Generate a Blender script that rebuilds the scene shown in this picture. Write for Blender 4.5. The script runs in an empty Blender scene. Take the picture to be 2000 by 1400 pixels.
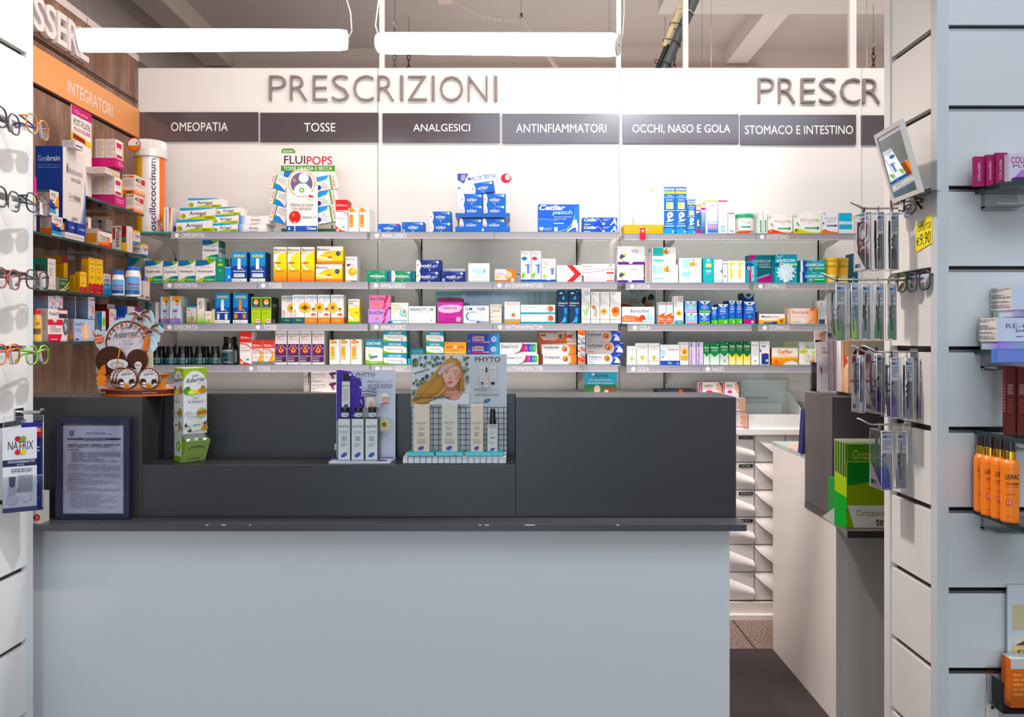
# Recreation of a pharmacy counter: everything is built in metres, the camera stands at the origin looking along +y.
import bpy,bmesh,math,random
from mathutils import Vector,Matrix
random.seed(7)
C = bpy.context.scene.collection
H = 1.15          # eye height
F = 1500.0        # focal length in pixels of the 2000 px wide frame
HV = 660.0        # image row of the horizon
WORLD = .86
OVERHEAD = ((1.25,-.55,3.17),(1.25,-.55,0),3.2,2.0,85,(.70,.84,1))
DOOR = ((-.35,-2.6,1.0),(-.15,2,.5),.8,2.0,24,(.66,.84,1))
FILLS = [((-.5,2.35,3.15),(-.5,2.55,0),1.6,.35,22,(1,.90,.82)),((1.15,2.45,3.15),(1.15,2.6,0),1.5,.35,32,(1,.92,.87)),((1.0,4.5,1.9),(1.0,4.7,3.2),3.6,.9,20,(1,.93,.90))]
SPOT = ((.30,.95,2.75),(-1.0,1.5,1.5),112,36)
LOWFILL = ((-.25,2.2,.93),(-.25,3.4,.97),2.2,.25,7,(1,.93,.89))
FILLSPOTS = [('partition_spotlight',(.8,1.2,3.1),(.68,3.4,1.98),140,30,(.95,.97,1)),('staff_area_spotlight',(-.7,2.45,3.1),(1.02,2.75,.35),230,42,(1,.92,.87)),('drawer_spotlight',(.9,2.2,3.1),(.98,3.2,.5),55,34,(1,.92,.88)),
    ('pillar_spotlight',(-.55,1.75,3.1),(.82,1.58,.45),240,40,(1,.93,.89)),('shelf_spotlight',(-.75,1.5,2.75),(-.72,3.4,.95),60,34,(1,.92,.86)),('shelf_spotlight',(.5,1.55,2.75),(.4,3.4,1.15),34,38,(.95,.97,1))]
MIRROLL = 0
TUBE = 11; TUBECOL = (1,.945,.905,1)
# ---------------------------------------------------------------- camera
cam = bpy.data.cameras.new('camera'); camo = bpy.data.objects.new('camera',cam); C.objects.link(camo)
camo.location = (0,0,H); camo.rotation_euler = (math.pi/2,0,0)
cam.sensor_width = 36; cam.lens = 36*F/2000; cam.shift_y = (HV-700)/2000; cam.clip_start = .05
bpy.context.scene.camera = camo
# ---------------------------------------------------------------- world, lamps, exposure
sc = bpy.context.scene
sc.view_settings.view_transform = 'Standard'; sc.view_settings.look = 'None'
sc.view_settings.exposure = 0.0; sc.view_settings.gamma = 1; sc.view_settings.use_curve_mapping = False
W = bpy.data.worlds.new('daylight'); sc.world = W; W.use_nodes = True
bg = W.node_tree.nodes['Background']; bg.inputs[0].default_value = (.92,.96,1,1); bg.inputs[1].default_value = WORLD
def area(name,loc,aim,sx,sy,power,col,shape='RECTANGLE',spread=math.pi):
    l = bpy.data.lights.new(name,'AREA'); l.shape = shape; l.size = sx; l.size_y = sy; l.energy = power; l.color = col; l.spread = spread
    o = bpy.data.objects.new(name,l); C.objects.link(o); o.location = loc
    o.rotation_euler = (Vector(aim)-Vector(loc)).to_track_quat('-Z','Y').to_euler(); return o
# unseen cool panel added under the ceiling for bluish reflections on the signs
area('shop_window_daylight',*OVERHEAD)
area('door_daylight',*DOOR)
# unseen warm fills added above the staff area and behind the partition
area('desk_lamp_light',*LOWFILL)  # unseen low fill added behind the riser to brighten the back wall
for q in FILLS: area('ceiling_lamp_light',*q)
# spotlight on the rack of spectacles
sp = bpy.data.lights.new('rack_spotlight','SPOT'); sp.energy = SPOT[2]; sp.spot_size = math.radians(SPOT[3]); sp.spot_blend = .5; sp.shadow_soft_size = .035; sp.color = (1,.96,.92)
spo = bpy.data.objects.new('rack_spotlight',sp); C.objects.link(spo); spo.location = SPOT[0]
spo.rotation_euler = (Vector(SPOT[1])-Vector(SPOT[0])).to_track_quat('-Z','Y').to_euler()
for _n,_loc,_aim,_pw,_ang,_c in FILLSPOTS:  # unseen spots added to brighten the wall, staff area, pillar, drawers and shelves
    l = bpy.data.lights.new(_n,'SPOT'); l.energy = _pw; l.spot_size = math.radians(_ang); l.spot_blend = 1; l.shadow_soft_size = .06; l.color = _c
    o = bpy.data.objects.new(_n,l); C.objects.link(o); o.location = _loc
    o.rotation_euler = (Vector(_aim)-Vector(_loc)).to_track_quat('-Z','Y').to_euler()
# ---------------------------------------------------------------- materials
def lin(c):
    if isinstance(c,str):
        c = c.lstrip('#')
        if len(c) == 3: c = ''.join(x+x for x in c)
        c = [int(c[i:i+2],16)/255 for i in (0,2,4)]
    return tuple((x/12.92 if x <= .04045 else ((x+.055)/1.055)**2.4) for x in c[:3])+(1,)
MATS = {}
def newmat(name,rough=.5,metal=0,spec=.5,col=None,coat=0):
    m = bpy.data.materials.new(name); m.use_nodes = True; nt = m.node_tree; b = nt.nodes['Principled BSDF']
    b.inputs['Roughness'].default_value = rough; b.inputs['Metallic'].default_value = metal
    b.inputs['Specular IOR Level'].default_value = spec; b.inputs['Coat Weight'].default_value = coat
    if col is None:
        a = nt.nodes.new('ShaderNodeVertexColor'); a.layer_name = 'Col'; src = a.outputs[0]
        if name == 'paper':      # printing inks are a little richer than their hex values
            h = nt.nodes.new('ShaderNodeHueSaturation'); h.inputs['Saturation'].default_value = 1.14; h.inputs['Value'].default_value = .98; nt.links.new(src,h.inputs['Color']); src = h.outputs[0]
        nt.links.new(src,b.inputs['Base Color'])
    else: b.inputs['Base Color'].default_value = lin(col)
    MATS[name] = m; return m,nt,b
newmat('paper',.5,spec=.35); newmat('satin',.3); newmat('gloss',.12); newmat('matte',.8,spec=.25)
newmat('signboard',.18,spec=1.0); newmat('metal',.22,1); newmat('brushed',.38,1)
m,nt,b = newmat('laminate',.34)          # melamine boards: very slight mottling
n = nt.nodes.new('ShaderNodeTexNoise'); n.inputs['Scale'].default_value = 60; r_ = nt.nodes.new('ShaderNodeMapRange')
r_.inputs['To Min'].default_value = .30; r_.inputs['To Max'].default_value = .40; nt.links.new(n.outputs[0],r_.inputs[0]); nt.links.new(r_.outputs[0],b.inputs['Roughness'])
m,nt,b = newmat('panel',.40)
def seethru(name,tint,rough,ior,add=0.0,base=None):
    m = bpy.data.materials.new(name); m.use_nodes = True; nt = m.node_tree; nt.nodes.clear()
    o = nt.nodes.new('ShaderNodeOutputMaterial'); mx = nt.nodes.new('ShaderNodeMixShader'); t = nt.nodes.new('ShaderNodeBsdfTransparent')
    g = nt.nodes.new('ShaderNodeBsdfGlossy'); f = nt.nodes.new('ShaderNodeFresnel'); f.inputs[0].default_value = ior
    t.inputs[0].default_value = tint; g.inputs['Roughness'].default_value = rough
    src = f.outputs[0]
    if add:
        a = nt.nodes.new('ShaderNodeMath'); a.operation = 'ADD'; a.inputs[1].default_value = add; nt.links.new(src,a.inputs[0]); src = a.outputs[0]
    nt.links.new(src,mx.inputs[0]); nt.links.new(t.outputs[0],mx.inputs[1]); nt.links.new(g.outputs[0],mx.inputs[2]); nt.links.new(mx.outputs[0],o.inputs[0])
    MATS[name] = m; return m
seethru('glass',(.93,.975,.965,1),.02,1.45)
seethru('clear',(.96,.97,.98,1),.06,1.2,.03)
seethru('lens',(.93,.95,.96,1),.02,1.45,.03)
newmat('mirror',.015,1,col='#dfe4e4')
m,nt,b = newmat('lamp_diffuser',.4,col='#ffffff')
b.inputs['Emission Color'].default_value = TUBECOL; b.inputs['Emission Strength'].default_value = TUBE
# grain of old boards, vertical planks
m,nt,b = newmat('wood',.55,col='#7a5f52')
tc = nt.nodes.new('ShaderNodeTexCoord'); mp = nt.nodes.new('ShaderNodeMapping'); mp.inputs['Scale'].default_value = (5,5,.6)
n1 = nt.nodes.new('ShaderNodeTexNoise'); n1.inputs['Scale'].default_value = 3.2; n1.inputs['Detail'].default_value = 9; n1.inputs['Roughness'].default_value = .68
mp2 = nt.nodes.new('ShaderNodeMapping'); mp2.inputs['Scale'].default_value = (26,26,2.6)
n2 = nt.nodes.new('ShaderNodeTexNoise'); n2.inputs['Scale'].default_value = 4; n2.inputs['Detail'].default_value = 6
cr = nt.nodes.new('ShaderNodeValToRGB'); e = cr.color_ramp.elements
e[0].position = .28; e[0].color = lin('#482c20'); e[1].position = .74; e[1].color = lin('#c2a08a')
k = e.new(.45); k.color = lin('#7c5847'); k = e.new(.58); k.color = lin('#997663')
mxn = nt.nodes.new('ShaderNodeMath'); mxn.operation = 'MULTIPLY_ADD'; mxn.inputs[1].default_value = .35; mxn.inputs[2].default_value = 0
ad = nt.nodes.new('ShaderNodeMath'); ad.operation = 'MULTIPLY_ADD'; ad.inputs[1].default_value = .66
L = nt.links.new
L(tc.outputs['Object'],mp.inputs[0]); L(tc.outputs['Object'],mp2.inputs[0]); L(mp.outputs[0],n1.inputs[0]); L(mp2.outputs[0],n2.inputs[0])
L(n2.outputs[0],mxn.inputs[0]); L(n1.outputs[0],ad.inputs[0]); L(mxn.outputs[0],ad.inputs[2]); L(ad.outputs[0],cr.inputs[0]); L(cr.outputs[0],b.inputs['Base Color'])
# speckled granite tiles
m,nt,b = newmat('granite',.3,col='#6d5850')
tc = nt.nodes.new('ShaderNodeTexCoord'); v = nt.nodes.new('ShaderNodeTexNoise'); v.inputs['Scale'].default_value = 150; v.inputs['Detail'].default_value = 4
cr = nt.nodes.new('ShaderNodeValToRGB'); e = cr.color_ramp.elements; e[0].position = .38; e[0].color = lin('#4b3a35'); e[1].position = .68; e[1].color = lin('#b59c8d'); k = e.new(.52); k.color = lin('#7b645a')
bk = nt.nodes.new('ShaderNodeTexBrick'); bk.offset = 0; bk.inputs['Scale'].default_value = 1; bk.inputs['Brick Width'].default_value = .3; bk.inputs['Row Height'].default_value = .3
bk.inputs['Mortar Size'].default_value = .004; bk.inputs['Mortar'].default_value = lin('#2c2220')
L = nt.links.new; L(tc.outputs['Object'],v.inputs[0]); L(tc.outputs['Object'],bk.inputs[0]); L(v.outputs[0],cr.inputs[0]); L(cr.outputs[0],bk.inputs['Color1']); L(cr.outputs[0],bk.inputs['Color2']); L(bk.outputs[0],b.inputs['Base Color'])
m,nt,b = newmat('plaster',.85,spec=.2)
# ---------------------------------------------------------------- lettering (the built-in font)
GL = {}
def glyphs(txt,bold=0,shear=0,sp=1.0):
    key = (txt,bold,shear,sp)
    if key in GL: return GL[key]
    cu = bpy.data.curves.new('lettering','FONT'); cu.body = txt; cu.size = 1; cu.offset = bold*.012; cu.shear = shear; cu.resolution_u = 3; cu.space_character = sp
    cu.fill_mode = 'BOTH'
    o = bpy.data.objects.new('lettering',cu); me = o.to_mesh()
    vs = [(v.co.x,v.co.y) for v in me.vertices]; fs = [tuple(p.vertices) for p in me.polygons]
    o.to_mesh_clear(); bpy.data.objects.remove(o); bpy.data.curves.remove(cu)
    if not vs: GL[key] = ([],[]); return GL[key]
    x0 = min(v[0] for v in vs); x1 = max(v[0] for v in vs); y0 = min(v[1] for v in vs); y1 = max(v[1] for v in vs)
    GL[key] = ([((x-x0)/max(x1-x0,1e-6),(y1-y)/max(y1-y0,1e-6)) for x,y in vs],fs); return GL[key]
# ---------------------------------------------------------------- mesh collector
EPS = .00022
class M:
    def __init__(s): s.v = []; s.f = []; s.fc = []; s.fm = []; s.sm = []; s.mats = []
    def mi(s,n):
        if n not in s.mats: s.mats.append(n)
        return s.mats.index(n)
    def add(s,pts,faces,col,mat='paper',smooth=False):
        b = len(s.v); s.v += [tuple(p) for p in pts]; k = s.mi(mat)
        for q in faces:
            s.f.append(tuple(b+i for i in q)); s.fm.append(k); s.sm.append(smooth)
            if isinstance(col,list): s.fc.append([col[i] for i in q])
            else: s.fc.append(col)
    def face(s,pts,col,mat='paper'): s.add(pts,[tuple(range(len(pts)))],col,mat)
    def box(s,a,b,col,mat='paper'):
        x0,x1 = sorted((a[0],b[0])); y0,y1 = sorted((a[1],b[1])); z0,z1 = sorted((a[2],b[2]))
        p = [(x,y,z) for z in (z0,z1) for y in (y0,y1) for x in (x0,x1)]
        s.add(p,[(0,2,3,1),(4,5,7,6),(0,1,5,4),(2,6,7,3),(0,4,6,2),(1,3,7,5)],col,mat)
    def prism(s,poly,axis,a,b,col,mat='paper',smooth=False):
        """poly: 2-D outline; axis 'x' -> (y,z), 'y' -> (x,z), 'z' -> (x,y); a,b: ends along the axis"""
        def P(q,t): return {'x': (t,q[0],q[1]),'y': (q[0],t,q[1]),'z': (q[0],q[1],t)}[axis]
        n = len(poly); pts = [P(q,a) for q in poly]+[P(q,b) for q in poly]
        s.add(pts,[tuple(range(n-1,-1,-1)),tuple(range(n,2*n))],col,mat)
        s.add(pts,[(i,(i+1) % n,n+(i+1) % n,n+i) for i in range(n)],col,mat,smooth)
    def tube(s,path,r,col,mat='satin',n=8,closed=False,cap=True):
        P = [Vector(p) for p in path]; k = len(P); rs = r if isinstance(r,list) else [r]*k
        rings = []; nrm = None
        for i in range(k):
            if closed: t = (P[(i+1) % k]-P[i-1]).normalized()
            else: t = (P[min(i+1,k-1)]-P[max(i-1,0)]).normalized()
            if nrm is None:
                nrm = Vector((0,0,1)) if abs(t.z) < .9 else Vector((1,0,0))
            nrm = (nrm-t*nrm.dot(t)).normalized(); bn = t.cross(nrm)
            rings.append([P[i]+(nrm*math.cos(a)+bn*math.sin(a))*rs[i] for a in [2*math.pi*j/n for j in range(n)]])
        pts = [p for q in rings for p in q]; fs = []
        for i in range(k if closed else k-1):
            for j in range(n):
                a = i*n+j; b2 = i*n+(j+1) % n; c = ((i+1) % k)*n+(j+1) % n; d = ((i+1) % k)*n+j; fs.append((a,b2,c,d))
        s.add(pts,fs,col,mat,True)
        if cap and not closed: s.add(rings[0],[tuple(range(n))],col,mat); s.add(rings[-1],[tuple(range(n))],col,mat)
    def lathe(s,prof,c,col,mat='satin',n=24,axis='z',a0=0.0,a1=2*math.pi):
        full = abs(a1-a0-2*math.pi) < 1e-6; k = n if full else n+1
        def P(r,h,a):
            x,y = r*math.cos(a),r*math.sin(a)
            q = {'z': (x,y,h),'y': (x,h,y),'x': (h,x,y)}[axis]; return (c[0]+q[0],c[1]+q[1],c[2]+q[2])
        for i in range(len(prof)-1):
            (r0,h0),(r1,h1) = prof[i][:2],prof[i+1][:2]; cc = prof[i][2] if len(prof[i]) > 2 else col
            pts = [P(r0,h0,a0+(a1-a0)*j/n) for j in range(k)]+[P(r1,h1,a0+(a1-a0)*j/n) for j in range(k)]
            fs = [(j,(j+1) % k,k+(j+1) % k,k+j) for j in range(n if full else n)]
            s.add(pts,fs,cc,mat,True)
    def text(s,o,ex,ey,txt,col,bold=0,shear=0,mat='paper',n=None,depth=0,sp=1.0):
        """lettering stretched over the parallelogram o (top corner), ex, ey; depth extrudes it along n"""
        vs,fs = glyphs(txt,bold,shear,sp); o = Vector(o); ex = Vector(ex); ey = Vector(ey)
        p = [o+ex*x+ey*y for x,y in vs]
        if not depth: s.add(p,fs,col,mat); return
        n = Vector(n)*depth; q = [a+n for a in p]; s.add(q,fs,col,mat)
        cnt = {}
        for f in fs:
            for i in range(len(f)):
                a,b = f[i],f[(i+1) % len(f)]; kk = (min(a,b),max(a,b)); cnt.setdefault(kk,[]).append((a,b))
        e = [v[0] for v in cnt.values() if len(v) == 1]
        s.add(p+q,[(a,b,b+len(p),a+len(p)) for a,b in e],col,mat)
    def build(s,name,parent=None,loc=None,rz=0,bevel=0,weld=False,recalc=False):
        me = bpy.data.meshes.new(name)
        if loc is None:
            if parent is not None: loc = (0,0,0)
            else:
                xs,ys,zs = zip(*s.v); loc = ((min(xs)+max(xs))/2,(min(ys)+max(ys))/2,min(zs))
        L0 = Vector(loc); base = L0
        if parent is not None and parent.get('_w'): base = Vector(parent['_w'])+L0
        me.from_pydata([tuple(Vector(v)-base) for v in s.v],[],s.f)
        for n in s.mats: me.materials.append(MATS[n])
        me.polygons.foreach_set('material_index',s.fm); me.polygons.foreach_set('use_smooth',s.sm)
        a = me.color_attributes.new('Col','FLOAT_COLOR','CORNER'); buf = []
        for f,c in zip(s.f,s.fc):
            if isinstance(c,list):
                for x in c: buf += lin(x)
            else: buf += LC(c)*len(f)
        a.data.foreach_set('color',buf)
        if weld or recalc:
            bm = bmesh.new(); bm.from_mesh(me)
            if weld: bmesh.ops.remove_doubles(bm,verts=bm.verts,dist=1e-5)
            bmesh.ops.recalc_face_normals(bm,faces=bm.faces); bm.to_mesh(me); bm.free()
        me.update()
        o = bpy.data.objects.new(name,me); C.objects.link(o); o.location = L0
        if parent is not None: o.parent = parent
        if rz: o.rotation_euler = (0,0,rz)
        if bevel:
            bv = o.modifiers.new('bevel','BEVEL'); bv.width = bevel; bv.segments = 2; bv.limit_method = 'ANGLE'
        return o
_lc = {}
def LC(c):
    k = c if isinstance(c,str) else tuple(c)
    if k not in _lc: _lc[k] = lin(c)
    return _lc[k]
LABELS = {}
def tag(o,label,cat,group=None):
    assert label not in LABELS,'label twice: '+label
    LABELS[label] = 1
    o['label'] = label; o['category'] = cat
    if group: o['group'] = group
    return o
def thing(name,label,cat,loc,group=None):
    o = bpy.data.objects.new(name,None); C.objects.link(o); o.empty_display_size = .03; o.location = loc; o['_w'] = list(loc)
    return tag(o,label,cat,group)
def struct(o): o['kind'] = 'structure'; return o
# pixel <-> place
def X(u,d): return (u-1000)*d/F
def Z(v,d): return H-(v-HV)*d/F
def pt(u,v,d): return Vector((X(u,d),d,Z(v,d)))
# ---------------------------------------------------------------- printing on faces
def r(x0,y0,x1,y1,c,c2=None): return ('r',x0,y0,x1,y1,c,c2)
def g(x0,y0,x1,y1,c,c2): return ('g',x0,y0,x1,y1,c,c2)
def e(cx,cy,rx,ry,c): return ('e',cx,cy,rx,ry,c)
def c(cx,cy,rr,col): return ('c',cx,cy,rr,col)
def p(pts,col): return ('p',pts,col)
def t(s,x0,y0,x1,y1,c,b=0,sh=0,rot=0): return ('t',s,x0,y0,x1,y1,c,b,sh,rot)
def l(x0,y0,x1,y1,n,c): return ('l',x0,y0,x1,y1,n,c)
def fl(cx,cy,rr,n,c,c2,k=.3): return ('f',cx,cy,rr,n,c,c2,k)
def k(pts,w,c): return ('k',pts,w,c)
def draw(m,o,ex,ey,n,ops,mat='paper'):
    """print on the face with top corner o, width vector ex, height vector ey (downwards) and outward normal n"""
    o = Vector(o); ex = Vector(ex); ey = Vector(ey); n = Vector(n); asp = ex.length/max(ey.length,1e-9); lay = 1
    def P(x,y,z=None): return o+ex*x+ey*y+n*(EPS*(lay if z is None else z))
    for q in ops:
        a = q[0]
        if a in 'rg':
            _,x0,y0,x1,y1,c1,c2 = q; pts = [P(x0,y0),P(x1,y0),P(x1,y1),P(x0,y1)]
            if c2 is None: m.face(pts,c1,mat)
            else: m.add(pts,[(0,1,2,3)],[c1,c1,c2,c2] if a == 'r' else [c1,c2,c2,c1],mat)
        elif a in 'ec':
            if a == 'c': _,cx,cy,rx,cc = q; ry = rx*asp
            else: _,cx,cy,rx,ry,cc = q
            N = 20
            m.face([P(cx+rx*math.cos(2*math.pi*i/N),cy+ry*math.sin(2*math.pi*i/N)) for i in range(N)],cc,mat)
        elif a == 'p': m.face([P(x,y) for x,y in q[1]],q[2],mat)
        elif a == 't':
            _,s,x0,y0,x1,y1,cc,b,sh,rot = q
            if rot == 0: m.text(P(x0,y0),ex*(x1-x0),ey*(y1-y0),s,cc,b,sh,mat)
            elif rot == 90: m.text(P(x0,y1),ey*(y0-y1),ex*(x1-x0),s,cc,b,sh,mat)       # reads upwards
            elif rot == -90: m.text(P(x1,y0),ey*(y1-y0),ex*(x0-x1),s,cc,b,sh,mat)      # reads downwards
            else:   # slanted: rise of rot (face heights) over the width
                m.text(P(x0,y0),ex*(x1-x0)-ey*rot,ey*(y1-y0),s,cc,b,sh,mat)
        elif a == 'l':
            _,x0,y0,x1,y1,N,cc = q; rnd = random.Random(int(x0*97+y0*1009+N)); h = (y1-y0)/N
            for i in range(N):
                w = (x1-x0)*(1 if rnd.random() > .3 else rnd.uniform(.5,.9)); yy = y0+h*i; xx = x0
                while xx < x0+w-.01*(x1-x0):
                    ww = min((x1-x0)*rnd.uniform(.1,.3),x0+w-xx); m.face([P(xx,yy),P(xx+ww,yy),P(xx+ww,yy+h*.45),P(xx,yy+h*.45)],cc,mat); xx += ww+(x1-x0)*.035
        elif a == 'f':
            _,cx,cy,rr,N,c1,c2,kk = q
            for i in range(N):
                an = 2*math.pi*i/N; pts = []
                for j in range(8):
                    b2 = 2*math.pi*j/8; dx = rr*.62+rr*.38*math.cos(b2); dy = rr*kk*.5*math.sin(b2)
                    pts.append(P(cx+dx*math.cos(an)-dy*math.sin(an),cy+(dx*math.sin(an)+dy*math.cos(an))*asp,lay+.25*(i % 3)))
                m.face(pts,c1,mat)
            lay += 1; N = 14
            m.face([P(cx+rr*.33*math.cos(2*math.pi*i/N),cy+rr*.33*asp*math.sin(2*math.pi*i/N)) for i in range(N)],c2,mat)
        elif a == 'k':
            _,pts,w,cc = q; Q = [Vector((x*asp,y)) for x,y in pts]; Lf = []; Rt = []
            for i in range(len(Q)):
                tt = (Q[min(i+1,len(Q)-1)]-Q[max(i-1,0)]).normalized(); nn = Vector((-tt.y,tt.x))*w*.5
                Lf.append(Q[i]+nn); Rt.append(Q[i]-nn)
            for i in range(len(Q)-1):
                m.face([P(a2.x/asp,a2.y) for a2 in (Lf[i],Lf[i+1],Rt[i+1],Rt[i])],cc,mat)
        lay += 1
def arc(cx,cy,rx,ry,a0,a1,n=12): return [(cx+rx*math.cos(math.radians(a0+(a1-a0)*i/n)),cy+ry*math.sin(math.radians(a0+(a1-a0)*i/n))) for i in range(n+1)]
def carton(m,x0,x1,y0,y1,z0,z1,D,mat='paper'):
    """a printed carton; D: c side colour, F/R/L/T printing of the faces towards the camera, +x, -x and top"""
    m.box((x0,y0,z0),(x1,y1,z1),D.get('c','#efeae4'),mat)
    w,dp,h = x1-x0,y1-y0,z1-z0
    if D.get('F'): draw(m,(x0,y0,z1),(w,0,0),(0,0,-h),(0,-1,0),D['F'],mat)
    if D.get('R'): draw(m,(x1,y0,z1),(0,dp,0),(0,0,-h),(1,0,0),D['R'],mat)
    if D.get('L'): draw(m,(x0,y1,z1),(0,-dp,0),(0,0,-h),(-1,0,0),D['L'],mat)
    if D.get('T'): draw(m,(x0,y1,z1),(w,0,0),(0,-dp,0),(0,0,1),D['T'],mat)
# ================================================================ THE ROOM
WD = 3.40; LW = -1.655; CZ = 3.2; RD = 5.44
def room():
    m = M(); m.box((-3.4,2.84,-.05),(3.4,RD,0),'#777','granite'); struct(m.build('floor',loc=(0,2.84,0)))
    m = M(); m.box((-3.4,-3.2,-.05),(3.4,2.838,0),'#3d3433','matte'); struct(m.build('floor'))
    m = M(); m.box((-3.4,-3.2,CZ),(3.4,RD,CZ+.05),'#cfc6c0','plaster'); struct(m.build('ceiling'))
    m = M(); m.box((-3.4,RD,0),(3.4,RD+.06,CZ),'#dccbc2','plaster'); m.box((-2.2,RD-.05,2.98),(1.75,RD,3.05),'#e2d2ca','plaster'); struct(m.build('wall_rear'))
    m = M(); m.box((-3.46,-3.2,0),(-3.4,RD,CZ),'#d8cdc6','plaster'); struct(m.build('wall_left'))
    m = M(); m.box((3.4,-3.2,0),(3.46,RD,CZ),'#d8d2cc','plaster'); struct(m.build('wall_right'))
    # ceiling beams
    m = M(); m.box((1.51,4.53,3.09),(1.66,RD,CZ),'#e6ddd6','plaster'); struct(m.build('trim_1'))
    m = M(); m.box((.86,4.2,3.06),(3.39,4.529,CZ),'#ded6d0','plaster'); struct(m.build('trim_2'))
    m = M(); m.box((-3.3,1.0,2.95),(-2.42,RD,CZ),'#e3d8d2','plaster'); struct(m.build('trim_3'))
    m = M(); m.box((-2.15,1.0,3.06),(-1.98,RD,CZ),'#d5c8c0','plaster'); struct(m.build('trim_4'))
    # partition of white boards carrying the shelves, 4 mm joints
    m = M(); top = Z(133,WD)
    for a,b in ((270,737.4),(738.6,1209.5),(1210.5,1683),(1684,2150)):
        m.box((X(a,WD),WD,0),(X(b,WD),WD+.03,top),'#ebe5e0','panel')
    m.box((X(272,WD),WD+.02,0),(X(2150,WD),WD+.036,top-.01),'#40393a','matte')
    struct(m.build('wall_back'))
    for q,(a,b) in enumerate(((738,748),(1206,1215),(1338,1348),(1667,1680))):
        m = M(); m.box((X(a,WD),WD+.037,1.0),(X(b,WD),WD+.06,CZ),'#e9dfda','satin'); struct(m.build('trim_%d' % (5+q)))
    # black slotted uprights let into the boards
    for q,u in enumerate((343.5,649,823.5,1126.5,1297,1598)):
        m = M(); x = X(u,WD); m.box((x-.0035,WD-.002,.8),(x+.0035,WD+.002,Z(470,WD)),'#2a2727','satin')
        for j in range(9): m.box((x-.002,WD-.003,.9+.09*j),(x+.002,WD-.0015,.93+.09*j),'#0c0c0c','matte')
        struct(m.build('trim_%d' % (9+q)))
    # boarded side wall with two grooves
    m = M()
    for a,b in ((0,2.018),(2.030,2.183),(2.197,2.37)): m.box((LW-.02,1.2,a),(LW,WD-.001,b),'#777','wood')
    m.box((LW-.03,1.2,0),(LW-.012,WD-.001,2.36),'#1d1716','matte'); m.box((LW-.006,1.2,2.189),(LW-.003,WD-.002,2.193),'#8d817b','metal'); struct(m.build('wall_side',loc=(LW,1.2,0)))
    m = M(); m.box((LW-.05,1.2,2.371),(LW+.004,WD-.001,2.40),'#d9c9c2','laminate'); struct(m.build('trim_15'))
room()
def signs():
    B = (('OMEOPATIA',272,504,219,276,334,445,239,256),('TOSSE',508,739,220,277,594,655,240,257),('ANALGESICI',747,976,221,278,807,918,242,256.5),
         ('ANTINFIAMMATORI',981,1209,222,279,1008,1184,242,259),('OCCHI, NASO E GOLA',1216,1443,223,280,1235,1426,243,261.5),('STOMACO E INTESTINO',1446,1672,224,281.5,1455,1666,245,262),('',1683,1900,225,281.5,0,0,0,0))
    for i,(s,u0,u1,v0,v1,a,b,cc,dd) in enumerate(B):
        m = M(); d = WD-.010; x0,x1,z1,z0 = X(u0,d),X(u1,d),Z(v0,d),Z(v1,d); m.box((x0,d,z0),(x1,WD-.0005,z1),'#52454a','signboard')
        o = m.build('sign_board'); tag(o,('dark purple-grey sign board on the partition lettered '+s) if s else 'blank dark sign board partly hidden behind the tilted mirror','sign','dark sign boards on the partition')
        if s:
            m = M(); m.text(pt(a,cc,d)+Vector((0,-.0006,0)),(X(b,d)-X(a,d),0,0),(0,0,Z(dd,d)-Z(cc,d)),s,'#f3efec',.1,0,'matte'); q = m.build('lettering'); q.parent = o; q.location = Vector(q.location)-Vector(o.location)
    def raised(label,letters):
        d = WD-.014; th = thing('wall_lettering',label,'sign',(X(letters[0][1],d),WD,Z(200,d)))
        for ch,u0,u1,v0,v1 in letters:
            m = M(); m.text(pt(u0,v0,WD-.0005),(X(u1,WD)-X(u0,WD),0,0),(0,0,Z(v1,WD)-Z(v0,WD)),ch,'#8b7d7b',-1.7,0,'satin',(0,-1,0),.014)
            q = m.build('letter',recalc=False); q.parent = th; q.location = Vector(q.location)-Vector(th.location)
    raised('raised grey letters reading PRESCRIZIONI above the cough and painkiller signs',[('P',527,559.5,149,196.5),('R',568,601,149,196.5),('E',612,640,149,197),('S',649,682,148,198),('C',691,730,148.5,198.5),('R',738,770,149,197),
        ('I',782,788,149,197),('Z',797,834,149.5,197),('I',843.5,849,149.5,197.5),('O',859.5,904.5,150,198.5),('N',914,952,150,198),('I',965,971,150,198)])
    raised('raised grey letters reading PRESCR, cut off behind the slatted pillar',[('P',1479,1511,153.5,201),('R',1519,1552,154,201.5),('E',1563,1591,154,201.5),('S',1599,1632,153.5,202),('C',1640,1678,154,202),('R',1684,1717,155,202.5)])
    # side wall: white letters and the orange band
    X0 = LW+.002; D = lambda u: (-X0)*F/(1000-u)
    th = thing('wall_lettering','thick white raised letters ending in SSERE on the boarded wall','sign',(X0,2.6,2.2))
    for ch,u0,u1 in (('E',30,52),('S',54,76),('S',77,99),('E',101,120),('R',122.5,144),('E',146,163)):
        y0,y1 = D(u0),D(u1); m = M(); m.text((X0,y0,2.328),(0,y1-y0,0),(0,0,-.118),ch,'#eadfdc',1.5,0,'satin',(1,0,0),.022)
        q = m.build('letter'); q.parent = th; q.location = Vector(q.location)-Vector(th.location)
    m = M(); m.box((LW+.0005,1.3,2.031),(LW+.010,WD-.003,2.157),'#f2a05c','satin'); o = m.build('sign_band')
    tag(o,'long orange sign band on the boarded wall lettered INTEGRATORI','sign'); xx = LW+.0106; D2 = lambda u: (-xx)*F/(1000-u)
    m = M(); m.text((xx,D2(132),2.108),(0,D2(220)-D2(132),0),(0,0,-.05),'INTEGRATORI','#f3e3d8',.3,0,'matte'); q = m.build('lettering'); q.parent = o; q.location = Vector(q.location)-Vector(o.location)
signs()
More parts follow.
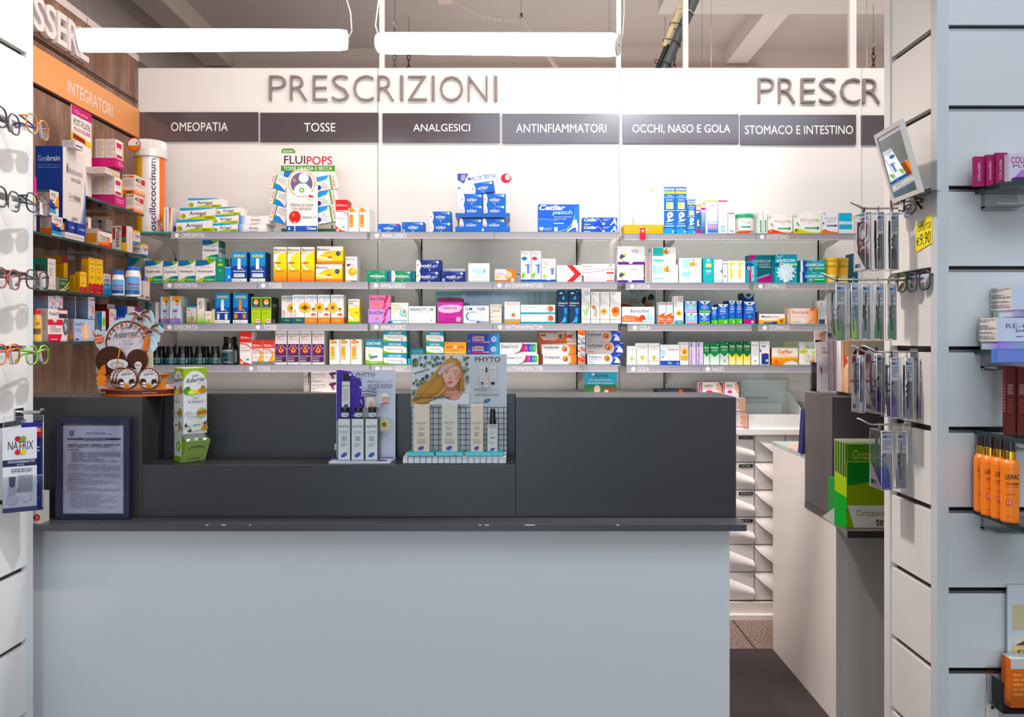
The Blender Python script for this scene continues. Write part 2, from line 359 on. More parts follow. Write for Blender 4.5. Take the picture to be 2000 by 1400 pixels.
# ================================================================ SHELVES
ROW = {}
SD = 3.12; BD = 3.14
def shelf(key,label,u0,u1,vt,strips,brackets,mat='glass'):
    """glass board whose top meets the goods at image row vt; strips: (u0, u1, text, dot u, t0, t1) grey price channels"""
    zt = Z(vt,BD); ROW[key] = zt
    th = thing('wall_shelf',label,'shelf',(X((u0+u1)/2,SD),SD,zt-.008),'glass shelves on the partition')
    def part(m,n):
        q = m.build(n); q.parent = th; q.location = Vector(q.location)-Vector(th.location)
    m = M(); x0,x1 = X(u0,SD),X(u1,SD); m.box((x0,SD+.003,zt-.008),(x1,WD-.004,zt-.0004),'#fff','glass')
    m.box((x0,SD,zt-.008),(x1,SD+.003,zt-.0004),'#3f8f8d','gloss'); part(m,'glass_board')
    for a,b,s,ud,t0,t1 in strips:
        m = M(); zz = zt-.0035; hz = .0245; d = SD-.004
        xa,xb = X(a,d),X(b,d)
        m.box((xa,d,zz-hz),(xb,SD-.0005,zz),'#a09aa1','satin'); m.box((xa,d-.002,zz-hz-.0015),(xb,SD-.0005,zz-hz+.0015),'#c4c0c6','gloss'); m.box((xa,d-.001,zz-.0015),(xb,SD-.0005,zz+.0005),'#b4aeb4','satin')
        if s:
            draw(m,(X(ud-4.5,d),d,Z(0,d)),(1,0,0),(0,0,-1),(0,-1,0),[])
            cx,cz = X(ud,d),zz-hz*.5; m.face([(cx+.0088*math.cos(a2*.3142),d-.0004,cz+.0088*math.sin(a2*.3142)) for a2 in range(20)],'#f1eaea','matte')
            m.text((X(t0,d),d-.0004,cz+.0088),(X(t1,d)-X(t0,d),0,0),(0,0,-.0176),s,'#f6f2f2',.1,0,'matte')
        part(m,'price_channel')
    for u in brackets:
        m = M(); x = X(u,WD); z = zt-.0085
        m.prism([(WD-.004,z),(SD+.05,z),(SD+.05,z-.008),(WD-.06,z-.03),(WD-.02,z-.075),(WD-.004,z-.085)],'x',x-.002,x+.002,'#c9c4c0','satin'); part(m,'bracket')
def shelves():
    shelf('1a','top glass shelf with a grey OMEOPATIA channel below the cough sign',262,718.5,453.3,[(334,717,'OMEOPATIA',345.5,355,400)],(348,646),)
    shelf('1b','top glass shelf with an ANALGESICI channel holding blue painkiller cartons',722.5,1209,453.8,[(723,965,'ANALGESICI',736,746,793),(966,1208,'',0,0,0)],(820,1130))
    shelf('1c','top glass shelf with an INTESTINO channel beside the slatted pillar',1218,1672,456.4,[(1219,1476,'',0,0,0),(1477,1671,'INTESTINO',1488.5,1498,1539.5)],(1300,1601))
    shelf('2a','second glass shelf with OMEOPATIA and TOSSE channels',282,720,550.6,[(319,502,'OMEOPATIA',331,341,386),(503,719,'TOSSE',514,525,550)],(346,646))
    shelf('2b','second glass shelf with ANALGESICI and ANTINFIAMMATORI channels',722,1208,550.6,[(722,962,'ANALGESICI',734,743.5,790.5),(963,1205,'ANTINFIAMMATORI',975.5,986,1060)],(820,1129))
    shelf('2c','second glass shelf with OCCHI and STOMACO channels',1221,1672,552.2,[(1222,1463,'OCCHI',1235,1243,1268),(1472,1671,'STOMACO',1485.5,1495,1534)],(1300,1601))
    shelf('3a','third glass shelf with OMEOPATIA and TOSSE channels',282,722,631.6,[(319,502,'OMEOPATIA',331,340.5,386.5),(503,718,'TOSSE',504,514,540)],(346,646))
    shelf('3b','third glass shelf with ANALGESICI and ANTINFIAMMATORI channels',723,1210,631.3,[(723,962,'ANALGESICI',734.5,744,791),(963,1207,'ANTINFIAMMATORI',976.5,987,1060)],(820,1129))
    shelf('3c','third glass shelf with GOLA and STOMACO channels',1225,1672,632.4,[(1226,1468,'GOLA',1240,1249,1270),(1481,1671,'STOMACO',1493.5,1503,1542)],(1300,1601))
    shelf('4a','fourth glass shelf with a TOSSE channel, dark bottles on it',282,723,711.8,[(283,477,'',0,0,0),(478,721,'TOSSE',490.5,502,527.5)],(346,646))
    shelf('4b','fourth glass shelf with ANALGESICI and ANTINFIAMMATORI channels',724,1211,711.4,[(725,962,'ANALGESICI',737,746,793),(963,1207,'ANTINFIAMMATORI',977,987.5,1060)],(820,1129))
    shelf('4c','fourth glass shelf with GOLA and NASO channels',1223,1672,712.6,[(1224,1369,'GOLA',1237,1246,1267.5),(1370,1671,'NASO',1382.5,1391,1413)],(1300,1601))
    # plain white shelf below
    zt = Z(767.5,BD); ROW['5'] = zt; m = M(); m.box((X(300,SD),SD,zt-.018),(X(1443,SD),WD-.003,zt-.0004),'#e3dedb','laminate')
    tag(m.build('wall_shelf'),'lowest white shelf behind the dark counter riser','shelf')
shelves()
# ================================================================ COUNTERS
def counters():
    d0,d1,d2 = 1.65,1.72,1.88; zt = Z(775.5,d1); zl = Z(1025,d0); zr = Z(908,d1); xl = -1.32; xr = X(1438,d1)
    th = thing('shop_counter','long dark grey pharmacy counter with a pale front and a display recess','counter',(-.4,1.8,0))
    def part(m,n,bevel=0):
        q = m.build(n); q.parent = th; q.location = Vector(q.location)-Vector(th.location)
        if bevel:
            b = q.modifiers.new('bevel','BEVEL'); b.width = bevel; b.segments = 2; b.limit_method = 'ANGLE'
        return q
    m = M(); m.box((xl,1.70,0),(X(1425,1.70),1.72,zl-.014),'#d3d4d3','laminate'); part(m,'front_panel')
    m = M(); m.box((X(1425,1.70)-.02,1.721,0),(X(1425,1.70),2.35,zl-.014),'#d3d4d3','laminate'); part(m,'side_panel')
    m = M(); cc = .018; x1 = X(1459,d0); m.prism([(xl,d0),(x1-.0,d0),(x1,d0+.01),(x1,d0+.045),(xr,d1+.03),(xr,2.36),(xl,2.36)],'z',zl-.0135,zl,'#4a494b','satin'); part(m,'ledge',.0015)
    G = '#333233'; dr = 1.83; xa = X(277,d1); xb = X(1007,d1)
    m = M(); m.box((xl,d1,zl+.0004),(xa,d2,zt),G,'laminate'); part(m,'riser',.0012)
    m = M(); m.box((xb,d1,zl+.0004),(xr,d2,zt),G,'laminate'); part(m,'riser',.0012)
    m = M(); m.box((xa,d1,zl+.0004),(xb,dr,zr),G,'laminate'); part(m,'recess_base',.0012)
    m = M(); m.box((xa,dr,zl+.0004),(xb,d2,zt),G,'laminate'); part(m,'recess_back',.0012)
    m = M(); m.box((xl,d2+.001,zl-.04),(xr,2.35,zl-.0137),'#4a494b','laminate'); part(m,'worktop')
    for u,w in ((402,5),(433,8),(487,3),(935,5),(947,8),(1025,20),(1204,5)):     # chips along the edge
        m = M(); m.box((X(u,d0),d0-.0006,zl-.0012),(X(u+w,d0),d0+.001,zl+.0005),'#d8d3cf','matte'); part(m,'edge_chip')
    # second counter across the gap
    th = thing('shop_counter','second counter across the gap, pale side with a dark overhanging riser','counter',(1.3,2.5,0)); xs = .965
    m = M(); m.prism([(2.287,0),(2.84,0),(2.84,.754),(2.53,.754),(2.53,.592),(2.287,.592)],'x',xs,xs+.02,'#d9d0c9','laminate'); part(m,'side_panel')
    m = M(); m.box((xs+.0205,2.287,0),(2.3,2.305,.593),'#dedad2','laminate'); part(m,'front_panel')
    zt2 = .767
    m = M(); m.box((xs+.021,2.53,zt2-.03),(2.3,2.86,zt2-.0125),'#d9d0c9','laminate'); part(m,'worktop')
    m = M(); m.box((xs-.001,2.527,zt2-.012),(2.3,2.85,zt2),'#9fb0ad','gloss'); part(m,'glass_top')
    m = M(); m.box((xs-.002,2.312,.6135),(2.3,2.526,.972),'#4b4446','laminate'); part(m,'riser',.0012)
    zq = .6135
    m = M(); m.prism([(xs-.003,2.526),(xs-.003,2.30),(X(1655,2.137),2.137),(2.3,2.137),(2.3,2.526)],'z',zq-.02,zq-.0004,'#423b3a','satin'); part(m,'ledge',.001)
counters()
def drawers():
    """drawer chest with swept fronts along the partition, white worktop"""
    dF = 3.165; zt = Z(839,3.14)
    m = M(); m.box((X(1000,3.14),3.14,zt-.021),(2.4,WD-.003,zt),'#ece6e2','laminate'); tag(m.build('worktop'),'white worktop running above the swept drawer fronts','worktop')
    vs = (847.5,902.5,956.5,1009.5,1063,1117,1172); us = (1352,1412,1473.2,1534,1595); W2 = '#e0d5cf'
    th = thing('drawer_chest','white chest of swept-front labelled drawers under the worktop','drawers',(X(1440,dF),dF,0))
    def part(m,n,par=th):
        q = m.build(n); q.parent = par; off = Vector(th.location)
        if par is not th: off = off+Vector(par.location)
        q.location = Vector(q.location)-off; return q
    m = M(); m.box((X(1350,dF),dF+.004,.07),(X(1597,dF),WD-.005,zt-.0215),'#8b8083','laminate'); part(m,'carcass')
    m = M(); m.box((X(1352,3.1),dF-.012,.0),(X(1597,3.1),dF+.03,Z(1174.5,dF)),'#d8ccc5','laminate'); m.box((X(1352,3.1),dF-.035,.0),(X(1597,3.1),dF-.012,.02),'#e0d6cf','laminate'); part(m,'plinth')
    text = {(1,0): 'CARDIO',(1,1): 'TACHI.',(1,2): 'AUGMEN',(1,3): 'DIAT.',(2,0): None}
    for ci in range(4):
        for ri in range(6):
            x0,x1 = X(us[ci]+1.2,dF),X(us[ci+1]-1.2,dF); z1,z0 = Z(vs[ri]+1.2,dF),Z(vs[ri+1]-1.0,dF); w = x1-x0; h = z1-z0
            m = M(); m.box((x0,dF,z0),(x1,dF+.004,z1),W2,'laminate')
            # swept grip: bulges out of the front below a diagonal, deepest at its free edge
            N = 10; kk = 8; A = []
            even = ci % 2 == 0
            for i in range(N+1):
                s = i/N; row = []
                if not even:   # belly fills the lower corner: diagonal from the top corner to the far side
                    xa,ya = (0+.0*s,1-.10),(1,.42)
                    ex = x0+w*s; ez = z0+h*((1-.12)+(.42-.88)*s)
                    for j in range(kk+1):
                        q = j/kk; row.append((ex,dF-.0005-.017*math.sin(math.pi*q**1.5)**.9*(.6+.4*s),z0+(ez-z0)*q))
                else:
                    ex = x0+w*s; lo = z0+h*(.92-.88*s**.8); hi = z1-h*.03
                    for j in range(kk+1):
                        q = j/kk; row.append((ex,dF-.0005-.018*math.sin((1-q)*math.pi*.5)**1.2*(.5+.5*math.sin(s*math.pi)),lo+(hi-lo)*q))
                A.append(row)
            pts = [q for row in A for q in row]; fs = [(i*(kk+1)+j,(i+1)*(kk+1)+j,(i+1)*(kk+1)+j+1,i*(kk+1)+j+1) for i in range(N) for j in range(kk)]
            m.add(pts,fs,'#e9dfda','laminate',True)
            q = part(m,'drawer')
            s = text.get((ci,ri))
            if s:
                m2 = M(); a,b2 = X(1443,dF),X(1470,dF); zz = z1-.006; m2.box((a,dF-.003,zz-.0125),(b2,dF-.0006,zz),'#171516','gloss')
                m2.text((a+.006,dF-.0034,zz-.0035),(b2-a-.012,0,0),(0,0,-.0055),s,'#eeeaea',.8,0,'matte',sp=1.5)
                lb = m2.build('label'); lb.parent = q; lb.location = Vector(lb.location)-Vector(th.location)-Vector(q.location)
drawers()
# ================================================================ LAMPS AND CEILING FITTINGS
def tubes():
    for (ua,va,da,ub,vb,db,lab) in ((149,79,2.31,678,78,2.60,'slim glowing tube lamp hanging in front of the boarded wall'),(740,84.5,2.60,1209,87.5,2.31,'glowing tube lamp hanging over the painkiller signs')):
        a,b = pt(ua,va,da),pt(ub,vb,db); ax = (b-a).normalized(); R = .0345
        th = thing('tube_lamp',lab,'lamp',a)
        def part(m,n):
            q = m.build(n); q.parent = th; q.location = Vector(q.location)-Vector(th.location)
        m = M(); L = (b-a).length; P = [a+ax*s for s in (.004,.012,.03)]+[a+ax*(L-s) for s in (.03,.012,.004)]; m.tube(P,[R*.8,R*.95,R,R,R*.95,R*.9],'#fff','lamp_diffuser',28); part(m,'diffuser')
        for q,end in ((-1,a),(1,b)):
            m = M(); m.tube([end,end+ax*(-q*.004)],R*.93,'#d9cfcb','satin',28); m.tube([end+ax*q*.0008,end+ax*q*.002],R*.12,'#b0a5a2','satin',10); part(m,'end_cap')
            w = end-ax*q*.03; top = Vector((w.x,w.y,CZ)); m = M(); m.tube([w+Vector((0,0,R)),top],.0009,'#8a807d','metal',6); part(m,'suspension_wire')
        if ua < 400:
            m = M(); e0 = b+Vector((.004,0,.0)); m.tube([e0+Vector((-.004,0,0)),e0+Vector((.012,0,.03)),e0+Vector((.008,0,.09)),e0+Vector((-.012,0,.16)),e0+Vector((-.012,0,CZ-e0.z))],.0022,'#eee3de','satin',8); part(m,'power_cord')
        else:
            m = M(); e0 = b; m.tube([e0+ax*.001,e0+ax*.012+Vector((0,0,.03)),e0+ax*.016+Vector((0,0,.1)),e0+ax*.012+Vector((0,0,CZ-e0.z))],.0014,'#d8ccc6','satin',8); part(m,'power_cord')
            m = M(); m.tube([a+Vector((.0,0,.02)),a+Vector((-.012,0,.06)),a+Vector((0,0,.15)),a+Vector((.012,0,.24)),a+Vector((.006,0,CZ-a.z))],.0022,'#eee3de','satin',8); part(m,'power_cord')
tubes()
def fittings():
    # ceiling rose and coiled cord
    d = 4.55; m = M(); a = pt(854,15,d); b = pt(882,28,d); m.box((a.x,d,CZ-.035),(b.x,d+.09,CZ-.0005),'#f0ddd4','satin'); th = tag(m.build('junction_box'),'small cream junction box on the ceiling feeding a coiled cord','junction box')
    pts = []; A = Vector((b.x+.002,d+.03,CZ-.02)); 
    P0,P1,P2 = Vector((b.x+.001,d+.03,CZ-.018)),pt(955,50,d+.02),pt(1018,34,d); P3 = pt(1088,134,d+.05)
    path = []
    for i in range(1,31): s = i/30; path.append(P0*(1-s)**2+P1*1.0*2*s*(1-s)+P2*s*s)
    for i in range(1,31): s = i/30; path.append(P2*(1-s)+P3*s)
    turns = 62; N = turns*9; cp = []
    for i in range(N+1):
        f = i/N*(len(path)-1); j = min(int(f),len(path)-2); q = path[j].lerp(path[j+1],f-j); tt = (path[j+1]-path[j]).normalized(); n1 = tt.cross(Vector((0,1,0))).normalized(); n2 = tt.cross(n1); an = 2*math.pi*turns*i/N
        cp.append(q+(n1*math.cos(an)+n2*math.sin(an))*.0125)
    m = M(); m.tube(cp,.0028,'#efe4de','satin',5); tag(m.build('coiled_cord'),'white coiled cord looping from the ceiling junction box','cord')
    m = M(); q = pt(1018,34,d); m.tube([q+Vector((0,.001,.02)),Vector((q.x,q.y,CZ))],.0012,'#77706d','metal',6); m.tube([q+Vector((0,0,-.004)),q+Vector((0,0,.022))],.009,'#6d6058','brushed',10); m.tube([(q.x,q.y,CZ-.03),(q.x,q.y,CZ-.0005)],.008,'#8d7c70','brushed',10); tag(m.build('cord_hanger'),'thin ceiling wire holding the coiled cord up','hanger')
    # chains from ceiling hooks down behind the partition
    def chain(u,v0,v1,d,label,dark):
        x = X(u,d); z1,z0 = Z(v0,d),Z(v1,d); m = M(); n = max(3,int((z1-z0)/.03)); st = (z1-z0)/n; col = '#4a4442' if dark else '#8f8782'
        for i in range(n):
            zc = z1-st*(i+.5); ring = []
            for j in range(14):
                an = 2*math.pi*j/14; a2,b2 = .0085*math.cos(an),(st*.66)*math.sin(an); ring.append((x+(a2 if i % 2 else 0),d+(0 if i % 2 else a2),zc+b2))
            m.tube(ring,.0028,col,'brushed',6,True)
        hk = [(x,d,CZ-.0005),(x,d,z1+.03)]
        if z1+.03 < CZ-.01: m.tube(hk,.0022,'#b5aca7','metal',6)
        m.tube([(x+.012*math.cos(q),d,z1+.018+.012*math.sin(q)) for q in [math.pi*2*i/16 for i in range(16)]],.0026,'#ddd5d0','metal',6,True)
        tag(m.build('chain'),label,'chain','steel chains hanging behind the partition')
    chain(771,54,160,4.3,'steel chain on a ceiling hook, beside the tall white post end of the lamp',0)
    chain(798,96,160,4.9,'short dark chain hanging below the middle tube lamp',1)
    chain(1299,88,160,4.9,'steel chain half hidden by the cable bundle',0)
    chain(1317,93,160,4.5,'dark chain hanging between the cable bundle and a white post',1)
    chain(1706,94,160,4.4,'steel chain hanging beside the slatted pillar above the partition',1)
    for u,d,vb,lab in ((1371,4.35,34,'thin ceiling wire with a brass ferrule, beside the beam end'),(1656,4.35,36,'thin ceiling wire with a brass ferrule between beam and white post')):
        m = M(); x = X(u,d); m.tube([(x,d,CZ-.0005),(x,d,2.3)],.0012,'#9d938d','metal',6); z = Z(vb,d); m.tube([(x,d,CZ-.0006),(x,d,CZ-.06)],.008,'#84705e','brushed',10); tag(m.build('hanging_wire'),lab,'wire')
    for u,d,lab in ((1389,4.0,'bare thin wire hanging close to the ceiling beam'),(1693,4.0,'bare thin wire hanging beside the last white post')):
        m = M(); x = X(u,d); m.tube([(x,d,CZ-.0005),(x,d,2.2)],.0011,'#c5bab4','metal',6); tag(m.build('hanging_wire'),lab,'wire')
    # cable bundle sloping from above to behind the partition
    A,B = pt(1355,-12,3.46),pt(1286,150,3.62); ax = (B-A).normalized(); n1 = Vector((ax.z,0,-ax.x)).normalized()
    th = thing('cable_bundle','dark corrugated conduit tied along a yellow batten, sloping behind the partition','cable',B)
    def part(m,n):
        q = m.build(n); q.parent = th; q.location = Vector(q.location)-Vector(th.location)
    A = A+(A-B)*.12
    m = M(); P = [A.lerp(B,i/60) for i in range(61)]; m.tube([q-n1*.012 for q in P],[.0225+.0012*(i % 2) for i in range(61)],'#59605f','satin',14); part(m,'conduit')
    m = M(); Lb = A.lerp(B,.70); o = n1*.024; w = Vector((0,.02,0)); q0 = A+o; q1 = Lb+o; m.add([q0-w,q0+w,q0+n1*.018+w,q0+n1*.018-w,q1-w,q1+w,q1+n1*.018+w,q1+n1*.018-w],[(0,1,2,3),(4,5,6,7),(0,1,5,4),(1,2,6,5),(2,3,7,6),(3,0,4,7)],'#dcc88a','satin'); part(m,'batten')
    m = M(); m.tube([A.lerp(B,.66+.034*i)+n1*.02 for i in range(11)],.011,'#2b2727','satin',10); part(m,'black_cable')
    for s in (.30,.46,.63,.86):
        m = M(); q = A.lerp(B,s); m.tube([q+n1*(.004+.043*math.cos(i*.393))*1+Vector((0,1,0))*.034*math.sin(i*.393) for i in range(16)],.0022,'#1c1a1a' if s > .31 else '#e8e0da','satin',6,True); part(m,'cable_tie')
fittings()
# ================================================================ SLATTED DISPLAY WALLS IN THE FOREGROUND
PX,QX = .818,-1.028
SL = [1.748-.155*i for i in range(-4,12)]     # heights of the grooves
def slats():
    W3 = '#d8d2cc'
    def grooves(lo,hi):
        zs = [z for z in sorted(SL) if lo < z < hi]; a = lo; out = []
        for z in zs: out.append((a,z-.006)); a = z+.006
        out.append((a,hi)); return out
    th = thing('slatted_pillar','white slatted display pillar with grooves, yellow offer tag on its side','display wall',(1.0,1.6,0))
    def part(m,n,th=th):
        q = m.build(n); q.parent = th; q.location = Vector(q.location)-Vector(th.location)
    top = 2.5
    m = M()
    for a,b in grooves(0,top): m.box((PX,1.5,a),(PX+.016,1.655,b),W3,'laminate')
    part(m,'slat_side')
    m = M(); m.box((PX+.012,1.501,0),(PX+.022,1.654,top),'#3a3231','brushed'); part(m,'groove_lining')
    m = M(); m.box((X(1727,1.68),1.656,0),(PX+.022,1.68,top),'#dad4ce','satin'); part(m,'corner_post')
    m = M(); m.box((PX,1.478,0),(X(1853,1.478),1.4995,top),'#bfc2c3','laminate'); part(m,'corner_post')  # post and front slats darker than the side: dimmer light put into colour
    m = M(); xx = X(1853.5,1.478)
    for a,b in grooves(0,top): m.box((xx,1.482,a),(1.9,1.498,b),'#c8c9c8','laminate')
    part(m,'slat_front')
    m = M(); m.box((xx,1.494,0),(1.9,1.503,top),'#3a3537','brushed')
    for z in SL:
        if 0 < z < top: m.box((xx,1.4828,z-.0058),(1.9,1.494,z-.0008),'#8f9194','brushed')
    part(m,'groove_lining')
    th2 = thing('slatted_panel','sunlit white slatted display panel with spectacles hung on it','display wall',(QX-.03,1.4,0))
    m = M()
    for a,b in grooves(0,top): m.box((QX-.016,.9,a),(QX,1.626,b),'#e4e2df','laminate')
    part(m,'slat_side',th2)
    m = M(); m.box((QX-.022,.9,0),(QX-.012,1.626,top),'#4a4645','brushed'); part(m,'groove_lining',th2)
    m = M(); m.box((QX-.04,1.627,0),(X(64.5,1.65),1.65,top),'#d9dcdd','satin'); part(m,'corner_post',th2)
slats()
# ================================================================ MEDICINE CARTONS ON THE PARTITION SHELVES
Wh = '#f4efea'; NV = '#2b3a78'
def P(row,u0,v0,u1,v1,D,label,d=BD,dp=.07,grp=None,name='medicine_box',cat='medicine box',mat='paper',rz=0):
    x0,x1 = X(u0+.35,d),X(u1-.35,d); z1 = Z(v0,d); z0 = ROW[row]+.0004 if v1 is None else Z(v1,d)+.0004
    m = M(); carton(m,x0,x1,d,d+dp,z0,z1,D,mat)
    return tag(m.build(name,rz=rz),label,cat,grp)
def PS(row,rects,D,look,ends,dp=.07,grp=None,d=BD,**kw):
    for q,en in zip(rects,ends): P(row,*q,D,(look+' '+en).strip(),d=q[4] if len(q) > 4 else d,dp=dp,grp=grp or look,**kw) if len(q) == 4 else P(row,*q[:4],D,(look+' '+en).strip(),d=q[4],dp=dp,grp=grp or look,**kw)
def topshelf():
    S = '1a'
    P(S,317.5,405,335,None,dict(c='#f2ebe6',F=[g(0,0,.16,1,'#f6b21c','#ef8a1c'),r(0,.7,.16,1,'#f6a01c','#d8412a'),g(.72,0,1,1,'#f3a03a','#f3ece6'),p([(.7,0),(.95,0),(.9,.5),(.78,.75),(.82,.3)],'#d8401f'),t('oscillococcinum',.28,.06,.5,.95,'#5b3f7a',0,0,90)],R=[r(.06,.06,.94,.94,'#e6dfe2'),r(.15,.72,.6,.95,'#44509a')]),
      'slim white and orange carton beside the giant white tube',dp=.11)
    m = M(); z = ROW[S]; m.add([pt(305,431,3.144),pt(311,429,3.144),pt(316.5,452.8,3.13),pt(310,452.8,3.13),pt(305,431,3.147),pt(311,429,3.147),pt(316.5,452.8,3.134),pt(310,452.8,3.134)],[(0,1,2,3),(4,5,6,7),(0,1,5,4),(1,2,6,5),(2,3,7,6),(3,0,4,7)],['#e8a07a','#5a4a86','#5a4a86','#e8a07a']*2); tag(m.build('leaflet'),'small purple leaflet leaning against the giant white tube','leaflet')
    A = dict(c='#f1e9e4',F=[p([(0,0),(1,0),(.85,.07),(.4,.2),(0,.25)],'#38a6cf'),p([(.12,1),(.3,.82),(.55,.68),(.8,.66),(1,.66),(1,1)],'#bcc821'),c(.09,.7,.075,'#c8b22a'),c(.12,.72,.05,'#8fa52a'),t('Arnigel',.27,.3,.72,.72,'#3a3566',.6),t('BOIRON',.72,.75,.94,.9,'#3f6b2a',1.5)])
    PS(S,[(344,429,415.5,None),(351,406,422,428.9),(367,387,433.5,405.9)],A,'long white carton with blue stripe and green swoosh,',['bottom of the homeopathy stack','second up in the homeopathy stack','topmost of the homeopathy stack'],grp='large gel cartons')
    PS(S,[(416.2,436.7,464.8,None),(416.2,420,466,436.6),(422.5,404,470,419.9)],A,'shorter white carton with a blue stripe and green swoosh,',['lowest of three','middle of three','topmost of three'],grp='small gel cartons',dp=.09)
    B = dict(c='#f2ebe6',F=[g(0,0,.22,1,'#3f8fdc','#f2ebe6'),t('Arnica',.38,.3,.7,.68,'#4a4f8c',.5),r(.4,.05,.68,.09,'#e0736c'),r(.4,.88,.68,.92,'#e0736c'),l(.02,.15,.16,.85,3,'#9ec4ea')])
    PS(S,[(465.3,437.4,520.5,None),(468.5,421,525,437.2)],B,'white cream carton with a pale blue end,',['lower one of the pair','upper one of the pair'],grp='blue-ended cream cartons',dp=.10)
    # cough lozenge counter display
    d = BD
    th = thing('counter_display','white and green lollipop display card with tilted cartons sticking out of both sides','display',(X(590,d),d,ROW[S]))
    def part(m,n):
        q = m.build(n); q.parent = th; q.location = Vector(q.location)-Vector(th.location); return q
    m = M(); db = d+.12; x0,x1,z1 = X(549,db),X(654,db),Z(299,db); zz = Z(400,db)
    m.prism([(X(549,db),zz),(X(549,db),z1),(X(654,db),Z(301,db)),(X(652,db),zz)],'y',db,db+.003,'#f1e9e5','paper')
    draw(m,(x0,db,z1),(x1-x0,0,0),(0,0,zz-z1),(0,-1,0),[t('FLUI',.055,.05,.45,.21,'#3d2c40',1),t('POPS',.475,.06,.95,.225,'#dc1f3c',1.2),r(0,.24,1,.35,'#4f8f2f'),t('TOSSE GRASSA E SECCA',.045,.26,.95,.33,'#f6f2ee',.8),p([(0,.35),(.4,.35),(.15,.62),(0,.62)],'#2a79c4'),p([(0,.35),(.06,.35),(.03,.62),(0,.62)],'#bfe0f0')])
    m.prism([(X(550,db),z1),(X(550,db),Z(293,db)),(X(553,db),Z(290,db)),(X(572,db),Z(290,db)),(X(576,db),Z(294,db)),(X(576,db),z1)],'y',db,db+.003,'#4f8f2f'); m.text(pt(553,293,db-.0006),(X(573,db)-X(553,db),0,0),(0,0,-.0105),'NUOVO','#f1ece8',1.5)
    part(m,'header_card')
    m = M(); x0,x1,z1,z0 = X(560,d),X(620.5,d),Z(345,d),ROW[S]+.0005
    cc = [(X(589,d)+.059*math.cos(a),Z(358,d)+.059*math.sin(a)) for a in [math.radians(q) for q in range(-14,195,8)]]
    m.prism([(x0,z0),(x1,z0)]+[(x1,Z(362,d))]+cc+[(x0,Z(362,d))],'y',d,d+.003,'#f1e9e5')
    hh = z1-z0
    draw(m,(x0,d,Z(330,d)),(x1-x0,0,0),(0,0,z0-Z(330,d)),(0,-1,0),[c(.48,.227,.44,'#e9a25a'),c(.48,.227,.41,'#f3f0f0'),c(.48,.23,.36,'#6d6480'),c(.55,.14,.16,'#f5f1f4'),p([(.22,.36),(.28,.28),(.42,.23),(.62,.23),(.76,.3),(.8,.37),(.65,.42),(.48,.435),(.3,.42)],'#e8eef4'),c(.25,.18,.06,'#ee8d76'),c(.49,.335,.085,'#6fae3a'),c(.49,.335,.045,'#d9efc0'),c(.79,.43,.12,'#efe7e4'),c(.75,.43,.04,'#c11f34'),c(.82,.44,.04,'#c11f34'),
        t('Allevia la tosse',.12,.54,.86,.59,'#8a8183',.2),t('con dolcezza',.18,.6,.8,.65,'#8a8183',.2),c(.27,.76,.19,'#d63a36'),c(.22,.73,.06,'#ec7a72'),r(.255,.83,.285,1,'#dcd8da'),t('Bambini 3+',.52,.745,.97,.785,'#5d6c4c',.3,.3),r(0,.905,1,.99,'#2450a8'),t('6',.06,.92,.12,.97,'#fff',1),t('Chiesi',.66,.92,.95,.965,'#fff',1),r(.255,.9,.285,1,'#dcd8da')])
    part(m,'front_card')
    m = M(); m.prism([(X(566,d),z0),(X(600,d),z0),(X(655,d+.05),z0),(X(655,d+.05),z0+.022),(X(548,d+.05),z0+.022),(X(548,d+.05),z0)],'y',d+.06,d+.07,'#477f33'); part(m,'base')
    D1 = dict(c='#efe8e4',F=[t('FLUIPOPS',.03,.1,.2,.85,'#c9304a',.6,0,90),r(.22,0,.3,1,'#4d9a3c'),l(.4,.15,.9,.55,5,'#b9b2b6'),p([(.3,.6),(.6,.65),(1,.95),(1,1),(.3,1)],'#1f80cf')])
    D2 = dict(c='#efe8e4',F=[t('FLUIPOPS',.76,.1,.9,.9,'#c9304a',.6,0,-90),r(.66,0,.74,1,'#4d9a3c'),p([(0,0),(.65,0),(.5,.25),(.1,.35),(0,.3)],'#2f96dc'),l(.2,.4,.6,.95,5,'#b9b2b6'),c(.05,.75,.12,'#3a4a9a')])
    for s,(v0,v1) in enumerate(((341,372),(371,403),(400,436))):
        for side,(ua,ub),D in ((1,(529,561),D1),(-1,(619.5,658),D2)):
            w,h = (ub-ua)*d/F,(v1-v0-3)*d/F; m = M(); carton(m,-w/2,w/2,-.0+0,.03,-h/2,h/2,D); q = pt((ua+ub)/2,(v0+v1)/2,d+.02)
            me = m.build('medicine_box',loc=(0,0,0)); me.location = q; me.rotation_euler = (0,math.radians(16*side if side > 0 else -10),math.radians(0))
            tag(me,('lozenge carton jutting from the lollipop display towards the gel cartons, ' if side > 0 else 'lozenge carton jutting from the lollipop display towards the red carton, ')+('top','middle','bottom')[s],'medicine box','cartons in the lollipop display')
    P(S,655.5,390,679.5,None,dict(c='#f1e9e5',F=[r(0,0,1,.33,'#dd1a22'),t('LEVO',.08,.145,.55,.195,'#fff',1),t('tuss',.57,.16,.93,.195,'#fff',1),k([(0,.35),(.5,.36),(.8,.4),(1,.47)],.02,'#dd1a22'),t('SCIROPPO',.08,.56,.85,.6,'#d9837c',.2),l(.08,.5,.7,.54,1,'#bbb'),p([(0,.8),(.35,.93),(1,.99),(1,1),(0,1)],'#dd3a3a'),c(.16,.94,.1,'#f1e0dc'),r(.55,.82,.78,.86,'#6aa0a8')],R=[r(0,0,1,.3,'#c11820')]),'tall red and white syrup carton beside the lollipop display')
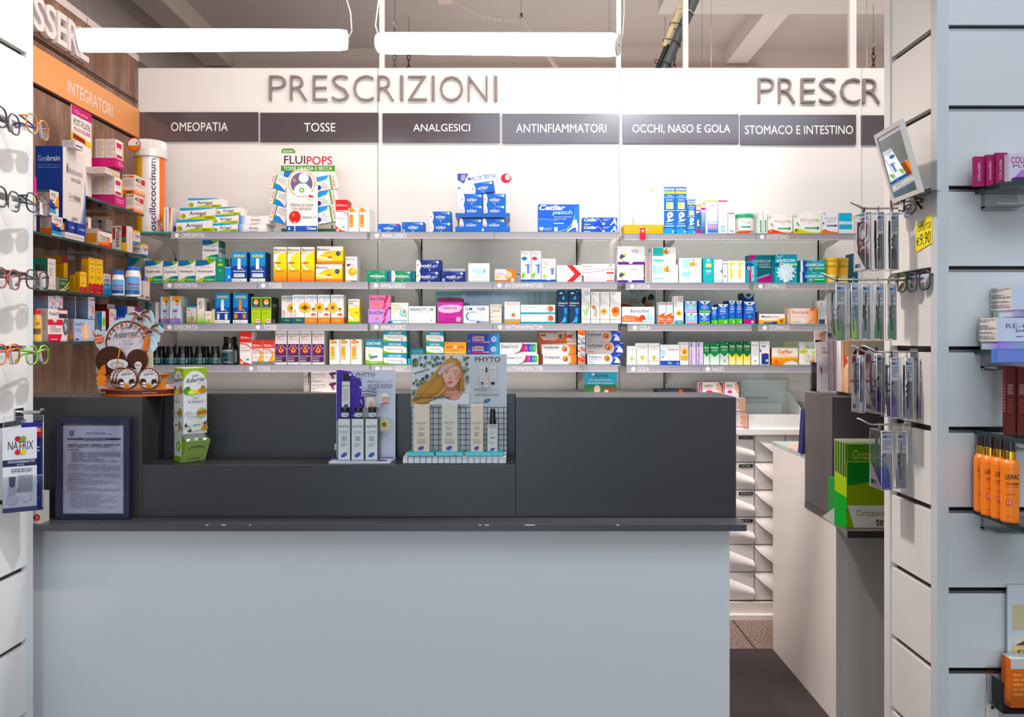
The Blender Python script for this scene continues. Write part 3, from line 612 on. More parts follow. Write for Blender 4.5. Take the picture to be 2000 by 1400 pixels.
    O = dict(c='#f3ebe6',F=[r(.07,0,.45,.18,'#f08a1d'),r(.45,.08,.6,.15,'#f08a1d'),c(.62,.11,.07,'#8a4a1c'),t('VITAMIN',.08,.22,.85,.26,'#d8cfca'),r(.07,.28,.45,.79,'#f08a1d'),c(.24,.7,.14,'#f5b46a'),l(.55,.74,.85,.78,1,'#c9c0ba')])
    PS(S,[(680.3,406,701,None),(701.6,406,721.5,None)],O,'white carton with two orange blocks,',['next to the tall red syrup carton','at the end of the top OMEOPATIA shelf'],grp='orange-block cartons',dp=.13)
    S = '1b'; BL = '#1560c0'
    def moment(base=BL,wing=True,ball='#f4f4f8',name='MOMENT',extra=[]):
        F = [p([(.45,.11),(.88,.06),(.88,.2)],'#8fb7ee'),p([(.5,.24),(.86,.19),(.86,.25)],'#8fb7ee'),c(.88,.17,.055,ball),t(name,.28,.45,.73,.66,'#f5f5fa',2),r(.4,.36,.56,.4,'#b9cdf0'),r(.36,.72,.66,.75,'#c5d5f2'),p([(.46,.95),(.5,.84),(.54,.95)],'#f0f2fa')]
        if wing: F = [p([(0,0),(.13,0)]+arc(.06,.5,.12,.5,-50,50,8)+[(.13,1),(0,1)],'#efeaf0'),c(.07,.5,.05,'#e8a9a4')]+F
        return dict(c=base,F=F+extra,L=[r(0,0,1,1,'#efeaf0')])
    P(S,737.5,437,780,None,moment(wing=False,ball='#e03a66',extra=[t('12',.06,.12,.12,.3,'#8fb0e8'),r(.03,.65,.15,.95,'#9db7e6')]),'flat blue painkiller carton with a pink dot, standing alone by the panel joint',dp=.05)
    P(S,784.5,433.6,829,None,moment(wing=False,extra=[t('12',.06,.12,.14,.28,'#8fb0e8'),r(.03,.7,.14,.95,'#9db7e6')]),'flat blue painkiller carton with a white dot, between a pink-dotted one and a stack',dp=.06)
    PS(S,[(839.5,434,882,None),(839,413,881.5,433.8)],moment(),'blue carton with a rounded white end in the pair beside the headache display,',['lower one','upper one'],grp='stacked blue painkiller cartons',dp=.06)
    th = thing('counter_display','blue two-tier tray display with a headache picture card and red apple','display',(X(943,d),d,ROW[S]))
    m = M(); db = d+.14; x0,x1,z1,z0 = X(893.5,db),X(995.5,db),Z(339,db),ROW[S]+.001; m.box((x0,db,z0),(x1,db+.003,z1),'#eff0f5')
    hh = (z0-z1)
    draw(m,(x0,db,z1),(x1-x0,0,0),(0,0,hh),(0,-1,0),[p([(0,0),(.21,0),(.12,.16),(0,.1)],'#5660a8'),p([(.07,.02),(.16,.02),(.15,.09),(.1,.12),(.06,.1)],'#a9acd6'),t('MAL DI TESTA?',.2,.055,.74,.115,'#5a7ad0',.3,0,.055),e(.93,.075,.1,.075,'#d8324e'),e(.96,.06,.05,.045,'#f3e3d8'),c(.98,.06,.015,'#b08a3a'),r(.0,.22,.06,.24,'#3aa07a')]); part(m,'picture_card')
    for va,vb,tt in ((442.2,None,'lower'),(416,423,'upper')):
        m = M(); a,b2 = X(889.5,d-.01),X(996,d-.01); zt = Z(va,d-.01); zb = ROW[S]+.0005 if vb is None else Z(vb,d-.01)
        m.box((a,d-.01,zb),(b2,d-.008,zt),'#1768cc'); m.box((a,d-.008,zb),(a+.002,db-.001,zt),'#1768cc'); m.box((b2-.002,d-.008,zb),(b2,db-.001,zt),'#1768cc'); m.box((a+.002,d-.008,zb),(b2-.002,db-.001,zb+.002),'#dfe3ee')
        if vb is None: m.face([pt(943-3,451,d-.0105),pt(943,445,d-.0105),pt(946,451,d-.0105)],'#f0f2fa')
        part(m,'tray')
    for a in (891,994):
        m = M(); m.box((X(a,d)-.002,d+.1,ROW[S]+.004),(X(a,d)+.002,d+.104,Z(424,d)),'#d9dbe4'); part(m,'strut')
    zl = ROW[S]+.003; zu = Z(423,d-.01)+.0025
    for ua,ub,z0_,vt,lb in ((897.5,942.5,zl,427,'lower tray, the one towards the stacked pair'),(943,987.5,zl,427,'lower tray, towards the patch carton'),(900,943,zu,400.5,'upper tray, bottom layer, towards the stacked pair'),(944.5,987.5,zu,400.5,'upper tray, bottom layer, towards the patch carton'),(900,943,None,378.7,'upper tray, second layer, towards the stacked pair'),(944.5,987.8,None,378.7,'upper tray, second layer, towards the patch carton')):
        m = M(); z0b = z0_ if z0_ else Z(400.5,d)+.0004; carton(m,X(ua,d),X(ub,d),d,d+.06,z0b,Z(vt,d),moment('#1668cc')); tag(m.build('medicine_box'),'blue white-ended carton in the headache display, '+lb,'medicine box','cartons in the headache display')
    w,h = 45*d/F,21*d/F; m = M(); carton(m,-w/2,w/2,0,.05,-h/2,h/2,moment('#1668cc')); q = m.build('medicine_box',loc=(0,0,0)); q.location = pt(943,366.3,d+.005); q.rotation_euler = (0,math.radians(-8.5),0); tag(q,'blue white-ended carton tilted on top of the headache display','medicine box','cartons in the headache display')
    CB = '#1d5fcd'
    P(S,1050.5,399,1132,None,dict(c=CB,F=[p([(0,.52),(.3,.54),(.55,.62),(.78,.75),(.6,.95),(.45,1),(0,1)],'#3f74d4'),p([(.88,.1),(1,.02),(1,1),(.5,1),(.8,.8),(.86,.55)],'#5b86dc'),k([(0,.52),(.25,.535),(.45,.58)],.012,'#b8cdf4'),k([(.45,1),(.7,.88),(.84,.65),(.88,.4)],.014,'#dfe8fa'),t('Cetilar',.03,.02,.66,.21,'#f5f6fb',2.6,.25),t('patch',.34,.21,.83,.4,'#a9e6f4',1.6,.25),t('Cerotti per articolazioni,',.39,.43,.82,.475,'#eef2fb',.8),t('muscoli e tendini',.39,.5,.68,.54,'#eef2fb',.8),r(.38,.67,.62,.7,'#e3eafa'),p([(.03,.82),(.13,.82),(.13,.9),(.08,.96),(.03,.9)],'#eef1fa'),l(.15,.85,.33,.95,3,'#c3d2f2'),r(.39,.82,.47,.97,'#e4ecf4'),c(.9,.6,.04,'#f4f6fb'),p([(.84,.62),(.93,.63),(.97,.72),(.96,.83),(.97,.97),(.93,.98),(.92,.85),(.87,.83),(.8,.9),(.72,.98),(.69,.96),(.8,.82)],'#f4f6fb')],L=[r(0,0,1,1,'#e8ecf6'),l(.2,.2,.8,.9,5,'#5a6270')]),'big square blue patch carton with a white runner figure',dp=.08)
    F_ = [p([(.5,0),(.62,0),(.6,.55),(.55,1),(.3,1),(.45,.5)],'#1a44c4'),t('Cetilar',.04,.06,.42,.5,'#f4f6fb',2.2,.25),k([(.42,.1),(.5,.35),(.56,.7),(.57,1)],.05,'#cfdcf7'),l(.58,.2,.82,.5,2,'#c3d0f2'),r(.58,.68,.64,.94,'#e8edfa'),r(.04,.84,.22,.93,'#d8e2f8'),c(.92,.2,.025,'#f4f6fb'),p([(.9,.26),(.95,.3),(.97,.6),(.98,.98),(.95,.98),(.93,.7),(.88,.75),(.82,1),(.78,1),(.87,.55)],'#f4f6fb')]
    PS(S,[(1137.5,440.3,1206,None),(1138,424.6,1206,440.1)],dict(c='#2458cf',F=F_),'long flat blue gel carton beside the patch carton,',['lower one','upper one'],grp='flat blue gel cartons',dp=.06)
    S = '1c'
    th = thing('counter_display','washed-out white card display with an orange base beside the tall blue cartons','display',(X(1256,d),d,ROW[S]))
    m = M(); x0,x1 = X(1219,d),X(1295,d); zt = Z(438.5,d); z0 = ROW[S]+.0005; m.box((x0,d,z0),(x1,d+.09,zt),'#f2b24a'); draw(m,(x0,d,zt),(x1-x0,0,0),(0,0,z0-zt),(0,-1,0),[t('fito',.4,.25,.6,.7,'#fbf0e0',1)]); part(m,'base_tray')
    m = M(); zz = Z(362,d+.05); m.box((x0-.004,d+.05,zt+.0003),(x1,d+.055,zz),'#f4f2f0'); hh = zz-zt
    draw(m,(x0,d+.05,zz),(x1-x0,0,0),(0,0,-hh),(0,-1,0),[t('Fito',.05,.06,.28,.15,'#e6e2e2',.3),c(.76,.1,.045,'#e4dfa0'),c(.78,.13,.025,'#cfa860'),c(.62,.84,.03,'#e4e0b0'),c(.93,.84,.03,'#e4e0b0'),p([(.1,.5),(.27,.52),(.3,.98),(.12,.98)],'#e7e6e8'),r(.26,.78,.3,.98,'#dba99a'),t('Tosta',.13,.48,.24,.54,'#b3b0b6')]); part(m,'picture_card')
    m = M(); a,b2 = X(1250.5,3.10),X(1261.5,3.10); m.box((a,3.108,Z(467.5,3.1)),(b2,3.1095,Z(444.5,3.1)),'#ee5a68'); draw(m,(a,3.108,Z(444.5,3.1)),(b2-a,0,0),(0,0,-23*3.1/F),(0,-1,0),[r(0,0,1,.42,'#ea4a3c'),p([(.18,.16),(.82,.16),(.5,.4)],'#fdf3e8')]); tag(m.build('shelf_flag'),'small red shelf flag with a white triangle under the orange display base','price tag')
    IS = '#1e6fc2'
    I = dict(c=IS,F=[t('ISOMAR',.03,.03,.97,.075,'#f5f6fa',2),r(0,.095,1,.145,'#f3d76a'),t('Spray',.3,.17,.72,.2,'#eef2fa',1),r(.05,.215,.95,.225,'#e8eefa'),l(.2,.26,.8,.31,2,'#cfe0f4'),r(.2,.33,.82,.47,'#f2efe0'),r(.22,.34,.5,.45,'#f5dd58'),r(.05,.5,.95,.513,'#e8eefa'),c(.55,.6,.27,'#f2f5fb'),e(.5,.6,.07,.035,'#5a8fd0'),p([(.28,.62),(.6,.7),(.95,.69),(.7,.74),(.15,.76),(.35,.72)],'#f2f5fb'),r(.2,.785,.8,.8,'#dbe7f6'),r(.1,.83,.9,.85,'#dbe7f6')]+[p(arc(.5,1.02,.62,.14,190,350),'#4fa0dc'),c(.8,.96,.08,'#f0f4fa')],L=[r(0,0,1,1,'#f2f2f5')])
    PS(S,[(1296.5,365,1318.8,None),(1319.3,365,1341,None)],I,'tall blue nasal spray carton with a white face emblem,',['touching the orange display','beside the shorter blue one'],grp='tall blue nasal spray cartons',dp=.05)
    P(S,1342,389.5,1358.5,None,I,'shorter blue nasal spray carton with a white face emblem',dp=.05)
    Q = dict(c='#f2f0f2',F=[r(0,0,1,.07,'#f2c14a'),r(.05,.17,.9,.22,'#d8428a'),p([(0,.3),(1,.24),(1,.86),(0,.86)],'#2a6aa8'),p([(.2,.55),(.6,.5),(.5,.65),(.8,.72),(.2,.74)],'#eef2fa'),r(0,.86,1,1,'#b8327a')])
    P(S,1359.5,400,1369,None,Q,'narrow pink and blue nasal carton behind the short blue one',dp=.09)
    P(S,1369.6,394.5,1377.6,None,dict(c='#e6e6ec',F=[c(.6,.05,.35,'#f2b43a'),r(0,.18,1,.25,'#c8428a'),r(0,.3,1,1,'#a9bcd8','#2a5a9a')]),'very narrow white and blue carton, standing edge on',dp=.1)
    P(S,1378,391.5,1402,None,dict(c='#f3f2f5',F=[r(0,.0,1,.035,'#f4cb5a'),r(.3,.155,.85,.175,'#ea8ab6'),r(.15,.3,1,.97,'#f3f5fa','#2a7cc8'),p([(.3,.58),(.6,.45),(.9,.55),(.7,.62),(.3,.66)],'#f6f8fc'),c(.78,.58,.13,'#f4f6fa'),r(.22,.74,.9,.85,'#f0a0c4'),r(.3,.68,.9,.71,'#e4ecf6')]),'white and blue carton with a pink label strip',dp=.08)
    P(S,1402.6,390,1421.5,None,dict(c='#f6f3f3',F=[r(0,.02,1,.06,'#e2509a'),l(.1,.12,.7,.2,2,'#ddd8dc'),r(.2,.77,.8,.79,'#8f93b8'),c(.5,.87,.3,'#a8dcea'),l(.15,.4,.8,.6,3,'#e4e0e2')]),'white carton with a pink top band and pale blue disc',dp=.08)
    P(S,1422,412.5,1436,None,dict(c='#f5f4f7',F=[r(.05,.07,.95,.12,'#e04a96'),l(.1,.18,.9,.25,2,'#ead0dc'),p([(.3,.4),(.6,.35),(.7,.7),(.4,.75)],'#e2e6f2'),r(.2,.85,.8,.9,'#8fb0dc')]),'small white carton with a pink stripe beside the green-lidded jar',dp=.06)
    def jar(row,u0,u1,v0,d,label,cols,bt,n='medicine_jar',grp=None,taper=.0,lidv=None,dome=False):
        cx,R = X((u0+u1)/2,d),(u1-u0)/2*d/F; z0 = ROW[row]+.0005; z1 = Z(v0,d); zl = Z(lidv,d); cy = d+R
        th = thing(n,label,'jar',(cx,cy,z0),grp)
        m = M(); m.lathe([(0,z0),(R*.86,z0),(R*.88,z0+.004),(R*(.94),zl-.004),(R*.94,zl)],(cx,cy,0),cols[0],'satin',28)
        h = zl-z0
        for a0,a1,f0,f1,cc in bt:
            m.lathe([(R*(.882+.058*f0)+.0004,z0+h*f0),(R*(.882+.058*f1)+.0004,z0+h*f1)],(cx,cy,0),cc,'paper',14,'z',math.radians(a0),math.radians(a1))
        q = m.build('body'); q.parent = th; q.location = Vector(q.location)-Vector(th.location)
        m = M(); m.lathe([(R*.9,zl),(R,zl+.0005),(R,z1-.006),(R*.96,z1-.001),(R*.6,z1),(0,z1)],(cx,cy,0),cols[1],'satin',28); q = m.build('lid'); q.parent = th; q.location = Vector(q.location)-Vector(th.location)
        return cx,cy,R,z0,zl,th
    def wrap_text(th,cx,cy,R,z,h,s,a0,a1,col,b=.5):
        vs,fs = glyphs(s,b); m = M(); pp = []
        for x,y in vs:
            a = math.radians(a0+(a1-a0)*x); pp.append((cx+R*math.cos(a),cy+R*math.sin(a),z-h*y))
        m.add(pp,fs,col,'paper'); q = m.build('lettering'); q.parent = th; q.location = Vector(q.location)-Vector(th.location)
    cx,cy,R,z0,zl,th2 = jar(S,1439.5,1478,416,d,'white powder jar with a green lid and red wave',('#f1efea','#1fa773'),[(200,290,.03,.13,'#e2563c'),(215,330,.1,.2,'#e8765c'),(235,300,.38,.46,'#3aa274')],lidv=424)
    wrap_text(th2,cx,cy,R*.925,z0+(zl-z0)*.8,.012,'PSYLLOGEL',238,300,'#b7a5a0')
    PY = lambda a,b,bg='#eef0e4': dict(c=bg,F=[c(.5,.4,.33,'#f7f5f0'),t('PSYLLOGEL',.26,.3,.95,.43,'#b0706a',-.3),l(.55,.48,.85,.54,1,'#cfc4c0'),r(.4,.7,.88,.76,'#4aa37a'),c(.88,.73,.05,'#3a8a66'),p([(0,.82),(.12,.76),(.3,.82),(.6,.93),(.85,.96),(1,.9),(1,1),(0,1)],a),c(.1,.84,.06,b),c(.14,.5,.03,'#7a8a92'),c(.18,.58,.025,'#4a5a62'),c(.06,.12,.05,'#c3dcd4')])
    PS(S,[(1480.5,412,1490,None),(1490.5,411,1499,None)],dict(c='#f2f1ec',F=[r(.4,.4,.75,.95,'#5aaa84'),l(.1,.1,.4,.8,4,'#d8d4cc')]),'thin white fibre carton stood edge on,',['next to the green-lidded jar','next to the red-wave fibre carton'],grp='edge-on fibre cartons',dp=.09)
    P(S,1499.8,418.5,1548,None,PY('#e8593c','#f1a48c'),'white fibre carton with a red wave and strawberry',dp=.06)
    P(S,1549.5,415,1604,None,PY('#d3d83c','#8a7a2a'),'white fibre carton with a yellow-green wave',dp=.06)
    P(S,1604.6,411.5,1637,None,dict(c='#eceff6',F=[t('PSYLLOGEL',.15,.29,.92,.38,'#9a6a78',-.2),r(.3,.62,.95,.68,'#6a6ec0'),c(.85,.65,.06,'#4a4ea8'),p([(0,.86),(.2,.8),(.5,.9),(1,.94),(1,1),(0,1)],'#ef7a3a'),c(.1,.55,.06,'#4a5a9a'),l(.3,.42,.8,.5,2,'#c8c8d4'),c(.16,.1,.07,'#bcd0dc')]),'pale blue-white fibre carton with an orange wave',dp=.06)
    P(S,1638.5,415,1664.5,None,dict(c='#f0eef2',F=[r(0,.02,1,.42,'#28b2d8'),c(.98,.26,.1,'#e8a82a'),t('CLEANSER',.05,.46,.97,.53,'#b8ccd8',.2),r(0,.56,1,.78,'#28b2d8')]),'white carton with two bright cyan blocks by the hanging spectacles',dp=.06)
    # giant advertising tube at the end
    S = '1a'; d3 = 3.16; cx,R = X(292,d3+.055),.056; cy = d3+.066; z0 = ROW[S]+.0005; zc = Z(303,d3); zt = Z(270,d3)
    th = thing('advertising_tube','giant white pill-tube with yellow and orange stripes standing at the shelf end','display',(cx,cy,z0))
    m = M(); m.lathe([(0,z0),(R,z0),(R,zc)],(cx,cy,0),'#f2eae5','gloss',40); 
    for a0,a1,cc in ((203,261,'#f8bc08'),(331,380,'#f2701a')): m.lathe([(R+.0004,z0+.002),(R+.0004,zc)],(cx,cy,0),cc,'gloss',12,'z',math.radians(a0),math.radians(a1))
    m.lathe([(R+.0006,z0+.002),(R+.0006,z0+.05)],(cx,cy,0),'#f2eae5','gloss',12,'z',math.radians(325),math.radians(345))
    vs,fs = glyphs('oscillococcinum',.6); hh = zc-z0-.02; pp = []
    for x,y in vs:
        a = math.radians(290+(y)*25); pp.append((cx+(R+.0022)*math.cos(a),cy+(R+.0022)*math.sin(a),z0+.012+hh*x))
    m.add(pp,fs,'#3a2f74','gloss'); q = m.build('tube_body'); q.parent = th; q.location = Vector(q.location)-Vector(th.location)
    m = M(); m.lathe([(R*1.02,zc),(R*1.17,zc+.001),(R*1.17,zc+.03),(R*1.1,zc+.034)],(cx,cy,0),'#e9e0db','gloss',40)
    N = 60; ring = []
    for i in range(N*2): ring.append((cx+R*(1.1 if i % 2 else 1.04)*math.cos(math.pi*i/N),cy+R*(1.1 if i % 2 else 1.04)*math.sin(math.pi*i/N)))
    m.prism(ring,'z',zc+.034,zt,'#ece4df','gloss'); q = m.build('ribbed_cap'); q.parent = th; q.location = Vector(q.location)-Vector(th.location)
    m = M(); q0 = pt(262,282,d3-.012); NN = 28; m.lathe([(0,0),(.028,0)],(q0.x,q0.y,q0.z),'#efe6e0','paper',NN,'y'); m.lathe([(.025,-.0006),(.0285,-.0006)],(q0.x,q0.y,q0.z),'#c9382c','paper',NN,'y'); m.add([(q0.x+.025*math.cos(a),q0.y-.0007,q0.z+.025*math.sin(a)) for a in [math.radians(190+j*16) for j in range(11)]],[tuple(range(11))],'#e07a22'); m.text((q0.x+.008,q0.y-.0009,q0.z+.012),(.011,0,0),(0,0,-.014),'€','#2a2424'); m.lathe([(0,.001),(.028,.001)],(q0.x,q0.y,q0.z),'#efe6e0','paper',NN,'y'); q = m.build('price_disc'); q.parent = th; q.location = Vector(q.location)-Vector(th.location)
    return jar,wrap_text
jar,wrap_text = topshelf()
def secondshelf():
    S = '2a'; d = BD
    HO = lambda nm: dict(c='#efe6e2',F=[p([(0,0),(1,0),(.9,.1),(.65,.2),(.35,.25),(0,.27)],'#18689c'),p([(.55,0),(1,0),(.9,.1),(.7,.18)],'#7db23a'),p([(0,.96),(.25,.84),(.55,.74),(1,.7),(1,1),(0,1)],'#2f9a5e'),p([(0,.97),(.2,.88),(.45,.82),(.35,1),(0,1)],'#c2cc35'),p([(.7,.76),(1,.7),(1,.9)],'#156a9c'),t(nm,.1,.44,.9,.6,'#3a3a62',.3),l(.2,.3,.78,.35,1,'#8a86a0'),t('10',.06,.74,.16,.8,'#8a86a0'),t('BOIRON',.5,.87,.95,.95,'#e4ecc0',1.2)])
    P(S,282.5,509,317.5,None,HO('Euphralia'),'white eye-drop carton with blue and green corners at the OMEOPATIA channel start')
    P(S,319,510,347.8,None,HO('Euphralia'),'white eye-drop carton with blue and green corners, second along the shelf')
    P(S,348.3,508.4,381.8,None,HO('Homéoptic'),'blue and green cornered carton standing third on the OMEOPATIA shelf')
    P(S,382.3,508.2,421,None,HO('Homéoptic'),'blue and green cornered carton just before the plain teal-green carton')
    for j in range(4):
        dd = d+.002+.0185*j; s = dd/d
        m = M(); carton(m,X(395,d),X(426.5,d),dd,dd+.0178,Z(508.2,d)+.0008,Z(468.5,d),dict(HO('Homéoptic'),R=[r(0,0,1,.36,'#1c7a72'),r(.2,.42,.9,.62,'#3c8a80')]))
        tag(m.build('medicine_box'),'raised eye-drop carton with green side stripes, '+('front one of a row of four','second of a row of four','third of a row of four','rearmost of a row of four')[j],'medicine box','row of raised eye-drop cartons')
    P(S,421.5,503.5,438.8,None,dict(c='#178a6c',F=[fl(.5,.1,.22,6,'#8fd8c0','#8fd8c0'),r(.25,.24,.78,.34,'#b8c83a'),r(.3,.5,.7,.53,'#7ccab0'),r(.38,.56,.62,.59,'#7ccab0')]),'plain teal-green upright carton with a flower emblem')
    P(S,439.5,503.5,449.5,None,dict(c='#aab0a2',F=[r(.1,.05,.9,.5,'#8f9688')]),'slim grey carton peeping out behind a bright blue one',d=3.19,dp=.06)
    P(S,438.9,521.5,451.5,None,dict(c='#2f8ad8',F=[r(0,0,1,.03,'#eef2f6'),p([(.5,.62),(.75,.55),(.85,.7),(.6,.8)],'#d8e4f0')]),'small bright blue carton leaning on the slim grey one',dp=.045)
    BO = lambda a,b: dict(c='#1668b8',F=[r(0,0,1,.55,'#2a9ad2','#1a78c0'),p([(0,.5),(.2,.46),(.4,.5),(.6,.44),(.8,.5),(1,.45),(1,.9),(0,.9)],'#1a3f8c'),t('BOIRON',.14,.09,.86,.15,'#e8e4b0',1.6),r(.14,.155,.86,.175,'#d8cf4a'),p([(.4,.22),(.58,.22),(.6,.58),(.38,.58)],b),c(.68,.55,.03,'#fff'),c(.75,.58,.03,'#fff'),r(.1,.63,.92,.655,'#e8ecf4')]+a+[r(0,.89,1,1,'#efece8'),c(.13,.945,.05,'#7aa8d0'),r(.28,.93,.7,.945,'#9a96a0')],R=[r(0,0,1,1,'#123f7c')])
    tube = [r(.14,.71,.86,.84,'#a9b4c8','#dfe4ee')]; caps = [r(.14,.72,.3,.86,'#d8dce6'),r(.65,.7,.83,.86,'#d8dce6')]; capo = [r(.08,.72,.3,.84,'#e08a4a'),r(.65,.72,.86,.84,'#e08a4a')]
    PS(S,[(452.5,492,482.5,None),(488.3,492,518.5,None)],BO(tube,'#eef0f4'),'tall blue carton picturing a white tube,',['beside the small bright blue carton','standing before the yellow cartons'],grp='blue granule cartons')
    BV = dict(c='#f3d01c',F=[r(0,0,1,.2,'#f5eee8','#f2e4c8'),r(0,.16,1,.72,'#f6dd5a','#f5c21a'),r(0,.72,1,1,'#f4a81c','#ee6a14'),p([(0,.2),(.1,.2),(.95,.14),(.6,.18),(.3,.3),(.2,.45),(.25,.55),(.6,.66),(.3,.66),(.1,.55),(0,.4)],'#f4ebe0'),p([(.3,.42),(.28,.3),(.5,.2),(.95,.15),(1,.16),(1,.62),(.7,.6),(.45,.54)],'#f8d81a'),t('Bisolvon',.07,.05,.93,.115,'#3b3b60',.7),t('Linctus',.07,.14,.45,.17,'#e87a6a',.4),r(.08,.435,.55,.475,'#e8604a'),l(.1,.67,.9,.73,2,'#9a6a2a')],R=[r(0,0,1,1,'#e6b020')])
    PS(S,[(534.3,482.3,560.2,None),(561.2,482.3,587.1,None),(588.2,482.3,614.5,None)],BV,'tall yellow-orange syrup carton, one of three:',['the one beside the blue granule carton','the middle one','the one beside the stacked flat cartons'],grp='tall yellow syrup cartons')
    BF = dict(c='#f4c81c',F=[r(0,0,1,.24,'#f4ece6'),p([(0,.24),(.55,.24),(.3,.34),(.12,.5),(0,.55)],'#f4ece6'),r(0,.8,1,1,'#f3941c','#ee6a14'),p([(0,.62),(.4,.72),(1,.8),(0,.82)],'#f3d86a'),p([(0,.55),(.35,.62),(.45,.75),(0,.68)],'#f6eedc'),t('Bisolvon',.02,.1,.47,.24,'#3b3b60',.7),t('Linctus',.28,.29,.55,.35,'#e87a6a',.3),c(.81,.4,.085,'#2c3444'),c(.81,.4,.045,'#5a6a80'),c(.5,.68,.085,'#f2e8e0'),p(arc(.5,.67,.085,.125,180,360),'#dc5a34'),l(.03,.68,.3,.72,1,'#d88a3a'),r(.02,.92,.2,.94,'#b8501c')])
    PS(S,[(616.8,516.3,669,None),(619,481.2,670.5,516)],BF,'flat yellow and white lozenge carton with a black seal,',['lower one','upper one'],grp='flat yellow lozenge cartons',dp=.05)
    P(S,674.5,501,697.5,None,dict(c='#f3ece6',F=[t('Bisolvon',.07,.06,.82,.14,'#3b3b60',.6),t('Duo',.58,.15,.86,.2,'#8a7aa0',.3),p([(.1,.3),(.45,.27),(.35,.38),(.12,.39)],'#7a2a6a'),l(.42,.29,.85,.4,3,'#b0a8b0'),e(.6,.6,.38,.16,'#f2a31c'),e(.68,.56,.2,.09,'#f7cf4a'),r(.12,.82,.9,.93,'#f3ece6'),r(0,.96,1,1,'#f0b020'),r(.5,.965,1,1,'#6a2a6a')],L=[r(0,.6,1,1,'#f0b020')]),'small white and orange duo carton beside the lozenge stack')
    S = '2b'; GR = '#128a5c'
    def mendol(wing,twelve):
        F = [p([(.45,.12),(.74,.08),(.74,.17)],'#7cc8a4'),p([(.5,.26),(.74,.22),(.74,.27)],'#7cc8a4'),t('MOMENDOL',.16 if not wing else .18,.42,.76,.6,'#f3f6f4',2),r(.32,.34,.52,.37,'#a8d8c4'),r(.3,.66,.6,.69,'#a8d8c4'),p([(.42,.9),(.45,.78),(.48,.9)],'#f0f4f2'),p([(.84,1),(.85,.7),(.83,.45),(.86,.25),(.87,.08),(.91,.06),(.93,.2),(.92,.35),(.95,.6),(.94,1)],'#1d3fb0')]
        if wing: F = [p([(0,0),(.13,0)]+arc(.06,.5,.11,.5,-50,50,8)+[(.13,1),(0,1)],'#efe8e8'),c(.08,.5,.05,'#e8b4a4')]+F+[c(.74,.17,.045,'#eef4f0')]
        else: F += [t('12',.05,.12,.1,.28,'#a8d8c4')]
        return dict(c=GR,F=F)
    P(S,715.5,528,763.7,None,mendol(False,1),'green painkiller carton without a white end, above the ANALGESICI channel',dp=.05)
    P(S,764.2,529,810.5,None,mendol(True,0),'green painkiller carton with a rounded white end',dp=.06)
    def mact(wing,extra=[]):
        F = [p([(.45,.12),(.84,.08),(.84,.18)],'#7a8cc8'),p([(.5,.26),(.84,.22),(.84,.27)],'#7a8cc8'),c(.86,.2,.05,'#eef0f8'),t('MOMENT',.22,.45,.62,.66,'#f3f3f9',2),t('ACT',.64,.45,.88,.66,'#f3f3f9',.8,.35),r(.45,.36,.6,.4,'#aab4dc'),r(.3,.73,.75,.76,'#aab4dc'),p([(.5,.97),(.54,.84),(.58,.97)],'#eef0f8')]
        if wing: F = [p([(0,0),(.14,0)]+arc(.07,.5,.12,.5,-50,50,8)+[(.14,1),(0,1)],'#efe8e8'),c(.07,.45,.05,'#e8a49a')]+F
        return dict(c='#1b2c7c',F=F+extra)
    PS(S,[(812.3,529.3,860,None),(812.6,508,861.8,529.1)],mact(True),'navy painkiller carton with a white end,',['lower of two','upper of two'],grp='navy white-ended cartons')
    P(S,861.8,530,908.5,None,mact(False,[t('12',.05,.12,.11,.26,'#8fa0d8'),r(.03,.68,.15,.97,'#a8b4dc')]),'bright navy carton without a white end, in front of a white one',dp=.03)
    P(S,866,524.5,909,None,dict(c='#eeecee',F=[l(.05,.1,.3,.3,1,'#c8c4c8')]),'white carton half hidden behind the bright navy carton',d=3.19,dp=.06)
    P(S,914.3,514,956.5,None,dict(c='#f0eff0',F=[p([(.18,.28),(.95,.28),(.8,.45),(.9,.58),(.5,.6),(.2,.5)],'#c4e8e6'),r(.18,.72,.9,.8,'#cfeeec'),t('E',.72,.35,.8,.48,'#6a7476')]),'plain white carton with faint turquoise patches',dp=.09)
    P(S,966,525.5,1008,None,dict(c='#d8d8de',F=[p([(.5,0),(1,0),(1,1),(.5,1),(.6,.8),(.46,.55),(.6,.2)],'#f07a1c'),r(0,.86,1,1,'#f07a2c'),c(.65,.44,.15,'#f4ece0'),c(.65,.44,.11,'#f2a040'),c(.65,.44,.06,'#fdf4c8'),c(.84,.86,.09,'#f4e4d8'),t('NUROFEN',.06,.35,.46,.42,'#e88a8a',.3),r(.03,.53,.24,.64,'#e4e05a')],R=[r(0,0,1,1,'#e06a18')],L=[r(0,0,1,1,'#e06a18')]),'orange and silver carton with a target emblem',dp=.06)
    P(S,1008.6,532,1016,None,dict(c='#eef2f2',F=[r(.1,.1,.9,.25,'#4aa09c')]),'small white block between orange carton and tall plant cartons',d=3.2,dp=.04,)
    def plant(cc,tall=1): return dict(c='#f4f3f6',F=[t('Planta',.1,.04,.85,.1,'#7a7f96',.0),t('Dol',.32,.11,.66,.155,'#dc5a60',.2),e(.34,.245,.28,.06,cc),c(.8,.4,.05,'#5a78c0'),p([(.35,.44),(.75,.43),(.95,.44),(.92,.47),(.85,.49),(.85,.72),(.62,.72),(.62,.49),(.4,.46)],'#6a86c8'),e(.2,.8,.14,.08,'#7ab84a'),e(.34,.74,.1,.05,'#8cc45a'),r(0,.92,1,1,'#1f57b8'),c(.5,.88,.17,'#f3eff2'),c(.5,.88,.11,'#e9e0e4')])
    P(S,1017.3,490,1036.8,None,plant('#3a6fc8'),'tall white plant gel carton with a blue spot')
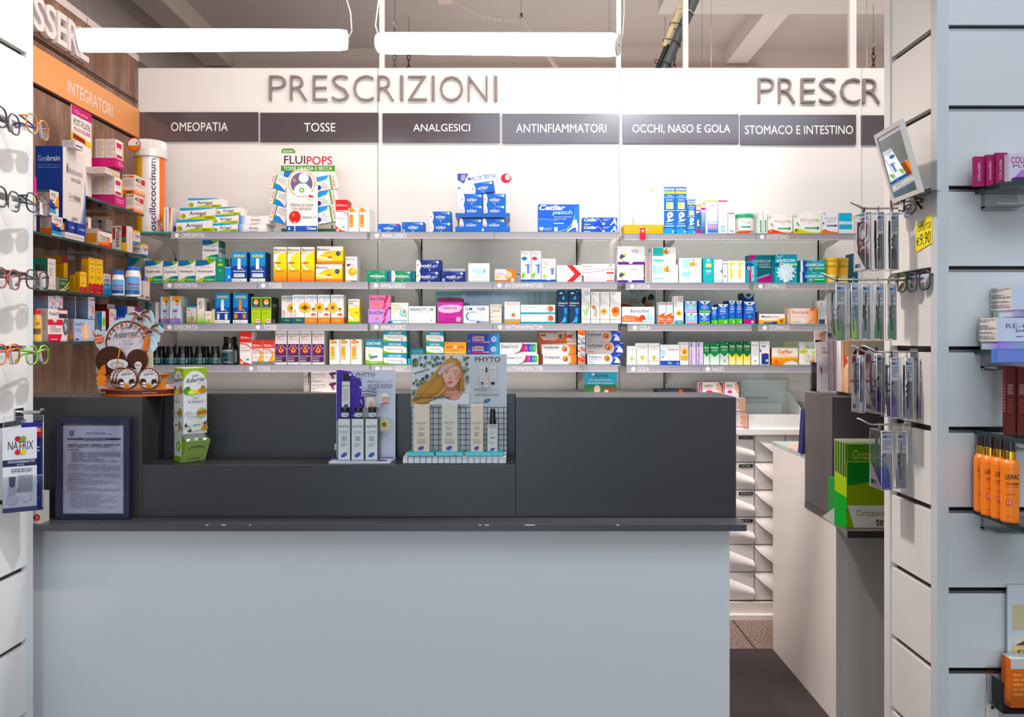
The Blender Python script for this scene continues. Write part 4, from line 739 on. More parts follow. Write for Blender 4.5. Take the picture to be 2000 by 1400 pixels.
    P(S,1037.4,490,1056.8,None,plant('#e05a60'),'tall white plant gel carton with a red spot')
    P(S,1057.4,505,1085.5,None,dict(c='#f4f3f6',F=[t('Planta',.1,.06,.82,.17,'#7a7f96'),t('Dol',.2,.18,.52,.27,'#dc5a60',.2),r(.05,.34,.36,.42,'#b8dca4'),c(.8,.36,.04,'#5a78c0'),p([(.5,.42),(.95,.42),(.87,.47),(.86,.68),(.68,.68),(.68,.47)],'#6a86c8'),e(.22,.76,.12,.1,'#9ccc7a'),r(0,.9,1,1,'#1f57b8'),c(.5,.86,.13,'#f3eff2')]),'shorter white plant cream carton next to the two tall ones')
    P(S,1087,518,1136.2,None,dict(c='#f5f3f4',F=[p([(.4,0),(.64,0),(1,.53),(.66,1),(.4,1),(.72,.52)],'#e8403c'),k([(.72,.52),(.98,.52)],.02,'#c22f2c'),t('Fastumcaldo',.05,.23,.42,.3,'#a89a9c'),r(.05,.36,.5,.39,'#eec4bc'),p([(.86,.82),(.92,.82),(.89,.88)],'#3a3a44')]),'white carton with a big red arrow')
    FA = dict(c='#f5efef',F=[t('Fastum',.04,.12,.32,.28,'#5a4a4c',.6),t('Antidolorifico',.04,.36,.58,.52,'#d8828a',.2),t('10 mg/g gel',.62,.4,.96,.55,'#6a4a50',.4),k([(.0,.7),(.2,.76),(.4,.66),(.7,.58)],.05,'#a9a8d8'),r(.75,.72,.98,.85,'#e0444a'),r(0,.82,.75,.86,'#f0c8c4'),p([(.84,.08),(.92,.08),(.88,.2)],'#3a3a44')])
    P(S,1140,538.2,1199.5,None,FA,'white and pink gel carton, lower of the flat pair',dp=.06)
    P(S,1135.8,515.2,1201,538,FA,'white and pink gel carton, upper of the flat pair',d=3.145,dp=.06)
    S = '2c'
    VI = dict(c='#f5f3f4',F=[t('vis',.5,.13,.76,.35,'#8a8290',-.2),e(.18,.53,.1,.1,'#54587a'),e(.13,.62,.07,.08,'#44486a'),e(.25,.46,.07,.06,'#c8cc5a'),p([(.08,.72),(.18,.66),(.27,.84),(.2,.84)],'#d8cc4a'),e(.88,.6,.14,.16,'#e4e4ec'),r(0,.86,1,1,'#6a3aa0'),c(.48,.86,.08,'#f1eaf0'),c(.48,.86,.05,'#e0d4dc')])
    PS(S,[(1205.5,516.6,1257.5,None),(1206.2,481,1259.5,516.4)],VI,'white eyesight carton with bilberries and a purple band,',['lower one','upper one'],grp='purple-band eyesight cartons',dp=.08)
    for j in range(3): P(S,1260+4.2*j,493.5,1263.8+4.2*j,None,dict(c=('#e8dedc','#d8c8c4','#e6e0e2')[j],F=[r(.3,.04,.7,.96,('#b88a86','#a86a64','#8f8494')[j])]),'thin carton seen edge on between the eyesight and turquoise stacks, '+('first','second','third')[j],grp='edge-on thin cartons',dp=.1)
    GS = lambda pale: dict(c='#f2f1f0',F=[r(.04,.02,.48,.5,'#bdeee6' if pale else '#18c0b4'),r(.04,.02,.12,.5,'#8fe0d8' if pale else '#18c0b4'),r(.04,.7,.48,.8,'#a8e8e2' if pale else '#58d4cc'),c(.54,.26,.1,'#f0b85a' if pale else '#f0a020'),t('S',.55,.2,.65,.38,'#7a6a5a' if pale else '#3a3430',1.2),t('E',.66,.2,.74,.38,'#f3c87a' if pale else '#f0a020',1),e(.6,.1,.03,.04,'#5a5450'),t('EYE DROPS',.06,.56,.46,.62,'#b8c0c0')])
    P(S,1273,517,1324.5,None,GS(1),'pale turquoise eye-drop carton, lower of the stack',dp=.08)
    P(S,1271.5 if 0 else 1273.2,483,1320,516.8,GS(0),'deep turquoise eye-drop carton, upper of the stack',dp=.08)
    P(S,1326.3,504,1370.5,None,dict(c='#f5f4f3',F=[r(.12,.03,.5,.42,'#b8efe8'),r(.12,.55,.5,.76,'#a8eae4'),c(.55,.25,.1,'#f2b85a'),t('S',.6,.17,.7,.3,'#7a6a5a',1.2),t('E',.72,.17,.82,.3,'#f3c87a',1),e(.64,.09,.035,.03,'#6a6460')]),'large white eye-drop carton with pale turquoise squares',dp=.08)
    P(S,1373,504,1393.6,None,dict(c='#18b8c0',F=[fl(.5,.1,.22,7,'#bff0f0','#e8fafa'),r(.25,.22,.8,.37,'#d8e8a0'),r(.3,.5,.75,.58,'#e4f6f6'),l(.25,.65,.75,.7,1,'#a8e4e8')]),'upright cyan carton with a flower and pale label')
    P(S,1394.2,507,1411,None,dict(c='#f4f5f8',F=[p([(.72,.5),(1,.4),(1,.62)],'#7aa8e4'),p([(0,.85),(.6,.8),(1,.9),(1,1),(0,1)],'#cfe2f4'),c(.3,.42,.05,'#4a5a5a'),l(.2,.55,.6,.68,2,'#d4d8dc')]),'pale white carton with a small blue triangle')
    P(S,1411.6,510,1421,None,dict(c='#f3f4f2',F=[r(.1,.1,.9,.14,'#5a7a6a'),c(.45,.7,.2,'#5a8a3a'),r(.3,.25,.5,.55,'#c0c8c0')]),'narrow white carton with a green leaf')
    P(S,1421.6,509,1455.8,None,dict(c='#f5f4f2',F=[r(.12,.02,.26,.26,'#f2e23a'),r(.12,.34,.26,.78,'#f2e23a'),r(.6,.02,.74,.26,'#f2e23a'),r(.6,.34,.74,.78,'#f2e23a'),c(.36,.13,.035,'#d87a4a'),c(.84,.13,.035,'#d87a4a')]),'white carton with four yellow bars',dp=.09)
    TL = '#18a2b4'
    P(S,1463,498,1511,None,dict(c='#18808c',F=[r(0,0,1,.3,'#1c8a96'),p([(0,0),(.25,0),(.2,.14),(.05,.2),(0,.2)],'#e03a9a'),t('GAVISCON',.12,.17,.95,.26,'#dfe8ee',1,.2),t('BRUCIORE E',.4,.3,.85,.36,'#dfe8ee',.8,.2),t('INDIGESTIONE',.4,.39,.94,.45,'#eef4f6',1.2,.2),c(.28,.33,.06,'#f0e4dc'),c(.28,.34,.035,'#d85a3a'),p([(.1,1),(.2,.88),(.6,.7),(.85,.66),(1,.7),(1,1)],'#e0309c'),p([(.15,.84),(.8,.66),(.84,.7),(.2,.88)],'#a8e4ee'),e(.28,.62,.1,.07,'#c83a9a'),c(.2,.62,.05,'#eef4f6')]),'teal and magenta heartburn carton behind the sideways one',d=3.19,dp=.06)
    P(S,1456.4,511,1479,None,dict(c=TL,F=[p([(0,.02),(.55,.02),(.75,.2),(.3,.35),(0,.4)],'#1f4f9c'),p([(.0,.05),(.5,.05),(.8,.2),(.8,.3),(1,.28),(1,0),(0,0)],'#22a8bc'),c(.25,.3,.14,'#f0e8e2'),c(.25,.3,.08,'#d8593a'),r(.27,.4,.45,.98,'#e0506a'),t('GAVISCON',.48,.2,.74,.92,'#f3f6f8',1.4,0,-90)]),'teal heartburn carton standing on end with sideways lettering',dp=.04)
    P(S,1513.5,497,1557,None,dict(c='#1aaec6',F=[r(0,0,1,.2,'#1f9cb6'),k([(.05,.02),(.2,.12),(.35,.02)],.03,'#bfe8f0'),t('GAVISCON',.06,.16,.9,.26,'#f4f7f9',1.6,.2),p([(0,.3),(.2,.3),(.15,.4),(0,.42)],'#1f4fa0'),c(.28,.33,.07,'#f0e6e0'),c(.28,.335,.04,'#d8593a'),r(.4,.32,1,.39,'#a8e6a4'),fl(.5,.64,.45,14,'#cfeef4','#dff4f8',.35),p([(.2,.5),(.32,.48),(.55,.88),(.42,.9)],'#e8eef4'),p([(.35,.46),(.5,.44),(.92,.64),(.82,.72)],'#dfe8f0'),p([(.75,.62),(.9,.64),(.82,.72)],'#3a78b8'),e(.45,.94,.08,.06,'#eef4f8')],L=[r(0,0,1,1,'#128a96'),t('GAVISCON',.3,.3,.6,.65,'#7adcc0',1,0,90)]),'tall cyan heartburn sachet carton',dp=.06)
    GV = dict(c='#18a4b6',F=[r(0,0,.1,1,'#e8eef2'),p([(.08,0),(.2,0),(.3,.3),(.25,.95),(.1,1)],'#1c4f9e'),k([(.45,.0),(.55,.14),(.65,.04)],.05,'#bfe8f0'),t('GAVISCON',.2,.28,.93,.53,'#f4f7f9',1.8,.2),c(.42,.76,.06,'#f0e6e0'),c(.42,.77,.035,'#d8593a'),r(.5,.64,1,.84,'#3cc84a'),r(.55,.68,.95,.74,'#dff4dc'),t('24',.78,.04,.86,.12,'#dff0f4',.5)])
    PS(S,[(1562.5,531,1612,None),(1563.5,508.2,1612.5,530.8)],GV,'flat teal heartburn tablet carton beside the yellow jars,',['lower one','upper one'],grp='flat teal heartburn cartons',dp=.06)
    for ua,ub,dd,lab in ((1613.3,1641,d,'yellow lidded powder jar touching the teal cartons'),(1637.5,1662,3.2,'yellow lidded powder jar standing behind its twin')):
        cx,cy,R,z0,zl,th = jar(S,ua,ub,502 if dd == d else 503,dd,lab,('#fbc01e','#fbcb30'),[(190,330,.82,.94,'#f8d86a'),(238,296,.26,.36,'#f2ece4'),(200,340,.02,.16,'#f6d88a')],lidv=509,grp='yellow powder jars')
        wrap_text(th,cx,cy,R*.93,z0+(zl-z0)*.79,.0085,'CITROSODINA',212,296,'#5a4a1c',.8)
    P(S,1665,495,1676,None,dict(c='#2a6a84',F=[r(0,.1,1,.3,'#4a90a8')]),'dark teal carton mostly hidden behind hanging spectacle packs',d=3.25)
secondshelf()
def bottle(row_z,u0,u1,v0,d,label,body,cap,bands,n='medicine_bottle',grp=None,capv=None,neckr=.62,capr=.7,text=None,shoulder=.12,mat='gloss',ribs=False,vb=None):
    """round bottle: bands (f0, f1, a0, a1, colour) are printed labels; text (string, f_top, f_bottom, a0, a1, colour)"""
    cx,R = X((u0+u1)/2,d),(u1-u0)/2*d/F; z0 = row_z+.0005; z1 = Z(v0,d); zc = Z(capv,d); cy = d+R
    th = thing(n,label,'bottle',(cx,cy,z0),grp)
    def part(m,nm,par=th):
        q = m.build(nm); q.parent = par; q.location = Vector(q.location)-Vector(th.location)-(Vector(par.location) if par is not th else Vector()); return q
    h = zc-z0; m = M(); hs = h*(1-shoulder)
    m.lathe([(0,z0),(R*.93,z0),(R,z0+.003),(R,z0+hs*.94),(R*.94,z0+hs),(R*neckr,zc-.001),(R*neckr,zc)],(cx,cy,0),body,mat,28); b = part(m,'body')
    for f0,f1,a0,a1,cc in bands:
        m = M(); m.lathe([(R+.0005,z0+hs*f0),(R+.0005,z0+hs*f1)],(cx,cy,0),cc,'satin',18,'z',math.radians(a0),math.radians(a1))
        if text and f0 == bands[0][0]:
            for s,ft,fb,b0,b1,tc in (text if isinstance(text,list) else [text]):
                vs,fs = glyphs(s,.8); pp = [(cx+(R+.0014)*math.cos(math.radians(b0+(b1-b0)*x)),cy+(R+.0014)*math.sin(math.radians(b0+(b1-b0)*x)),z0+hs*(ft+(fb-ft)*y)) for x,y in vs]; m.add(pp,fs,tc,'paper')
        part(m,'bottle_label')
    m = M()
    if ribs:
        N = 30
        ring = [(cx+R*capr*(1 if i % 2 else .96)*math.cos(math.pi*i/N),cy+R*capr*(1 if i % 2 else .96)*math.sin(math.pi*i/N)) for i in range(2*N)]; m.prism(ring,'z',zc+.0003,z1,cap,mat)
    else: m.lathe([(0,zc+.0002),(R*capr,zc+.0002),(R*capr,z1-.002),(R*capr*.95,z1),(0,z1)],(cx,cy,0),cap,mat,28)
    part(m,'cap'); return th
def thirdshelf():
    S = '3a'; d = BD
    P(S,283.5,589.5,304,None,dict(c='#6d6a68',F=[r(0,0,.35,.5,'#1f4a3a'),c(.5,.16,.14,'#4a4a8a'),l(.1,.6,.8,.9,4,'#8a8684')],R=[r(0,0,1,1,'#e2d6d2'),t('PLANTAGO',.3,.1,.7,.6,'#c08a86',.3,0,90),r(.3,.78,.7,.96,'#4a4a46')]),'dull grey-green carton with a pinkish side by the palm tree display',dp=.1)
    CH = dict(c='#d9dfe8',F=[p([(.15,.16),(.35,0),(.95,0),(1,.06),(.7,.33),(.4,.16)],'#f2a01c'),c(.66,.22,.1,'#e8b48a'),p([(.55,.2),(.6,.16),(.75,.16),(.78,.21)],'#5a3a2a'),p([(.58,.3),(.76,.3),(.68,.36)],'#d8442a'),c(.4,.33,.03,'#f2a01c'),t('Nurokids',.1,.445,.86,.475,'#6a5a9a',.5),r(.28,.51,.7,.57,'#6d5f94'),l(.2,.6,.78,.68,3,'#b3b8c8'),r(.35,.73,.65,.755,'#5a6aa8'),p([(0,.82),(.5,.79),(1,.82),(1,1),(0,1)],'#9a86c8'),p([(0,.82),(.5,.79),(1,.82),(1,.84),(.5,.81),(0,.84)],'#f2a01c'),t('gocce',.1,.91,.5,.95,'#f6c04a',1.2)],R=[r(0,0,1,1,'#c3d2da'),r(.2,.4,.8,.5,'#dba848'),l(.2,.55,.8,.8,4,'#9fb0bc')])
    PS(S,[(313.5,579.5,331,None,3.165),(331.3,578,353.8,None,d)],CH,'white and mauve childrens syrup carton with an orange diamond,',['standing a little behind','standing in front'],grp='childrens syrup cartons',dp=.09)
    P(S,364,598,384,None,dict(c='#c9bfae',F=[r(0,0,1,.09,'#3a9cc8'),r(0,.09,1,.6,'#d4d2ce','#cfc8b8'),r(0,.6,1,1,'#c8b89a','#a8905c'),e(.25,.22,.16,.04,'#d87a7a'),c(.5,.45,.06,'#d85a4a'),c(.4,.7,.09,'#f0cc3a'),fl(.75,.6,.17,7,'#f0ece4','#e8c03a'),k([(.5,.95),(.6,.7),(.75,.6)],.02,'#5a7a3a'),k([(.2,.95),(.3,.8),(.4,.7)],.02,'#5a7a3a'),fl(.2,.85,.13,7,'#e8d890','#c8a030'),p([(.5,.6),(.6,.55),(.7,.75),(.55,.8)],'#5a8a4a')]),'pale carton with a blue band and meadow flowers',dp=.06)
    LU = lambda: [r(0,0,1,.5,'#efe4dc','#efe4dc'),r(0,.5,1,1,'#efe4dc','#8cc21e')]
    P(S,384.6,582,399.5,None,dict(c='#ded6cc',F=LU()+[t('Luffa',.2,.12,.5,.42,'#4a4238',.4,0,90),l(.6,.15,.68,.7,1,'#cf9a8a')],R=[r(0,0,1,1,'#d4cfc4'),r(.2,.15,.5,.5,'#6a665c')]),'tall narrow white carton fading to green',dp=.11)
    P(S,399.9,607.5,413,None,dict(c='#e6ddd2',F=LU()+[t('Luffa',.1,.22,.8,.33,'#4a4238',.4),r(.1,.4,.6,.42,'#cf9a8a'),c(.6,.74,.09,'#2f3a2a')]),'small white carton fading to green before the tall one',dp=.05)
    P(S,413.4,602,419.6,None,dict(c='#e8e4e0',F=[r(.05,0,.95,.1,'#3a78b8'),r(.3,.18,.95,1,'#f2c41c')]),'very slim yellow and blue carton',dp=.06)
    BO = lambda a,b: dict(c='#1668b8',F=[r(0,0,1,.55,'#2a9ad2','#1a78c0'),p([(0,.5),(.2,.46),(.4,.5),(.6,.44),(.8,.5),(1,.45),(1,.9),(0,.9)],'#1a3f8c'),t('BOIRON',.14,.09,.86,.15,'#e8e4b0',1.6),r(.14,.155,.86,.175,'#d8cf4a'),p([(.4,.22),(.58,.22),(.6,.58),(.38,.58)],b),c(.68,.55,.03,'#fff'),c(.75,.58,.03,'#fff'),r(.1,.63,.92,.655,'#e8ecf4')]+a+[r(0,.89,1,1,'#efece8'),c(.13,.945,.05,'#7aa8d0' if b[1] == 'e' else '#e87a2a'),r(.28,.93,.7,.945,'#9a96a0')],R=[r(0,0,1,1,'#123f7c')])
    P(S,420.3,572,449.5,None,BO([r(.13,.69,.3,.87,'#d8dce6'),r(.66,.69,.84,.87,'#d8dce6')],'#eef0f4'),'blue granule carton showing two white caps, third shelf')
    P(S,455,572,484.5,None,BO([r(.08,.69,.3,.84,'#e08a4a'),r(.66,.69,.88,.84,'#e08a4a')],'#e8873a'),'blue granule carton showing an orange tube and orange caps')
    KI = dict(c='#a9c636',F=[r(.07,.05,.93,.4,'#1d4a34'),c(.5,.2,.26,'#f0cfa8'),p([(.26,.2),(.3,.1),(.5,.07),(.72,.11),(.76,.2),(.5,.14)],'#f0982a'),p([(.12,.4),(.2,.3),(.4,.33),(.7,.32),(.85,.4)],'#2f6ac0'),p([(.4,.4),(.45,.36),(.75,.36),(.8,.4)],'#d83a34'),c(.6,.22,.04,'#8a1f2a'),t('Tussiflorin',.05,.43,.9,.47,'#4a6a1e',.8),t('kinder',.2,.58,.68,.65,'#8fae2c',.2,.3),r(.5,.85,.95,.98,'#f0dcd4'),r(.55,.88,.9,.93,'#d8847c')],R=[r(0,0,1,1,'#2c3a28'),r(.2,.25,.8,.37,'#8a8a80'),r(.2,.45,.8,.47,'#6a7a60'),r(.2,.85,.45,.97,'#a8a498')])
    PS(S,[(490.5,580,509.8,None),(510.2,580,530,None)],KI,'lime green childrens cough carton with a boy picture,',['beside the orange-capped blue carton','with its dark side showing'],grp='lime green cough cartons',dp=.10)
    GT = lambda cc,kid: dict(c='#f1ebe6',F=[r(.48,.05,.98,.14,'#86b2dc'),t('grin',.1,.05,.48,.14,'#4a4a6a',.8),t('tuss',.52,.055,.92,.125,'#dfe8f2',1),t('TOSSE',.3,.19,.72,.22,'#a8a0a4'),r(0,.79,1,1,cc),fl(.95 if not kid else .12,.45,.46,16,'#f2b81a','#8a5a1c',.26),t('Aboca',.3,.85,.75,.91,'#b8c878',1,.3),c(.3,.64,.05,'#b8b4a8'),c(.35,.72,.04,'#cfc8bc')]+([c(.72,.53,.13,'#e8b890'),p(arc(.72,.52,.14,.06,180,360),'#5a3a26'),p([(.48,.72),(.6,.65),(.85,.65),(.95,.72)],'#d8572a')] if kid else [p([(.13,.56),(.22,.52),(.26,.57),(.2,.62)],'#c87a2a'),p([(.12,.73),(.3,.73),(.22,.76)],'#d8572a'),k([(.2,.6),(.18,.72)],.015,'#c87a2a')]),R=[r(0,.79,1,1,cc)])
    PS(S,[(549.6,577,571.5,None,3.17),(571,575.5,594.8,None,d)],GT('#1f5a68',False),'white sunflower cough syrup carton with a teal base,',['half behind its twin','fully in view'],grp='teal-base sunflower cartons',dp=.06)
    PS(S,[(595.1,575.5,619.3,None),(620.5,575.5,644.8,None),(646.5,575.5,671.3,None)],GT('#f0821f',True),'sunflower cough syrup carton with orange base,',['touching the teal-base ones','in the middle','at the end with its side showing'],grp='orange-base sunflower cartons',dp=.06)
    P(S,680,584,702.5,None,dict(c='#f2d81c',F=[r(0,0,1,.35,'#f2ece6'),p([(0,.5),(.25,.38),(.7,.3),(1,.33),(1,1),(0,1)],'#f3d41c'),p([(0,.6),(.1,.5),(.15,.7),(.5,.8),(.4,.85),(0,.8)],'#f4ece0'),t('Bisoltherm',.05,.05,.85,.11,'#4a4a66',.6),r(.04,.15,.42,.2,'#7ab04a'),r(.05,.25,.9,.27,'#dc8a5a'),t('gola',.6,.5,.9,.6,'#6a9a2a',1,.2),c(.7,.85,.16,'#f4e8e0'),c(.7,.85,.08,'#e07a4a'),r(0,.93,1,1,'#5fa82c')],R=[r(0,.1,1,.8,'#e8cc2a')]),'yellow and white sore throat carton with a green foot',dp=.06)
    S = '3b'
    BU = lambda a,b: dict(c=a,F=[t('Buscofen',.04,.12,.68,.36,'#3a3a5c',.8),c(.42,.25,.085,'#8a7aa0'),c(.42,.25,.055,a),t('o',.39,.2,.45,.3,'#3a3a5c'),e(.39,.66,.07,.08,'#e87a1c'),c(.83,.1,.055,'#c81f5c'),p([(.76,.18),(.86,.2),(.82,.4),(.74,.62),(.68,.62),(.7,.4)],'#c81f5c'),p([(.62,.98),(.66,.8),(.76,.66),(.82,.66),(.74,.85),(.7,.98)],'#d81f64'),k([(.88,.3),(.9,.5),(.8,.62)],.03,b),p([(.86,1),(.92,.88),(1,.84),(1,1)],'#1f4aa0')],R=[r(0,0,1,1,'#a9a4c0')])
    P(S,719,603.2,763,None,BU('#c79ad8','#e4cdec'),'lilac period-pain carton under the pink one',dp=.08)
    P(S,721,576.5,763.3,603,BU('#f08cae','#f8c8d8'),'pink period-pain carton on top of the lilac one',dp=.1)
    P(S,763.5,591,797.5,None,dict(c='#f3ece2',F=[t('FROBEN',.03,.09,.5,.15,'#4aa04a',.8),t('DOLORE',.03,.18,.48,.24,'#f0b46a',.6),t('E FEBBRE',.03,.26,.6,.33,'#f0a04a',.6),l(.03,.37,.3,.55,4,'#c8d8b8'),c(.72,.5,.21,'#3aa480'),c(.72,.5,.18,'#a8dce8'),p([(.72,.4),(.8,.36),(.84,.48),(.74,.54)],'#e8603c'),k([(.86,.62),(.97,.72)],.03,'#3aa480'),r(.1,.84,.96,.87,'#2aa0d0'),r(0,.87,.1,1,'#3ab0d8'),r(.6,.92,.95,.95,'#b8b0a8')],T=[r(0,0,1,1,'#eec27a')]),'cream carton with a magnifying glass emblem',dp=.07)
    P(S,797.8,598,851.3,None,dict(c='#f3efed',F=[t('ENANTY',.05,.1,.68,.27,'#3f3a50',1.2,.25),t('UM',.7,.1,.92,.27,'#7a9ad0',.8,.25),l(.05,.32,.78,.37,1,'#c8b8b0'),l(.04,.78,.35,.9,2,'#d8d0cc'),c(.46,.72,.04,'#e0dcdc'),p([(.81,.8),(.87,.8),(.84,.88)],'#4a3a44')]),'white carton with dark slanted lettering',dp=.07)
    th = thing('medicine_box','magenta scalloped carton with a dark purple lid','medicine box',(X(879,d),d,ROW[S]))
    m = M(); x0,x1,z1,z0 = X(854.5,d),X(904.5,d),Z(590,d),ROW[S]+.0005; m.box((x0,d,z0),(x1,d+.07,z1),'#c73f98'); draw(m,(x0,d,z1),(x1-x0,0,0),(0,0,z0-z1),(0,-1,0),[r(0,0,1,1,'#d85cae','#b8308a'),p([(.02,.25),(.2,.15),(.5,.12),(.85,.14),(.98,.25),(.85,.45),(.5,.52),(.2,.5),(.04,.42)],'#eec0de'),t('FENEXTRA',.22,.24,.76,.33,'#5a2a5c',.8,.25),r(.3,.8,.7,.83,'#8a2a6a'),fl(.82,.82,.12,8,'#f0d0e4','#e8a8cc'),p([(0,.1),(.035,.5),(.02,.9),(0,1)],'#8f8880'),p([(1,.1),(.965,.5),(.98,.9),(1,1)],'#8f8880')]); q = m.build('body'); q.parent = th; q.location = Vector(q.location)-Vector(th.location)
    m = M(); zt = Z(580.5,d); m.prism([(x0+.001,z1+.0003),(x1-.001,z1+.0003),(x1-.001,zt-.004),(X(892,d),zt-.001),(X(879,d),zt),(X(866,d),zt-.001),(x0+.001,zt-.004)],'y',d,d+.07,'#6b2048'); m.text((X(868,d),d-.0004,z1+.013),(X(888,d)-X(868,d),0,0),(0,0,-.005),'FENEXTRA','#3c1028',.6); q = m.build('lid'); q.parent = th; q.location = Vector(q.location)-Vector(th.location)
    P(S,905,597,955.5,None,dict(c='#f3f3f6',F=[t('ILM',.08,.09,.34,.27,'#3a3f7c',.8),c(.42,.18,.055,'#cfd0d8'),c(.42,.18,.04,'#f3f3f6'),t('TASK',.5,.09,.86,.27,'#3a3f7c',.8),k(arc(.36,.6,.25,.26,60,300,16),.05,'#8fbce8'),k(arc(.36,.6,.25,.26,130,230,10),.08,'#4a90d8'),l(.5,.38,.9,.48,2,'#d0d2da'),r(.5,.85,.98,.99,'#cfd4e0'),r(.53,.87,.62,.97,'#3a4a9a'),t('MENARINI',.64,.89,.94,.95,'#4a60a8',.5),p([(.74,.72),(.78,.66),(.66,.72)],'#5a9ad8')],L=[]),'white carton with a ring of blue capsules',dp=.07)
    P(S,957,594,980,None,dict(c='#e9e3d6',F=[r(.05,.03,.95,.2,'#d8d4c0'),c(.85,.18,.06,'#9ab87a'),t('NAPROXENE',.2,.33,.82,.39,'#6a3a3a',.8),r(0,.26,1,.28,'#cfc0b4'),r(.03,.44,.25,.46,'#8a8a70'),r(0,.62,1,.64,'#d0cab8'),r(.03,.66,.25,.68,'#8a8a70'),r(0,.83,1,.85,'#d0cab8'),r(.03,.87,.25,.89,'#8a8a70')]),'beige stacked-looking carton behind the capsule ring one',dp=.07)
    P(S,985,589,1016.3,None,dict(c='#f4f2f0',F=[t('ActiTact',.35,.08,.88,.14,'#e8a884',.2),r(.12,.08,.32,.14,'#f0cdb4'),l(.25,.26,.7,.3,1,'#d8d0cc'),c(.55,.62,.21,'#bfe6e4'),c(.55,.62,.16,'#f2f0ee'),c(.56,.62,.12,'#f0763a'),r(0,.82,1,.86,'#3aa8b0'),r(0,.87,1,1,'#f2a030')]),'white carton with an orange dot and orange foot',dp=.06)
    AC = dict(c='#f3f3f3',F=[r(.04,.2,.17,.36,'#bfe0dc'),t('ActiTact',.2,.2,.45,.36,'#a8a8b4',.2),l(.1,.5,.55,.65,1,'#dcd8d8'),c(.84,.45,.105,'#b0e0e0'),c(.87,.45,.085,'#f08a74'),c(.88,.45,.06,'#f0603c'),r(0,.83,1,1,'#2aa6b4')])
    PS(S,[(1017,613.2,1084.5,None),(1017,595,1084.3,613)],AC,'long flat white carton with a red dot and teal strip,',['lower one','upper one'],grp='flat red-dot cartons',dp=.06)
    DK = dict(c='#123258',F=[p([(.55,.0),(1,0),(.6,.14),(.35,.3),(.2,.35)],'#0f2440'),p([(.7,.02),(.95,.0),(.55,.13)],'#2a84b8'),p([(.45,.2),(.6,.17),(.65,.29),(.35,.29)],'#4aa8c0'),p([(.1,.1),(.3,.07),(.5,.1),(.3,.13)],'#e4ecf4'),t('Hederix',.03,.37,.92,.42,'#eef2f8',1.5),t('Plan',.03,.45,.65,.49,'#c8d4e8',.8),p([(.55,.56),(.85,.54),(.85,.7),(.65,.73)],'#2a8ae0'),p([(.65,.73),(.85,.7),(.6,.88),(.4,.97),(.5,.85)],'#1a5ac8'),p([(.3,.98),(.5,.88),(.7,.78),(.78,.9),(.75,.97)],'#4ab8e8'),p([(.15,.99),(.3,.97),(.45,.99),(.45,1),(.15,1)],'#d84a7a')])
    PS(S,[(1089.3,566,1110.8,None),(1111.3,566,1133,None)],DK,'tall midnight blue carton with a light blue twist,',['beside the flat red-dot pair','beside the plant gel row'],grp='midnight blue cartons',dp=.09)
    def herb(ops,line): return dict(c='#f3f1ee',F=[p([(0,.35),(0,.1),(.6,.32),(1,.4),(1,.5),(0,.5)],'#dcd9d6'),r(0,.87,1,.885,line),t('Aboca',.3,.92,.7,.96,'#b0aca6',.1,.3)]+ops,L=[r(0,0,1,1,'#d4cfcc')])
    P(S,1135.5,564,1153.3,None,herb([c(.15,.04,.06,'#2f8a5a'),l(.3,.03,.9,.2,5,'#b8c4c0'),p([(.3,.85),(.2,.6),(.1,.45),(.35,.65)],'#8cc45a'),p([(.35,.85),(.45,.55),(.6,.4),(.5,.65)],'#a4d06a'),p([(.4,.85),(.6,.6),(.95,.38),(.65,.7)],'#7ab84a'),p([(.2,.85),(.1,.7),(.02,.65),(.15,.78)],'#9ccc6a')],'#4aa04a'),'tall white plant carton with green aloe leaves')
    P(S,1153.9,570,1171.6,None,herb([c(.2,.06,.06,'#d84a4a'),k([(.1,.45),(.4,.5),(.3,.65),(.5,.8)],.02,'#a0683c'),k([(.3,.45),(.6,.55),(.5,.75)],.02,'#8a5a34'),k([(.1,.5),(.7,.6),(.6,.85)],.015,'#b07a4a'),e(.3,.48,.22,.05,'#b8804a')],'#d87a7a'),'tall white plant carton with a brown claw root')
    P(S,1172,570,1190.8,None,herb([fl(.38,.62,.46,9,'#f0a81c','#a06a14',.3)],'#7a9a4a'),'tall white plant carton with a yellow star flower')
    P(S,1191.2,570,1213,None,herb([c(.3,.06,.06,'#e89a7a'),fl(.5,.6,.4,18,'#ee6a14','#a83a0c',.34),p(arc(.5,.62,.38,.17,20,160),'#f2a02a')],'#e8746a'),'tall white plant carton with an orange marigold')
    S = '3c'
    m = M(); db = 3.33; x0,x1,z1,z0 = X(1213,db),X(1281,db),Z(560,db),ROW[S]+.0005; m.box((x0,db,z0),(x1,db+.003,z1),'#a9b4aa'); h = z1-z0
    draw(m,(x0,db,z1),(x1-x0,0,0),(0,0,-h),(0,-1,0),[t('Borocillina',.25,.07,.75,.13,'#2a3230',1),t('GOLA & VOCE',.26,.16,.66,.2,'#3a7a7a',.5),t('IN GRANDE',.1,.32,.5,.37,'#a85a3a',.6),r(.22,.4,.52,.43,'#b8704a'),p([(0,.44),(.2,.46),(.45,.54),(.62,.66),(.3,.68),(0,.66)],'#b8431c'),p([(0,.66),(.1,.66),(.25,.85),(.2,1),(0,1)],'#1f7a6a'),c(.84,.32,.075,'#c89478'),p(arc(.86,.3,.09,.11,150,380),'#2a1a16'),c(.7,.38,.07,'#a87a60'),p(arc(.68,.37,.09,.11,90,300),'#1c1412'),p([(.64,.46),(.78,.4),(.9,.44),(.93,.62),(.85,.66),(.68,.66)],'#b88468'),p([(.66,.52),(.78,.48),(.84,.66),(.68,.66)],'#2a2422')])
